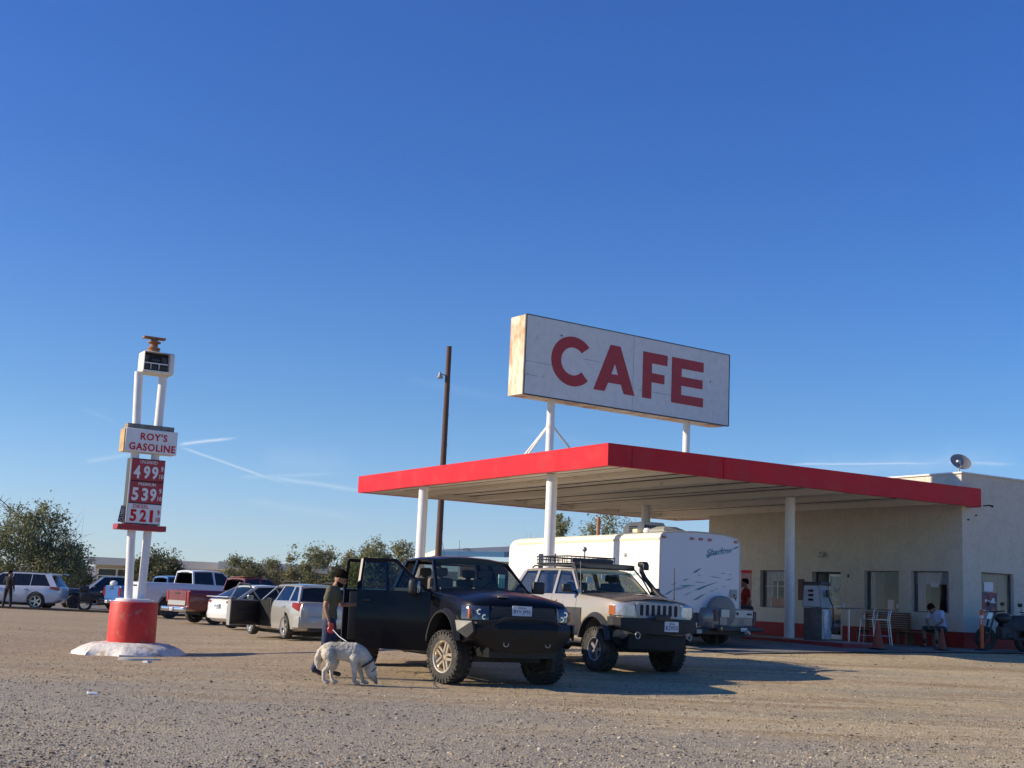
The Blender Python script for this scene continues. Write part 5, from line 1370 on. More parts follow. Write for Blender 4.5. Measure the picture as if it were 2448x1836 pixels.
dc = link('decal_lettering', d_, mat('pale_teal_decal',(.32,.52,.56),.5), rv); dc.matrix_local = Matrix.Translation((1.15,.006,zb_+.46*(zt_-zb_)))@Matrix.Rotation(pi,4,'Z')@Matrix.Rotation(pi/2,4,'X')@Matrix.Rotation(R(5),4,'Z')
# soft spare wheel cover and hatch
b = MB(); Mw=Matrix.Translation((-.06,-1.80,zb_+.05))@Matrix.Rotation(-pi/2,4,'Y')
b.lathe([(0,.20),(.2,.20),(.33,.185),(.385,.14),(.39,.02),(.37,-.04),(0,-.04)],36,Mw); b.build('spare_cover', mat('vinyl_cover',(.20,.20,.19),.6,var=.12,vscale=3,bump=.3,bscale=6), rv)
b = MB(); b.bbox(-.04,-.006,-2.36,-2.13,zb_+.40,zb_+.60,.02,2); hc=b.build('hatch', mat('hatch_cream',(.33,.34,.30),.5), rv)
b = MB(); b.bbox(-.055,-.04,-2.27,-2.22,zb_+.44,zb_+.49,.01,1); b.box(-.05,-.04,-2.31,-2.28,zb_+.34,zb_+.42); b.build('latch', M['black'], hc)
b = MB(); b.bbox(3.05,3.3,.0,.03,zt_-1.06,zt_-.72,.01); b.build('vent_cover', mat('aged_cream_plastic',(.66,.6,.32),.6), rv)
b = MB(); b.bbox(4.1,4.9,.0,.02,zt_-1.2,zt_-.8,.01); b.build('fridge_vent', mat('vent_white',(.6,.59,.55),.6), rv)
b = MB(); b.sphere((1.55,.03,zt_-.55),.06,12,8,(.8,.8,1)); b.build('side_lamp', M['white_clean'], rv)
# roof gear
rtz=zt_+.03
b = MB(); b.loft([[V((1.9+a,-1.45+c,rtz+.02)) for a,c in ((0,0),(1.0,0),(1.0,.7),(0,.7))],[V((1.88+a,-1.45+c,rtz+.2)) for a,c in ((0,0),(1.02,0),(1.02,.7),(0,.7))],[V((1.95+a,-1.40+c,rtz+.33)) for a,c in ((0,0),(.75,0),(.75,.6),(0,.6))]])
ac=b.build('air_conditioner', mat('ac_shroud',(.46,.46,.45),.5,var=.06), rv, ang=25)
b = MB()
for i in range(9): b.box(1.868,1.882,-1.42+i*.075,-1.42+i*.075+.045,rtz+.06,rtz+.24)
for i in range(4): b.box(2.2,2.6,-.748,-.738,rtz+.06+i*.045,rtz+.08+i*.045)
b.build('grille', M['dark'], ac)
b = MB(); b.lathe([(0,0),(.1,0),(.11,.06),(.08,.11),(0,.12)],14,Matrix.Translation((1.25,-.45,rtz))); b.build('roof_vent', M['white_clean'], rv)
b = MB(); b.loft([[V((.35+a,-.95+c,rtz)) for a,c in ((0,0),(.65,0),(.65,.6),(0,.6))],[V((.35+a,-.95+c,rtz+.06)) for a,c in ((-.02,-.02),(.67,-.02),(.67,.62),(-.02,.62))],[V((.5+a,-.83+c,rtz+.14)) for a,c in ((0,0),(.36,0),(.36,.36),(0,.36))]]); b.build('roof_hatch', mat('smoke_hatch',(.3,.3,.28),.4), rv, ang=25)
b = MB(); b.bbox(1.5,1.75,-.5,-.3,rtz,rtz+.1,.02); b.build('roof_vent', mat('vent_cream',(.62,.56,.4),.6), rv)
for x in (3.6,4.5):
    for y in (-.15,-2.3): wheel(rv, x, y, .36, .22, .2, 'six', M['trim'], side=1 if y>-1 else -1)
b = MB(); b.box(3.2,4.9,-2.2,-.2,.3,.45); b.box(LV,LV+1.6,-1.28,-1.18,.4,.52); b.cyl((LV+1.2,-1.23,.02),(LV+1.2,-1.23,.5),.04,.04,8); b.cyl((.6,-.2,.02),(.6,-.2,.6),.03,.03,8); b.cyl((.6,-2.2,.02),(.6,-2.2,.6),.03,.03,8); b.build('frame', M['black'], rv)
b = MB(); b.bbox(5.2,6.2,.001,.02,zb_+.95,zb_+1.45,.02); b.build('window', M['darkglass'], rv)

# ================================================================ utility pole
pole = empty('utility_pole', (-3.05,60,G(-3.05,60)), 0, 'tall bare wooden utility pole with a small lamp rising behind the canopy', 'utility pole', rot=(0,R(0),0))
b = MB(); b.cyl((0,0,-.3),(0,0,12.9),.165,.12,16); b.build('post', M['wood_pole'], pole)
b = MB()
for z_ in (6.2,7.0,8.2,9.6,10.9,3.4,4.3): b.cyl((.13,-.02,z_),(.17,-.05,z_),.025,.025,6)
b.build('bolt', M['steel'], pole)
b = MB(); b.tube([(-.12,-.05,11.5),(-.28,-.1,11.52),(-.33,-.1,11.5)],.03,6); b.lathe([(0,.18),(.06,.16),(.09,.02),(.15,-.08),(.14,-.12),(0,-.10)],14,Matrix.Translation((-.36,-.1,11.45))); b.build('lamp', mat('lamp_metal',(.30,.31,.33),.5,.3), pole)
b = MB(); b.tube([(.1,0,3.9),(.6,.3,1.8),(1.0,.6,.1)],.012,5); b.build('guy_wire', M['steel'], pole)

# ================================================================ motel office with the blue butterfly roof
mo = empty('motel_office', (-1.9,68,G(-3.0,68)), R(8), 'low motel office with a white roof edged in pale blue, left of the trailer', 'building')
b = MB(); b.box(.35,9,0,7,-.3,3.15); b.build('wall', mat('beige_block',(.42,.36,.30),.9,var=.08,vscale=2), mo)
b = MB(); b.prism([(-1.75,3.30),(9.5,4.35),(9.5,4.62),(-1.75,3.58)],8.5,Matrix.Translation((0,7.8,0))@RX); rf=b.build('roof', mat('roof_white',(.74,.70,.62),.6,var=.05), mo, sm=False)
b = MB(); b.prism([(-1.78,3.28),(1.8,3.36),(1.8,3.62),(-1.78,3.50)],.05,Matrix.Translation((0,-.70,0))@RX); b.build('blue_fascia', mat('pale_blue_paint',(.30,.62,.74),.5), rf, sm=False)
b = MB(); b.prism([(1.81,3.35),(9.5,4.1),(9.5,4.38),(1.81,3.63)],.05,Matrix.Translation((0,-.70,0))@RX); b.build('blue_fascia', mat('shaded_blue_paint',(.12,.27,.36),.5), rf, sm=False)  # same fascia continued, its shaded stretch darkened in the paint colour
b = MB(); b.tube([(-.35,-.72,3.62),(-.3,-.72,3.70),(-.1,-.72,3.71),(.0,-.72,3.63)],.02,6); b.build('roof_bracket', M['trim'], mo)
# long low motel block far behind the pylon
mb_ = empty('motel_block', (-32.5,104,0), R(4), 'long low cream motel block with steel windows far behind the pylon', 'building')
b = MB(); b.box(0,17,0,7,0,2.75); b.build('wall', mat('cream_block',(.56,.52,.46),.9,var=.06), mb_)
b = MB(); b.box(-.5,17.5,-1.0,8,2.76,3.35); b.build('roof', mat('motel_roof_edge',(.66,.62,.55),.6,var=.05), mb_, sm=False)
for x in (.25,1.75,5.2,6.6,10,11.4):
    b = MB(); b.box(x,x+1.35,-.03,.02,1.05,2.45); wn=b.build('window', mat('dark_motel_pane',(.03,.032,.035),.15), mb_, sm=False)
    b = MB()
    for q in ((x-.06,x+1.41,-.05,-.03,2.45,2.52),(x-.06,x+1.41,-.05,-.03,1.0,1.05),(x-.06,x,-.05,-.03,1.05,2.45),(x+1.35,x+1.41,-.05,-.03,1.05,2.45),(x,x+1.35,-.05,-.031,1.9,1.95)): b.box(*q)
    b.build('frame', M['white_clean'], wn, sm=False)
mb2 = copy_tree(mb_); mb2.location=(-21,99,0); mb2['label']='second low cream motel block behind the row of trees'
mb2.rotation_euler=(0,0,R(2))

# ================================================================ fuel pump
pu = empty('fuel_pump', P(8.05,1.22,ISL), A_+R(20), 'old boxy grey fuel pump with a narrow plastic-covered side standing on the red island', 'fuel pump')
pg = mat('pump_grey',(.30,.31,.32),.5,var=.1); pd=mat('pump_lower',(.12,.105,.09),.6,var=.25)
b = MB(); b.bbox(-.28,.28,-.26,.26,.0,.86,.015); b.build('lower_cabinet', pd, pu)
b = MB(); b.loft([[V((x,y,.875)) for x,y in ((-.31,-.29),(.31,-.29),(.31,.29),(-.31,.29))],[V((x,y,1.48)) for x,y in ((-.27,-.20),(.27,-.20),(.27,.24),(-.27,.24))]]); hd=b.build('head', pg, pu, ang=20)
b = MB(); b.bbox(-.33,.30,-.27,.28,1.482,1.56,.01); b.build('cap', M['trim'], pu)
b = MB(); b.loft([[V((-.312,y,z)) for y,z in ((-.25,.90),(.26,.90),(.22,1.45),(-.17,1.45))],[V((x,y,z)) for x,y,z in ((-.322,-.25,.90),(-.322,.26,.90),(-.290,.22,1.45),(-.290,-.17,1.45))]]); b.build('dial_face', mat('pump_face',(.5,.5,.5),.4,var=.1), hd)
for z_ in (1.08,1.2,1.32):
    b = MB(); b.bbox(-.335,-.315,-.05,.10,z_-.03,z_+.03,.005,1); b.build('counter_window', M['black'], hd)
b = MB(); b.bbox(-.27,.27,-.315,-.262,.03,.84,.02); b.build('side_panel', mat('white_side_panel',(.52,.5,.47),.5,var=.12), pu)
b = MB(); b.loft([[V((x*w_*(1+.1*noise.noise(V((x*5,z_*4,1)))),-.325-.035*sin(pi*(x+.25)/.5)*(1+.6*noise.noise(V((x*9,z_*7,2)))),z_)) for x in [-.24+.48*i/10 for i in range(11)]] for z_,w_ in ((.06,.8),(.2,1),(.45,1.02),(.65,1),(.82,.8))],cap=False,closed=False); b.build('plastic_bag', mat('clear_plastic_bag',(.34,.38,.46),.25,var=.3,vscale=9,coat=.5), pu)
b = MB(); b.bbox(-.1,.06,-.36,-.30,1.16,1.36,.02); b.tube([(0,-.33,1.2),(.12,-.42,.9),(.2,-.40,.5),(.16,-.34,.25)],.018,6); b.build('nozzle', M['black'], pu)
# litter bin between the grey pickup and the column
tb_ = empty('trash_can', P(7.55,3.75,FL-.02), A_, 'round grey bin with a black liner beside the canopy column', 'bin')
b = MB(); b.lathe([(0,0),(.27,0),(.30,.05),(.345,.86),(.36,.9),(.33,.9),(.3,.5),(0,.4)],28); b.build('drum', mat('bin_grey',(.20,.215,.22),.5,var=.1), tb_)
b = MB(); b.lathe([(.365,.84),(.372,.93),(.34,.99),(.2,1.03),(0,1.01)],28); b.build('liner', M['black'], tb_)

# ================================================================ bar table, stools, bench, cones, marker post
def at_P(s,t,z=FL): return P(s,t,z)
bt = empty('bar_table', P(10.3,2.2,FL), A_, 'tall round aluminium bar table with a cup on it in front of the cafe windows', 'bar table')
b = MB(); b.lathe([(0,1.02),(.38,1.02),(.39,1.035),(.38,1.05),(0,1.05)],32); b.build('table_top', M['alum'], bt)
b = MB(); b.cyl((0,0,.04),(0,0,1.02),.028,.028,12); b.build('leg', M['alum'], bt)
b = MB(); b.lathe([(0,0),(.24,0),(.23,.02),(.05,.05),(0,.05)],28); b.build('base', M['alum'], bt)
b = MB(); b.lathe([(0,0),(.03,0),(.04,.12),(.037,.12),(.028,.01),(0,.01)],14); q=P(10.25,2.38,FL+1.051)
b.build('paper_cup', mat('cup_white',(.6,.62,.68),.5), loc=q, label='white paper cup standing on the bar table', cat='cup')
def stool(loc, rz, label):
    o = empty('bar_stool', loc, rz, label, 'bar stool', 'aluminium bar stools around the bar table')
    b = MB(); b.bbox(-.19,.19,-.19,.19,.74,.765,.02); b.build('seat', M['alum'], o)
    for sx,sy in ((1,1),(1,-1)):
        b = MB(); b.tube([(.17*sx,.17*sy,.74),(.23*sx,.22*sy,0)],.0135,8); b.build('leg', M['alum'], o)
    for sy in (-1,1):
        b = MB(); b.tube([(-.24,.22*sy,0),(-.17,.18*sy,.74),(-.2,.18*sy,.95)],.0135,8); b.build('leg', M['alum'], o)
    b = MB(); b.tube([(.22,.2,.3),(.22,-.2,.3),(-.21,-.2,.3),(-.21,.2,.3)],.01,6,closed=True); b.build('footrest', M['alum'], o)
    b = MB(); b.tube([(-.2,.18,.95),(-.225,.17,1.02),(-.23,.10,1.055),(-.23,-.10,1.055),(-.225,-.17,1.02),(-.2,-.18,.95)],.0135,8); b.tube([(-.215,.175,.93),(-.215,-.175,.93)],.01,6); b.tube([(-.2,.18,.93),(.1,.2,.93),(.19,.2,.9),(.19,.19,.75)],.012,6); b.tube([(-.2,-.18,.93),(.1,-.2,.93),(.19,-.2,.9),(.19,-.19,.75)],.012,6); b.build('backrest', M['alum'], o)
    return o
s1 = stool(P(9.6,2.75,FL), A_+R(-65), 'aluminium bar stool left of the bar table')
def put(o, loc, rz, label):
    c = copy_tree(o); c.location = loc; c.rotation_euler = (0,0,rz); c['label']=label; return c
put(s1, P(10.2,1.35,FL), A_+R(115), 'aluminium bar stool right of the bar table, just behind the orange cone')
put(s1, P(10.75,1.35,FL), A_+R(140), 'aluminium bar stool nearest the cafe wall, half hidden by the stool behind the cone')
be = empty('bench', P(12.3,2.75,FL), A_, 'slatted wooden bench against the cafe wall behind the bar table', 'bench')
for i in range(7):
    pass
b = MB()
for i in range(8): b.bbox(.19,.215,-.9,.9,.48+i*.065,.53+i*.065,.006,1)
b.build('backrest', M['wood'], be)
b = MB()
for i in range(6): b.bbox(-.28+i*.075,-.22+i*.075,-.9,.9,.42,.445,.006,1)
b.build('seat', M['wood'], be)
for y in (-.8,.8):
    b = MB(); b.bbox(-.26,-.2,y-.03,y+.03,0,.42,.01,1); b.bbox(.14,.2,y-.03,y+.03,0,.95,.01,1); b.bbox(-.26,.2,y-.03,y+.03,.36,.42,.01,1); b.build('leg', M['wood'], be)
be2 = empty('bench', P(12.15,.55,FL), A_, 'low plank bench under the man in the white shirt', 'bench')
b = MB(); b.bbox(-.2,.2,-.1,1.2,.42,.46,.01,1); b.build('seat', M['wood'], be2)
for y in (.05,1.05):
    b = MB(); b.bbox(-.17,.17,y-.04,y+.04,0,.42,.01,1); b.build('leg', M['wood'], be2)
def cone(loc, label, m=M['orange_dull']):
    o = empty('traffic_cone', loc, A_+.2, label, 'traffic cone', 'traffic cones on the forecourt')
    b = MB(); b.lathe([(.15,.03),(.145,.05),(.035,.70),(.03,.72),(.02,.72),(.02,.05)],24); b.build('cone_body', m, o)
    b = MB(); b.bbox(-.2,.2,-.2,.2,0,.032,.01,1); b.build('base', M['black'], o); return o
c1 = cone((9.75,33.9,G(9.75,33.9)+.04), 'faded orange cone in front of the bar stools')
put(c1, (11.75,34.9,G(11.75,34.9)+.04), .5, 'faded orange cone at the feet of the sitting man').scale=(.8,.8,.8)
mp = empty('marker_post', (13.22,36.0,G(13.22,36)+.04), 0, 'slim orange plastic marker post with pale bands at the cafe corner', 'marker post')
b = MB(); b.cyl((0,0,.03),(0,0,1.05),.05,.05,16); b.sphere((0,0,1.05),.05,12,6); b.build('tube', M['orange'], mp)
b = MB(); b.lathe([(.052,.86),(.053,.86),(.053,.94),(.052,.94)],16,closed=True); b.build('band', M['plate'], mp)
b = MB()
for z_ in (.70,.75,.80): b.box(-.052,-.01,-.052,-.04,z_,z_+.03)
b.build('band_mark', M['plate'], mp)
b = MB(); b.lathe([(0,0),(.2,0),(.19,.03),(.06,.05),(0,.05)],20); b.build('base', M['black'], mp)

# ================================================================ motorcycles
def motorcycle(name, loc, rz, label, top=True, al=None):
    al = al or M['alum']
    o = empty(name, loc, rz, label, 'motorcycle')
    for x,rr_ in ((-.74,.32),(.76,.32)):
        b = MB(); Mq=Matrix.Translation((x,0,.33))@Matrix.Rotation(pi/2,4,'X')
        b.lathe([(.21,-.05),(.27,-.07),(.32,-.04),(.335,0),(.32,.04),(.27,.07),(.21,.05)],32,Mq,closed=True)
        w_=b.build('wheel', M['rubber'], o)
        b = MB(); b.lathe([(.2,-.04),(.225,-.04),(.225,.04),(.2,.04)],28,Mq,closed=True); b.lathe([(0,-.05),(.06,-.05),(.06,.05),(0,.05)],14,Mq)
        for i in range(10):
            a=2*pi*i/10; b.tube([(x,0,.33),(x+.21*cos(a),0,.33+.21*sin(a))],.008,5)
        b.build('rim', al, w_)
    b = MB(); b.bbox(-.2,.35,-.16,.16,.32,.68,.06); b.bbox(-.1,.2,-.2,.2,.36,.5,.04); b.build('engine', M['trim'], o)
    b = MB(); b.sphere((.18,0,.90),.25,14,8,(1.1,.62,.6)); b.build('tank', M['black'], o)
    b = MB(); b.loft([[V((x,-w_,z_)),V((x,w_,z_)),V((x,w_*.9,z_+.09)),V((x,-w_*.9,z_+.09))] for x,w_,z_ in ((.0,.1,.82),(-.3,.16,.76),(-.75,.15,.84),(-1.0,.10,.9))]); b.build('seat', M['seat'], o)
    b = MB(); b.tube([(.76,.09,.33),(.62,.1,.75),(.52,.12,1.05)],.025,8); b.tube([(.76,-.09,.33),(.62,-.1,.75),(.52,-.12,1.05)],.025,8); b.build('fork', al, o)
    b = MB(); b.tube([(.40,.36,1.10),(.50,.14,1.08),(.50,-.14,1.08),(.40,-.36,1.10)],.016,8); b.build('handlebar', M['black'], o)
    for s in (-1,1):
        b = MB(); b.tube([(.42,s*.28,1.1),(.44,s*.30,1.26)],.008,5); b.bbox(.42,.46,s*.32-.08,s*.32+.08,1.24,1.34,.02); b.build('mirror', M['black'], o)
    b = MB(); b.loft([[V((.66,-.12,.86)),V((.66,.12,.86)),V((.6,.13,1.05)),V((.6,-.13,1.05))],[V((.78,-.08,.88)),V((.78,.08,.88)),V((.72,.09,1.04)),V((.72,-.09,1.04))]]); b.build('headlight', M['lens'], o)
    for s in (-1,1):
        b = MB(); b.bbox(-.95,-.45,s*.33-.12,s*.33+.12,.45,.82,.03); b.build('pannier', M['black'], o)
    b = MB(); b.bbox(-1.05,-.6,-.2,.2,.92,1.2 if top else 1.0,.05); b.build('top_case', M['black'], o)
    b = MB(); b.bbox(-1.02,-.98,-.09,.09,.66,.74,.01); b.build('tail_light', M['redlens'], o)
    b = MB(); b.tube([(.0,.19,.35),(-.4,.22,.33),(-.95,.24,.42)],.045,8); b.build('exhaust', al, o)
    return o
motorcycle('touring_motorcycle', (-19.35,63.2,.01), R(14), 'loaded touring motorcycle with panniers standing left of the pylon')
m2 = motorcycle('motorcycle', (14.15,36.45,.64), R(195), 'dark motorcycle parked by the cafe side window', top=False, al=M['trim'])
m3 = copy_tree(m2); m3.location=(15.25,37.0,.64); m3.rotation_euler=(0,0,R(210)); m3['label']='dark motorcycle cut by the right edge of the picture'
b = MB(); rg=[]
for x,w_,z_ in ((-1.0,.12,.62),(-.9,.30,.86),(-.6,.34,.98),(-.25,.30,.98),(.05,.24,.92),(.2,.12,.80)):
    rg.append([V((x,w_*cos(a),max(.55,.55+(z_-.55)*abs(sin(a))**.7))) for a in [pi*i/12 for i in range(13)]])
b.loft(rg,cap=False,closed=False)
bmesh.ops.solidify(b.b, geom=b.b.faces[:], thickness=.01)
b.build('bike_cover', mat('grey_cover',(.10,.105,.12),.7,var=.2,bump=.4,bscale=7), loc=(14.1,36.5,.66), rot=(0,0,R(195)), label='grey fabric cover thrown over the parked motorcycle', cat='cover')
# ================================================================ trees
leafm = []
def leaf_mat(name, col, col2):
    m = mat(name, col, .75, var=.35, vscale=1.3, col2=col2, c2scale=.8, c2lo=.42, c2hi=.6, spec=.3)
    nt=m.node_tree; b=nt.nodes['Principled BSDF']; out=nt.nodes['Material Output']
    tl=nt.nodes.new('ShaderNodeBsdfTranslucent'); tl.inputs['Color'].default_value=(*[c*1.6 for c in col],1)
    mx=nt.nodes.new('ShaderNodeMixShader'); mx.inputs[0].default_value=.25
    nt.links.new(b.outputs[0],mx.inputs[1]); nt.links.new(tl.outputs[0],mx.inputs[2]); nt.links.new(mx.outputs[0],out.inputs[0]); return m
LM = [leaf_mat('grey_green_leaf',(.16,.17,.085),(.27,.265,.145)), leaf_mat('olive_leaf',(.16,.155,.07),(.26,.235,.12)), leaf_mat('dark_leaf',(.10,.11,.06),(.19,.185,.10))]
BARK = mat('bark',(.12,.095,.075),.9,var=.3,bump=.5)
def tree(name, x, y, H, Wd, seed, n_clump, per, leaf, m, label, cat='tree', group=None, blobs=None, z=None, dead=False, trunk=.16, low=.12):
    rnd = random.Random(seed); z0 = G(x,y) if z is None else z
    o = empty(name, (x,y,z0), 0, label, cat, group)
    # limbs
    b = MB(); ends=[]
    def limb(p, d, L_, r, lv):
        pts=[p]; rs=[r]; q=V(p); dd=V(d)
        for i in range(4):
            dd=(dd+V((rnd.uniform(-.3,.3),rnd.uniform(-.3,.3),rnd.uniform(-.05,.22)))).normalized(); q=q+dd*L_/4; pts.append(V(q)); rs.append(r*(1-.17*(i+1)))
            if lv>0 and i>=1:
                for k in range(rnd.choice((1,2))):
                    a=rnd.random()*2*pi; nd=(dd*.6+V((cos(a),sin(a),rnd.uniform(-.1,.6)))*.8).normalized(); limb(V(q),nd,L_*rnd.uniform(.5,.75),rs[-1]*.6,lv-1)
        b.tube(pts,rs,6 if lv<2 else 8); ends.append(pts[-1]); ends.append(pts[2])
    for i in range(rnd.choice((2,3,3))):
        a=rnd.random()*2*pi; limb(V((rnd.uniform(-.2,.2),rnd.uniform(-.2,.2),-.1)),V((cos(a)*.45,sin(a)*.45,1)).normalized(),H*.55,trunk,2)
    b.build('trunk', BARK, o, ang=60)
    if dead:
        b = MB(); d0=V(dead[0]); 
        b.tube([V((0,0,H*.55)),(V((0,0,H*.55))+d0)/2+V((.1,0,.3)),d0],[.07,.045,.02],6)
        for k in range(7):
            t=.55+.45*k/7; p=V((0,0,H*.55)).lerp(d0,t); q=p+V((rnd.uniform(-.9,.5),rnd.uniform(-.3,.3),rnd.uniform(.0,.7))); b.tube([p,(p+q)/2+V((0,0,.1)),q],[.02,.014,.006],5)
        b.build('dead_branch', BARK, o, ang=60)
    # crown: leaf clumps over uneven lobes
    lobes = blobs or [(0,0,.62,.5,.38),(-.28,0,.5,.3,.28),(.28,0,.48,.3,.28),(0,.2,.8,.26,.2),(.12,-.2,.42,.34,.26)]
    vs=[];fs=[]
    tot=sum(l[3]*l[4] for l in lobes)
    for l in lobes:
        cx_,cy_,cz_,rx_,rz_=l; k=int(n_clump*l[3]*l[4]/tot)
        for c in range(k):
            while True:
                p=V((rnd.uniform(-1,1),rnd.uniform(-1,1),rnd.uniform(-1,1)))
                if .35<p.length<1: break
            wob=1+.28*noise.noise(V((p.x*2.2+seed,p.y*2.2,p.z*2.2)))+.12*noise.noise(V((p.x*6,p.y*6+seed,p.z*6)))
            cc=V((cx_*Wd+p.x*rx_*Wd*wob, cy_*Wd+p.y*rx_*Wd*.8*wob, cz_*H+p.z*rz_*H*wob))
            if cc.z<low*H*.5: continue
            if noise.noise(V((cc.x*.9+seed*3,cc.y*.9,cc.z*.9)))< -.16: continue
            cr=rnd.uniform(.14,.42)*(Wd/6)**.5
            for j in range(per):
                q=cc+V((rnd.gauss(0,cr),rnd.gauss(0,cr),rnd.gauss(0,cr*.8)))
                if q.z<.05: continue
                s=leaf*rnd.uniform(.55,1.3); a=V((rnd.gauss(0,1),rnd.gauss(0,1),rnd.gauss(0,1))).normalized(); c2=a.orthogonal().normalized()
                ang=rnd.random()*pi; c2=(c2*cos(ang)+a.cross(c2)*sin(ang)); d2=a.cross(c2)
                o_=len(vs); vs.extend([q+c2*s,q+d2*s*.42,q-c2*s,q-d2*s*.42]); fs.append((o_,o_+1,o_+2,o_+3))
    me=bpy.data.meshes.new('crown'); me.from_pydata([tuple(v) for v in vs],[],fs); me.update(); link('crown', me, m, o)
    return o
tree('salt_cedar', -29.3, 82, 6.3, 6.3, 11, 1000, 40, .10, LM[0], 'largest bushy grey-green tree at the left edge behind the silver SUV', blobs=[(-.28,0,.60,.34,.34),(.0,0,.70,.26,.30),(.18,0,.42,.26,.26),(-.45,0,.40,.26,.30),(.32,-.1,.30,.20,.22),(.40,0,.42,.13,.14),(.0,.1,.35,.5,.3)], dead=[(-3.2,0,6.6)], low=.05, trunk=.2)
tree('salt_cedar', -28.4, 86, 2.4, 2.6, 12, 240, 36, .10, LM[2], 'low dark shrub at the foot of the largest tree, right of the silver SUV', low=.0)
tree('desert_tree', -24.4, 92, 3.9, 3.4, 13, 460, 38, .11, LM[2], 'rounded dark tree right behind the pylon posts', low=.05)
TG='row of trees along the back of the lot'
row=[(556,1310,1392,62,'feathery pale tree at the left end of the tree row',14,(0,)),(585,1335,1392,80,'low olive bush right of the feathery pale tree',15,()),
     (650,1318,1392,90,'thin open crowned tree with bare limbs in the tree row',16,()),(690,1302,1392,60,'spindly tree standing highest above the silver wagon',17,()),
     (765,1302,1396,105,'broad olive tree in the middle of the tree row behind the man',18,()),(830,1318,1398,80,'lower olive tree behind the open pickup door',19,()),
     (890,1298,1400,110,'tall rounded olive tree behind the pickup cab',20,()),(950,1293,1400,90,'olive tree at the right end of the row touching the white column',21,())]
def scr(px, py, d):
    r=(r2*(px-1224)+u2*(918-py)+F_*3080); k=d/r.y; return V((0,0,1.45))+r*k
for i,(px,ty,by_,wpx,lab,sd,_) in enumerate(row):
    d=88+4*(i%3); p=scr(px,by_+14,d); H=(by_+18-ty)/3080*d; Wm=wpx/3080*d
    q=scr(px,ty,d); H=q.z
    sp_ = i in (0,3,2)
    tree('desert_tree', p.x, d, H, Wm, sd, int((85 if sp_ else 130)*Wm), 32, .10, LM[1] if i%2 else LM[0], lab, group=TG, low=.0, trunk=.09,
         blobs=[(0,0,.55,.30,.42),(-.2,0,.35,.28,.3),(.2,0,.33,.3,.3),(.05,0,.82,.16,.16)] if sp_ else None, z=0)
for px,ty,wpx,d,lab,sd in ((1343,1240,50,74,'small treetop showing left of the trailer air conditioner pipe, beside the middle column',31),(1445,1228,110,76,'treetop rising behind the trailer air conditioner',32)):
    q=scr(px,ty,d); tree('desert_tree', q.x, d, q.z, wpx/3080*d*1.1, sd, 330, 30, .09, LM[0], lab, group='treetops behind the trailer', trunk=.1)
b = MB(); q=scr(1431,1240,70); b.cyl((0,0,0),(0,0,q.z+.1),.10,.10,12); b.build('rusty_pipe', M['rust'], loc=(q.x,70,0), label='rusty upright pipe behind the trailer roof, left of the air conditioner', cat='pipe')
# ---- haze between here and the far ridge
b = MB(); b.box(-12000,12000,-300,13500,-1.5,700)
hz = mat('haze_dummy',(1,1,1)); nt=hz.node_tree; nt.nodes.clear(); o_=nt.nodes.new('ShaderNodeOutputMaterial'); pv=nt.nodes.new('ShaderNodeVolumePrincipled')
pv.inputs['Density'].default_value=.5/11000; pv.inputs['Color'].default_value=(.82,.9,1,1); pv.inputs['Anisotropy'].default_value=.2
nt.links.new(pv.outputs[0],o_.inputs['Volume']); hz.name='air'
HAZE=True
if HAZE: b.build('haze', hz, kind='stuff', sm=False)
# ================================================================ people and the dog
def skin(chains, sub=2, smooth=1.0, root=0):
    """chains: list of lists of (co, r); points with equal coordinates are shared"""
    idx={}; vs=[]; rs=[]; es=[]; roots=set()
    def key(c): return tuple(round(q,4) for q in c)
    for ch in chains:
        prev=None
        for c,r in ch:
            k=key(c)
            if k not in idx:
                idx[k]=len(vs); vs.append(c); rs.append(r if isinstance(r,tuple) else (r,r))
                if prev is None: roots.add(idx[k])
            i=idx[k]
            if prev is not None and prev!=i: es.append((prev,i))
            prev=i
    # one root per island
    par=list(range(len(vs)))
    def f(a):
        while par[a]!=a: a=par[a]
        return a
    for a,b_ in es: par[f(a)]=f(b_)
    seen=set(); rt=[]
    for i in sorted(roots):
        if f(i) not in seen: seen.add(f(i)); rt.append(i)
    bm=bmesh.new(); lay=bm.verts.layers.skin.verify()
    bv=[bm.verts.new(c) for c in vs]
    for v,r in zip(bv,rs): v[lay].radius=r
    bm.verts.index_update()
    for i in rt: bv[i][lay].use_root=True
    for a,b_ in es:
        try: bm.edges.new((bv[a],bv[b_]))
        except ValueError: pass
    me=bpy.data.meshes.new('sk'); bm.to_mesh(me); bm.free()
    def st(o):
        m=o.modifiers.new('s','SKIN'); m.branch_smoothing=smooth
        q=o.modifiers.new('u','SUBSURF'); q.levels=sub; q.render_levels=sub
    return evaluated(me, st)

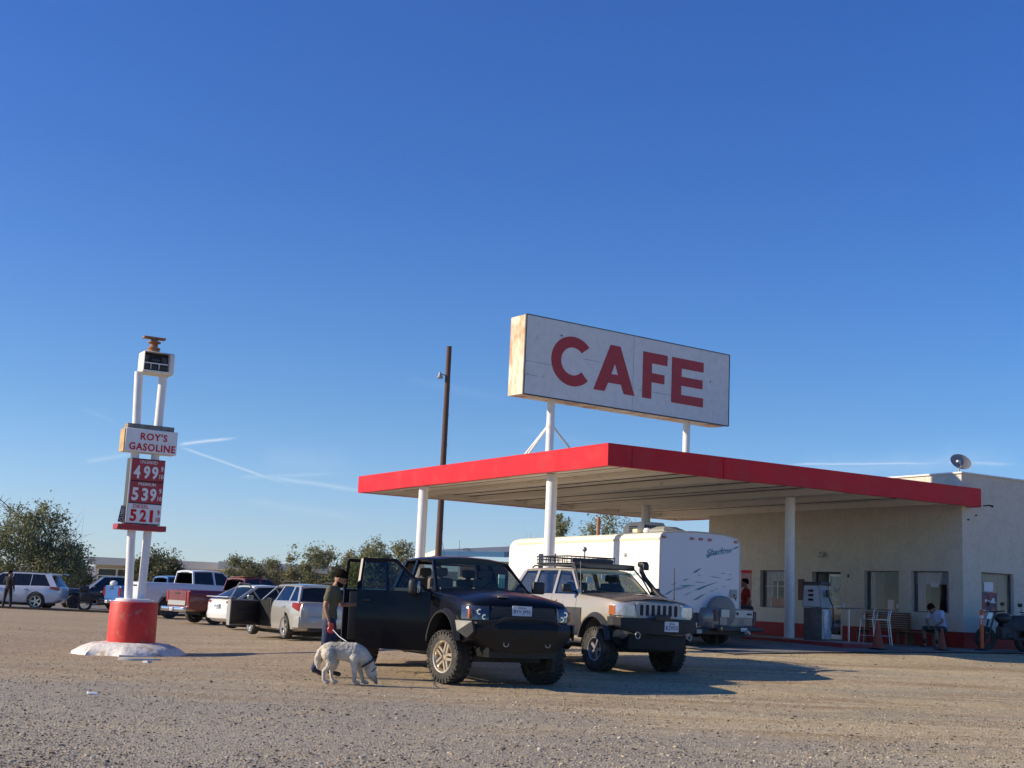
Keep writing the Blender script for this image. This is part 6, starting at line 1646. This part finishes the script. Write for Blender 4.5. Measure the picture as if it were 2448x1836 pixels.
def spine(b, pts, lat=(0,1,0), n=18):
    """loft of ellipses along a spine: (centre, depth, width)"""
    lat=V(lat); rings=[]
    for i,(c,dp,wd) in enumerate(pts):
        c=V(c); t=(V(pts[min(i+1,len(pts)-1)][0])-V(pts[max(i-1,0)][0])).normalized(); f=lat.cross(t).normalized()
        rings.append([c+lat*wd*cos(2*pi*k/n)+f*dp*sin(2*pi*k/n) for k in range(n)])
    b.loft(rings)
def limb_(b, pts, n=12):
    b.tube([p for p,_ in pts],[r for _,r in pts],n)
    for p,r in pts: b.sphere(p,r*.99,12,8)
def fuse(b, vox=.011, it=4, rough=0.0):
    bmesh.ops.recalc_face_normals(b.b, faces=b.b.faces[:]); me=bpy.data.meshes.new('f'); b.b.to_mesh(me); b.b.free()
    def st(o):
        m=o.modifiers.new('r','REMESH'); m.mode='VOXEL'; m.voxel_size=vox
        q=o.modifiers.new('s','SMOOTH'); q.factor=.5; q.iterations=it
    me=evaluated(me, st)
    if rough:
        nn=[v.normal.copy() for v in me.vertices]
        for v,n_ in zip(me.vertices,nn): v.co += n_*rough*(noise.noise(v.co*22)+.7*noise.noise(v.co*55))
    return me

SKIN_T = mat('tanned_skin', (.34,.17,.105), .55, var=.08)
HAIR = mat('dark_hair', (.014,.010,.007), 1.0, var=.3, vscale=40, spec=.05)
def head_mesh(b, c, yaw, pitch, s=1.0):
    """an egg with brow, nose, lips, chin and ears; faces +x locally"""
    Mh = Matrix.Translation(c)@Matrix.Rotation(yaw,4,'Z')@Matrix.Rotation(pitch,4,'Y')
    rings=[]; n=20
    prof=[(-.118,.030,.05),(-.105,.052,.035),(-.08,.066,.018),(-.045,.074,.008),(0,.078,0),(.04,.080,-.004),(.075,.074,-.010),(.10,.055,-.014),(.115,.028,-.016)]
    for z,r,ox in prof:
        ring=[]
        for i in range(n):
            a=2*pi*i/n; x=ox+r*1.22*cos(a); y=r*.98*sin(a)
            fr=max(0,cos(a))**6
            if abs(y)<.03 and cos(a)>0:
                if -.03<z<.01: x+=.012*fr
                if z<-.095: x+=.006
            ring.append(Mh@V((x*s,y*s,z*s)))
        rings.append(ring)
    b.loft(rings)
    def bit(cc,r,sc):
        vs=b.sphere((0,0,0),r*s,8,6,sc)
        for v in vs: v.co = Mh@(v.co+V(cc)*s)
    bit((.106,0,-.018),.018,(1.1,.6,1.3)); bit((.098,0,-.062),.016,(.6,1.3,.4)); bit((.088,0,.022),.05,(.25,1,.22))
    for sy in (-1,1): bit((-.002,sy*.082,-.012),.026,(.7,.3,1.2))
    bit((.085,0,-.10),.022,(.8,1.1,.8))
    return Mh
def eyes(parent, Mh, s=1.0):
    for sy in (-1,1):
        b=MB(); vs=b.sphere((0,0,0),.011*s,8,6)
        for v in vs: v.co=Mh@(v.co+V((.086,sy*.032,.004))*s)
        b.build('eye', M['black'], parent)
def hair(parent, Mh, s=1.0, beard=False, m=HAIR, long_=0):
    b=MB(); rings=[]; n=20; rnd=random.Random(5)
    for t in range(8):
        ph=pi/2*(t/7); z=.026+.108*sin(ph)*1.0; r=.092*cos(ph)**.55 if t<7 else .012
        rings.append([Mh@(V((-.014+r*1.22*cos(2*pi*i/n), r*1.0*sin(2*pi*i/n), z+(-.05-long_ if cos(2*pi*i/n)<-.1 and t==0 else 0)+(.02 if cos(2*pi*i/n)>.75 and t==0 else 0)+rnd.uniform(-.004,.004)))*s) for i in range(n)])
    b.loft(rings); b.build('hair', m, parent)
    if beard:
        b=MB(); rings=[]
        for z,r,ox in ((-.055,.076,.010),(-.075,.076,.016),(-.095,.068,.024),(-.118,.052,.038),(-.130,.03,.048)):
            rings.append([Mh@(V((ox+r*1.2*cos(a)+.004,r*1.0*sin(a),z)))*s if False else Mh@(V((ox+r*1.2*cos(a)+.004,r*1.0*sin(a),z))*s) for a in [R(-100)+R(200)*i/12 for i in range(13)]])
        b.loft(rings,cap=False,closed=False); bmesh.ops.solidify(b.b, geom=b.b.faces[:], thickness=.006); b.build('beard', mat('dark_beard',(.035,.022,.015),1.0,var=.3,vscale=60,spec=.05), parent)

def hand(wrist, d, up, side, s=1.0, curl=.4):
    """palm and five fingers as skin chains. d: pointing dir, up: back of hand, side: thumb direction"""
    w=V(wrist); d=V(d).normalized(); up=V(up).normalized(); sd=V(side).normalized(); ch=[]
    palm=w+d*.045*s; 
    ch.append([(tuple(w),.024*s),(tuple(palm),(.034*s)),(tuple(w+d*.085*s),.030*s)])
    for k,(off,ln) in enumerate(((.033,.070),(.011,.080),(-.011,.074),(-.032,.058))):
        p=w+d*.075*s+sd*off*s*.8; pts=[(tuple(p),.0105*s)]; dd=V(d)
        for j in range(3):
            dd=(dd*cos(curl*(.6+.4*j))-up*sin(curl*(.6+.4*j))).normalized(); p=p+dd*ln/3*s; pts.append((tuple(p),(.0098-.001*j)*s))
        ch.append(pts)
    p=w+d*.03*s+sd*.026*s; q=p+(d*.6+sd*.7-up*.2).normalized()*.032*s; e=q+(d*.9+sd*.1-up*.35).normalized()*.03*s
    ch.append([(tuple(p),.012*s),(tuple(q),.0115*s),(tuple(e),.0095*s)]); return ch

def person(label, loc, rz, J, top, legs, shoes, s=1.0, sleeve=.55, shorts=False, beard=False, head=(0,0), hairm=HAIR, belly=0, long_sleeve=False, skinm=SKIN_T, hands=None, socks=None):
    o=empty('person', loc, rz, label, 'person')
    g=lambda k: V(J[k])
    pel,wa,chs,nk,hd = g('pelvis'),g('waist'),g('chest'),g('neck'),g('head')
    U=(chs*.42+nk*.58)
    B=MB(); spine(B,[(pel-(wa-pel)*.5,.085*s,.12*s),(pel,.105*s,.15*s),(wa,(.095+belly)*s,.135*s),(chs,.11*s,.155*s),(U,.085*s,.15*s),(U.lerp(nk,.6),.062*s,.085*s),(nk,.055*s,.055*s),(nk.lerp(hd,.6),.052*s,.052*s)])
    hands_=[]
    for q in ('L','R'):
        sh,el,wr=g('sh'+q),g('el'+q),g('wr'+q); limb_(B,[(sh,.058*s),(sh.lerp(el,.5),.047*s),(el,.037*s),(el.lerp(wr,.35),.039*s),(wr,.025*s)])
        hp,kn,an,to=g('hp'+q),g('kn'+q),g('an'+q),g('to'+q); limb_(B,[(hp,.088*s),(hp.lerp(kn,.5),.072*s),(kn,.053*s),(kn.lerp(an,.35),.055*s),(an,.036*s)])
        limb_(B,[(an,.036*s),(an.lerp(to,.5)-V((0,0,.01)),.034*s),(to,.026*s)])
        hh=(hands or {}).get(q)
        d=hh[0] if hh else (wr-el).normalized(); up=hh[1] if hh else V((0,1 if q=='L' else -1,0)); side=hh[2] if hh else V((1,0,0))
        hands_+= [c for c in hand(wr,d,up,side,s,(hh[3] if hh else .35))]
    b=MB(); b.mesh(fuse(B,.012)); b.mesh(skin(hands_)); Mh=head_mesh(b, hd, head[0], head[1], s*1.03); bo=b.build('body', skinm, o, ang=80)
    eyes(bo,Mh,s*1.03); hair(bo,Mh,s*1.03,beard,hairm)
    B=MB(); spine(B,[(pel+(pel-wa)*.28,.125*s,.172*s),(pel,.128*s,.172*s),(wa,(.118+belly)*s,.155*s),(wa.lerp(chs,.5),(.125+belly*.8)*s,.165*s),(chs,.13*s,.178*s),(U,.105*s,.172*s),(U.lerp(nk,.55),.078*s,.105*s),(U.lerp(nk,.88),.062*s,.066*s)])
    for q in ('L','R'):
        sh,el,wr=g('sh'+q),g('el'+q),g('wr'+q); e=sh.lerp(el,sleeve if not long_sleeve else 1)
        c=[(U.lerp(sh,.6)+V((0,0,-.01)),.078*s),(sh,.074*s),(sh.lerp(e,.5),.070*s),(e,(.070 if not long_sleeve else .055)*s)]
        if long_sleeve: c.append((el.lerp(wr,.92),.040*s))
        limb_(B,c)
    link('shirt', fuse(B,.012,5,.004), top, o); shade(o.children[-1].data,80)
    B=MB(); spine(B,[(pel+(wa-pel)*.35,.112*s,.155*s),(pel,.122*s,.165*s),(pel-(wa-pel)*.45,.105*s,.155*s)])
    for q in ('L','R'):
        hp,kn,an=g('hp'+q),g('kn'+q),g('an'+q)
        c=[(hp,.104*s),(hp.lerp(kn,.5),.09*s)]
        if shorts: c.append((hp.lerp(kn,.92),.085*s))
        else: c+= [(kn,.072*s),(kn.lerp(an,.5),.066*s),(kn.lerp(an,.93),.060*s)]
        limb_(B,c)
    link('trousers' if not shorts else 'shorts', fuse(B,.012,5,.004), legs, o); shade(o.children[-1].data,80)
    for q in ('L','R'):
        an,to=g('an'+q),g('to'+q); d=(to-an); d.z=0; d.normalize()
        link('shoe', skin([[(tuple(an+V((0,0,.10 if not shorts else .03))),.050*s),(tuple(an+V((0,0,.0))),.050*s),(tuple(an+d*.07*s-V((0,0,.03*s))),.047*s),(tuple(to+d*.035*s-V((0,0,.005))),.036*s)],[(tuple(an),.05*s),(tuple(an-d*.035*s-V((0,0,.03*s))),.042*s)]]), shoes, o); shade(o.children[-1].data,80)
        if socks:
            kn=g('kn'+q); link('sock', skin([[(tuple(an+V((0,0,.02))),.047*s),(tuple(an.lerp(kn,.45)),.060*s)]]), socks, o)
    return o
STAND=dict(pelvis=(0,0,.95),waist=(0,0,1.08),chest=(0,0,1.30),neck=(0,0,1.49),head=(.02,0,1.63),
  shL=(0,.18,1.40),elL=(-.02,.23,1.13),wrL=(.06,.24,.88),shR=(0,-.18,1.40),elR=(-.02,-.23,1.13),wrR=(.06,-.24,.88),
  hpL=(0,.09,.90),knL=(.02,.10,.50),anL=(-.01,.11,.085),toL=(.13,.12,.04),hpR=(0,-.09,.90),knR=(.02,-.10,.50),anR=(-.01,-.11,.085),toR=(.13,-.12,.04))
olive=mat('olive_tshirt',(.115,.105,.06),.9,var=.15,vscale=5,bump=.3,bscale=10); jeans=mat('dark_blue_jeans',(.022,.035,.085),.85,var=.3,vscale=5,bump=.3); boot=mat('dark_boot',(.025,.022,.02),.6)
# the man with the dog: faces the pickup, looks down, right hand low with the leash reel, left hand on the door
P1=dict(STAND, pelvis=(-.02,0,.95), waist=(-.03,0,1.08), chest=(.0,.0,1.31), neck=(.05,0,1.48), head=(.115,0,1.605),
  shR=(-.03,-.18,1.41), elR=(-.10,-.24,1.14), wrR=(-.02,-.25,.90), shL=(.05,.17,1.40), elL=(.16,.22,1.17), wrL=(.40,.20,1.19),
  hpL=(-.02,.09,.90), knL=(.08,.10,.50), anL=(.03,.10,.085), toL=(.19,.11,.045), hpR=(-.02,-.09,.90), knR=(-.06,-.10,.50), anR=(-.22,-.11,.11), toR=(-.09,-.12,.05))
man=person('bearded man in an olive t-shirt and jeans holding the leash beside the open door', (-2.92,22.45,GG(-2.92,22.45)), R(6), P1, olive, jeans, boot, beard=True, head=(R(-12),R(32)),
  hands={'R':((.25,0,-1),(-.6,-1,0),(1,-.3,0),.75),'L':((1,0,.05),(0,0,1),(0,-1,0),.25)})
man.scale=(1.04,1.04,1.04)
ml=man.matrix_basis if False else Matrix.Translation((-2.92,22.45,GG(-2.92,22.45)))@Matrix.Rotation(R(6),4,'Z')
def wpt(x,y,z): return ml@V((x,y,z))
rl=empty('leash', wpt(.02,-.27,.80), R(6), 'red retractable dog leash reel with a thin pale cord running to the dog', 'dog leash')
b=MB(); b.lathe([(0,-.022),(.05,-.022),(.062,-.012),(.065,0),(.062,.012),(.05,.022),(0,.022)],20,Matrix.Rotation(pi/2,4,'X')); b.bbox(-.045,.045,-.018,.018,.05,.115,.015,2); b.build('reel', mat('red_plastic',(.55,.03,.025),.35,coat=.4), rl)
# the dog: pale husky type, nose to the ground, facing right
DG=V((-2.40,20.9,0)); DG.z=GG(DG.x,DG.y)
dog=empty('dog', DG, R(8), 'pale cream husky-like dog on a leash sniffing the ground, wearing a dark collar', 'dog')
fur=mat('cream_fur',(.62,.56,.46),.95,var=.14,vscale=9,bump=.9,bscale=55,col2=(.26,.23,.19),c2scale=3.2,c2lo=.48,c2hi=.66)
B=MB()
spine(B,[((-.425,0,.49),.05,.045),((-.39,0,.50),.115,.085),((-.30,0,.505),.145,.105),((-.18,0,.512),.140,.105),((-.05,0,.508),.150,.115),((.08,0,.490),.168,.122),((.17,0,.455),.160,.112),((.25,0,.40),.132,.092),((.31,0,.33),.112,.078),((.35,0,.26),.095,.068),((.375,0,.20),.085,.074),((.397,0,.15),.078,.072),((.418,0,.115),.056,.054),((.442,0,.075),.038,.036),((.464,0,.035),.027,.026)])
limb_(B,[((-.40,.01,.55),.05),((-.45,.02,.49),.052),((-.475,.03,.40),.058),((-.475,.03,.31),.052),((-.46,.03,.235),.024)])
for sy,fx in ((-1,0),(1,.13)):
    limb_(B,[((-.32+fx*.15,sy*.06,.45),.112),((-.27+fx*.5,sy*.085,.33),.074),((-.30+fx*.7,sy*.085,.26),.052),((-.375+fx*.9,sy*.085,.19),.034),((-.37+fx,sy*.085,.06),.026),((-.335+fx,sy*.085,.034),.034),((-.295+fx,sy*.085,.028),.027)])
for sy,fx in ((-1,-.05),(1,.09)):
    limb_(B,[((.10+fx*.2,sy*.06,.42),.095),((.12+fx*.5,sy*.08,.30),.054),((.15+fx*.8,sy*.08,.16),.036),((.165+fx,sy*.08,.05),.028),((.195+fx,sy*.08,.034),.035),((.23+fx,sy*.08,.028),.028)])
me=fuse(B,.010,4,.006); b=MB(); b.mesh(me)
db=b.build('body', fur, dog, ang=80)
for sy in (-1,1):
    b=MB(); b.loft([[V((.35,sy*.04,.225)),V((.40,sy*.045,.245)),V((.39,sy*.075,.20)),V((.34,sy*.07,.195))],[V((.455,sy*.075,.285)),V((.460,sy*.077,.288)),V((.458,sy*.080,.282)),V((.453,sy*.079,.281))]]); b.build('ear', mat('grey_ear',(.16,.14,.13),.9), dog)
b=MB(); b.sphere((.474,0,.030),.014,8,6); b.build('nose', M['black'], dog)
b=MB(); b.loft([[V((.375,0,.262)),V((.36,.05,.25)),V((.36,-.05,.25))],[V((.44,0,.15)),V((.42,.045,.15)),V((.42,-.045,.15))]]) if False else None
for sy in (-1,1):
    b=MB(); b.sphere((.425,sy*.040,.15),.008,6,5); b.build('eye', M['black'], dog)
b=MB(); cc=V((.315,0,.345)); ax=(V((.345,0,.295))-V((.285,0,.385))).normalized(); e1=V((0,1,0)); e2=ax.cross(e1)
b.tube([cc+(e1*cos(a)+e2*sin(a))*.112 for a in [2*pi*i/20 for i in range(20)]],.016,8,closed=True); b.build('collar', M['black'], dog)
dm=Matrix.Translation(DG)@Matrix.Rotation(R(8),4,'Z')
p0=wpt(.05,-.27,.80); p1=dm@V((-.05,.0,.665)); p2=dm@V((.27,0,.475))
inv=(Matrix.Translation(wpt(.02,-.27,.80))@Matrix.Rotation(R(6),4,'Z')).inverted()
b=MB(); b.tube([inv@p0,inv@(p0.lerp(p1,.5)+V((0,0,-.02))),inv@p1,inv@(p1.lerp(p2,.5)+V((0,0,.01))),inv@p2],.006,6); b.build('cord', mat('pale_cord',(.6,.62,.66),.6), rl)
# dark-clothed man by the pale SUV
blk=mat('black_clothes',(.022,.021,.022),.9,var=.2)
person('person in dark jacket and trousers standing by the pale SUV at the left edge', (-23.1,61.2,G(-23.1,61.2)+.03), R(80), dict(STAND,elL=(.04,.27,1.15),wrL=(.18,.18,1.02),hpL=(0,.10,.9),knL=(0,.15,.5),anL=(-.02,.19,.085),toL=(.11,.22,.04),knR=(.02,-.14,.5),anR=(-.01,-.18,.085),toR=(.12,-.2,.04)), blk, blk, M['black'], long_sleeve=True)
# man in a red shirt behind the grey pickup
redsh=mat('red_tshirt',(.30,.02,.018),.9,var=.15)
pr=scr(1783,1480,39.2)
person('man in a red t-shirt and sunglasses walking behind the grey pickup', (pr.x,39.2,G(pr.x,39.2)), R(185), dict(STAND,elR=(.10,-.24,1.16),wrR=(.30,-.16,1.10),chest=(.03,0,1.30),head=(.05,0,1.64)), redsh, blk, M['black'])
# the sitting man in the white t-shirt
wt=mat('white_tshirt',(.50,.54,.68),.9,var=.06,bump=.3,bscale=9); tan=mat('pale_leg_skin',(.26,.16,.11),.7,var=.1); sh=mat('dark_shorts',(.025,.025,.03),.9)
SIT=dict(pelvis=(0,0,.54),waist=(.04,0,.70),chest=(.19,0,.93),neck=(.30,0,1.06),head=(.42,0,1.11),
  shL=(.20,.19,1.0),elL=(.30,.28,.76),wrL=(.42,.12,.60),shR=(.20,-.19,1.0),elR=(.30,-.28,.76),wrR=(.42,-.10,.60),
  hpL=(.06,.12,.53),knL=(.48,.22,.54),anL=(.46,.24,.09),toL=(.61,.27,.04),hpR=(.06,-.12,.53),knR=(.48,-.22,.54),anR=(.42,-.22,.09),toR=(.57,-.25,.04))
sp_=P(12.1,.40,FL+.0)
person('man in a white t-shirt and dark shorts sitting bent forward by the cafe corner', (sp_.x,sp_.y,FL+.02), A_+R(180), SIT, wt, sh, M['black'], shorts=True, belly=.045, head=(0,R(48)), skinm=tan, socks=M['black'])
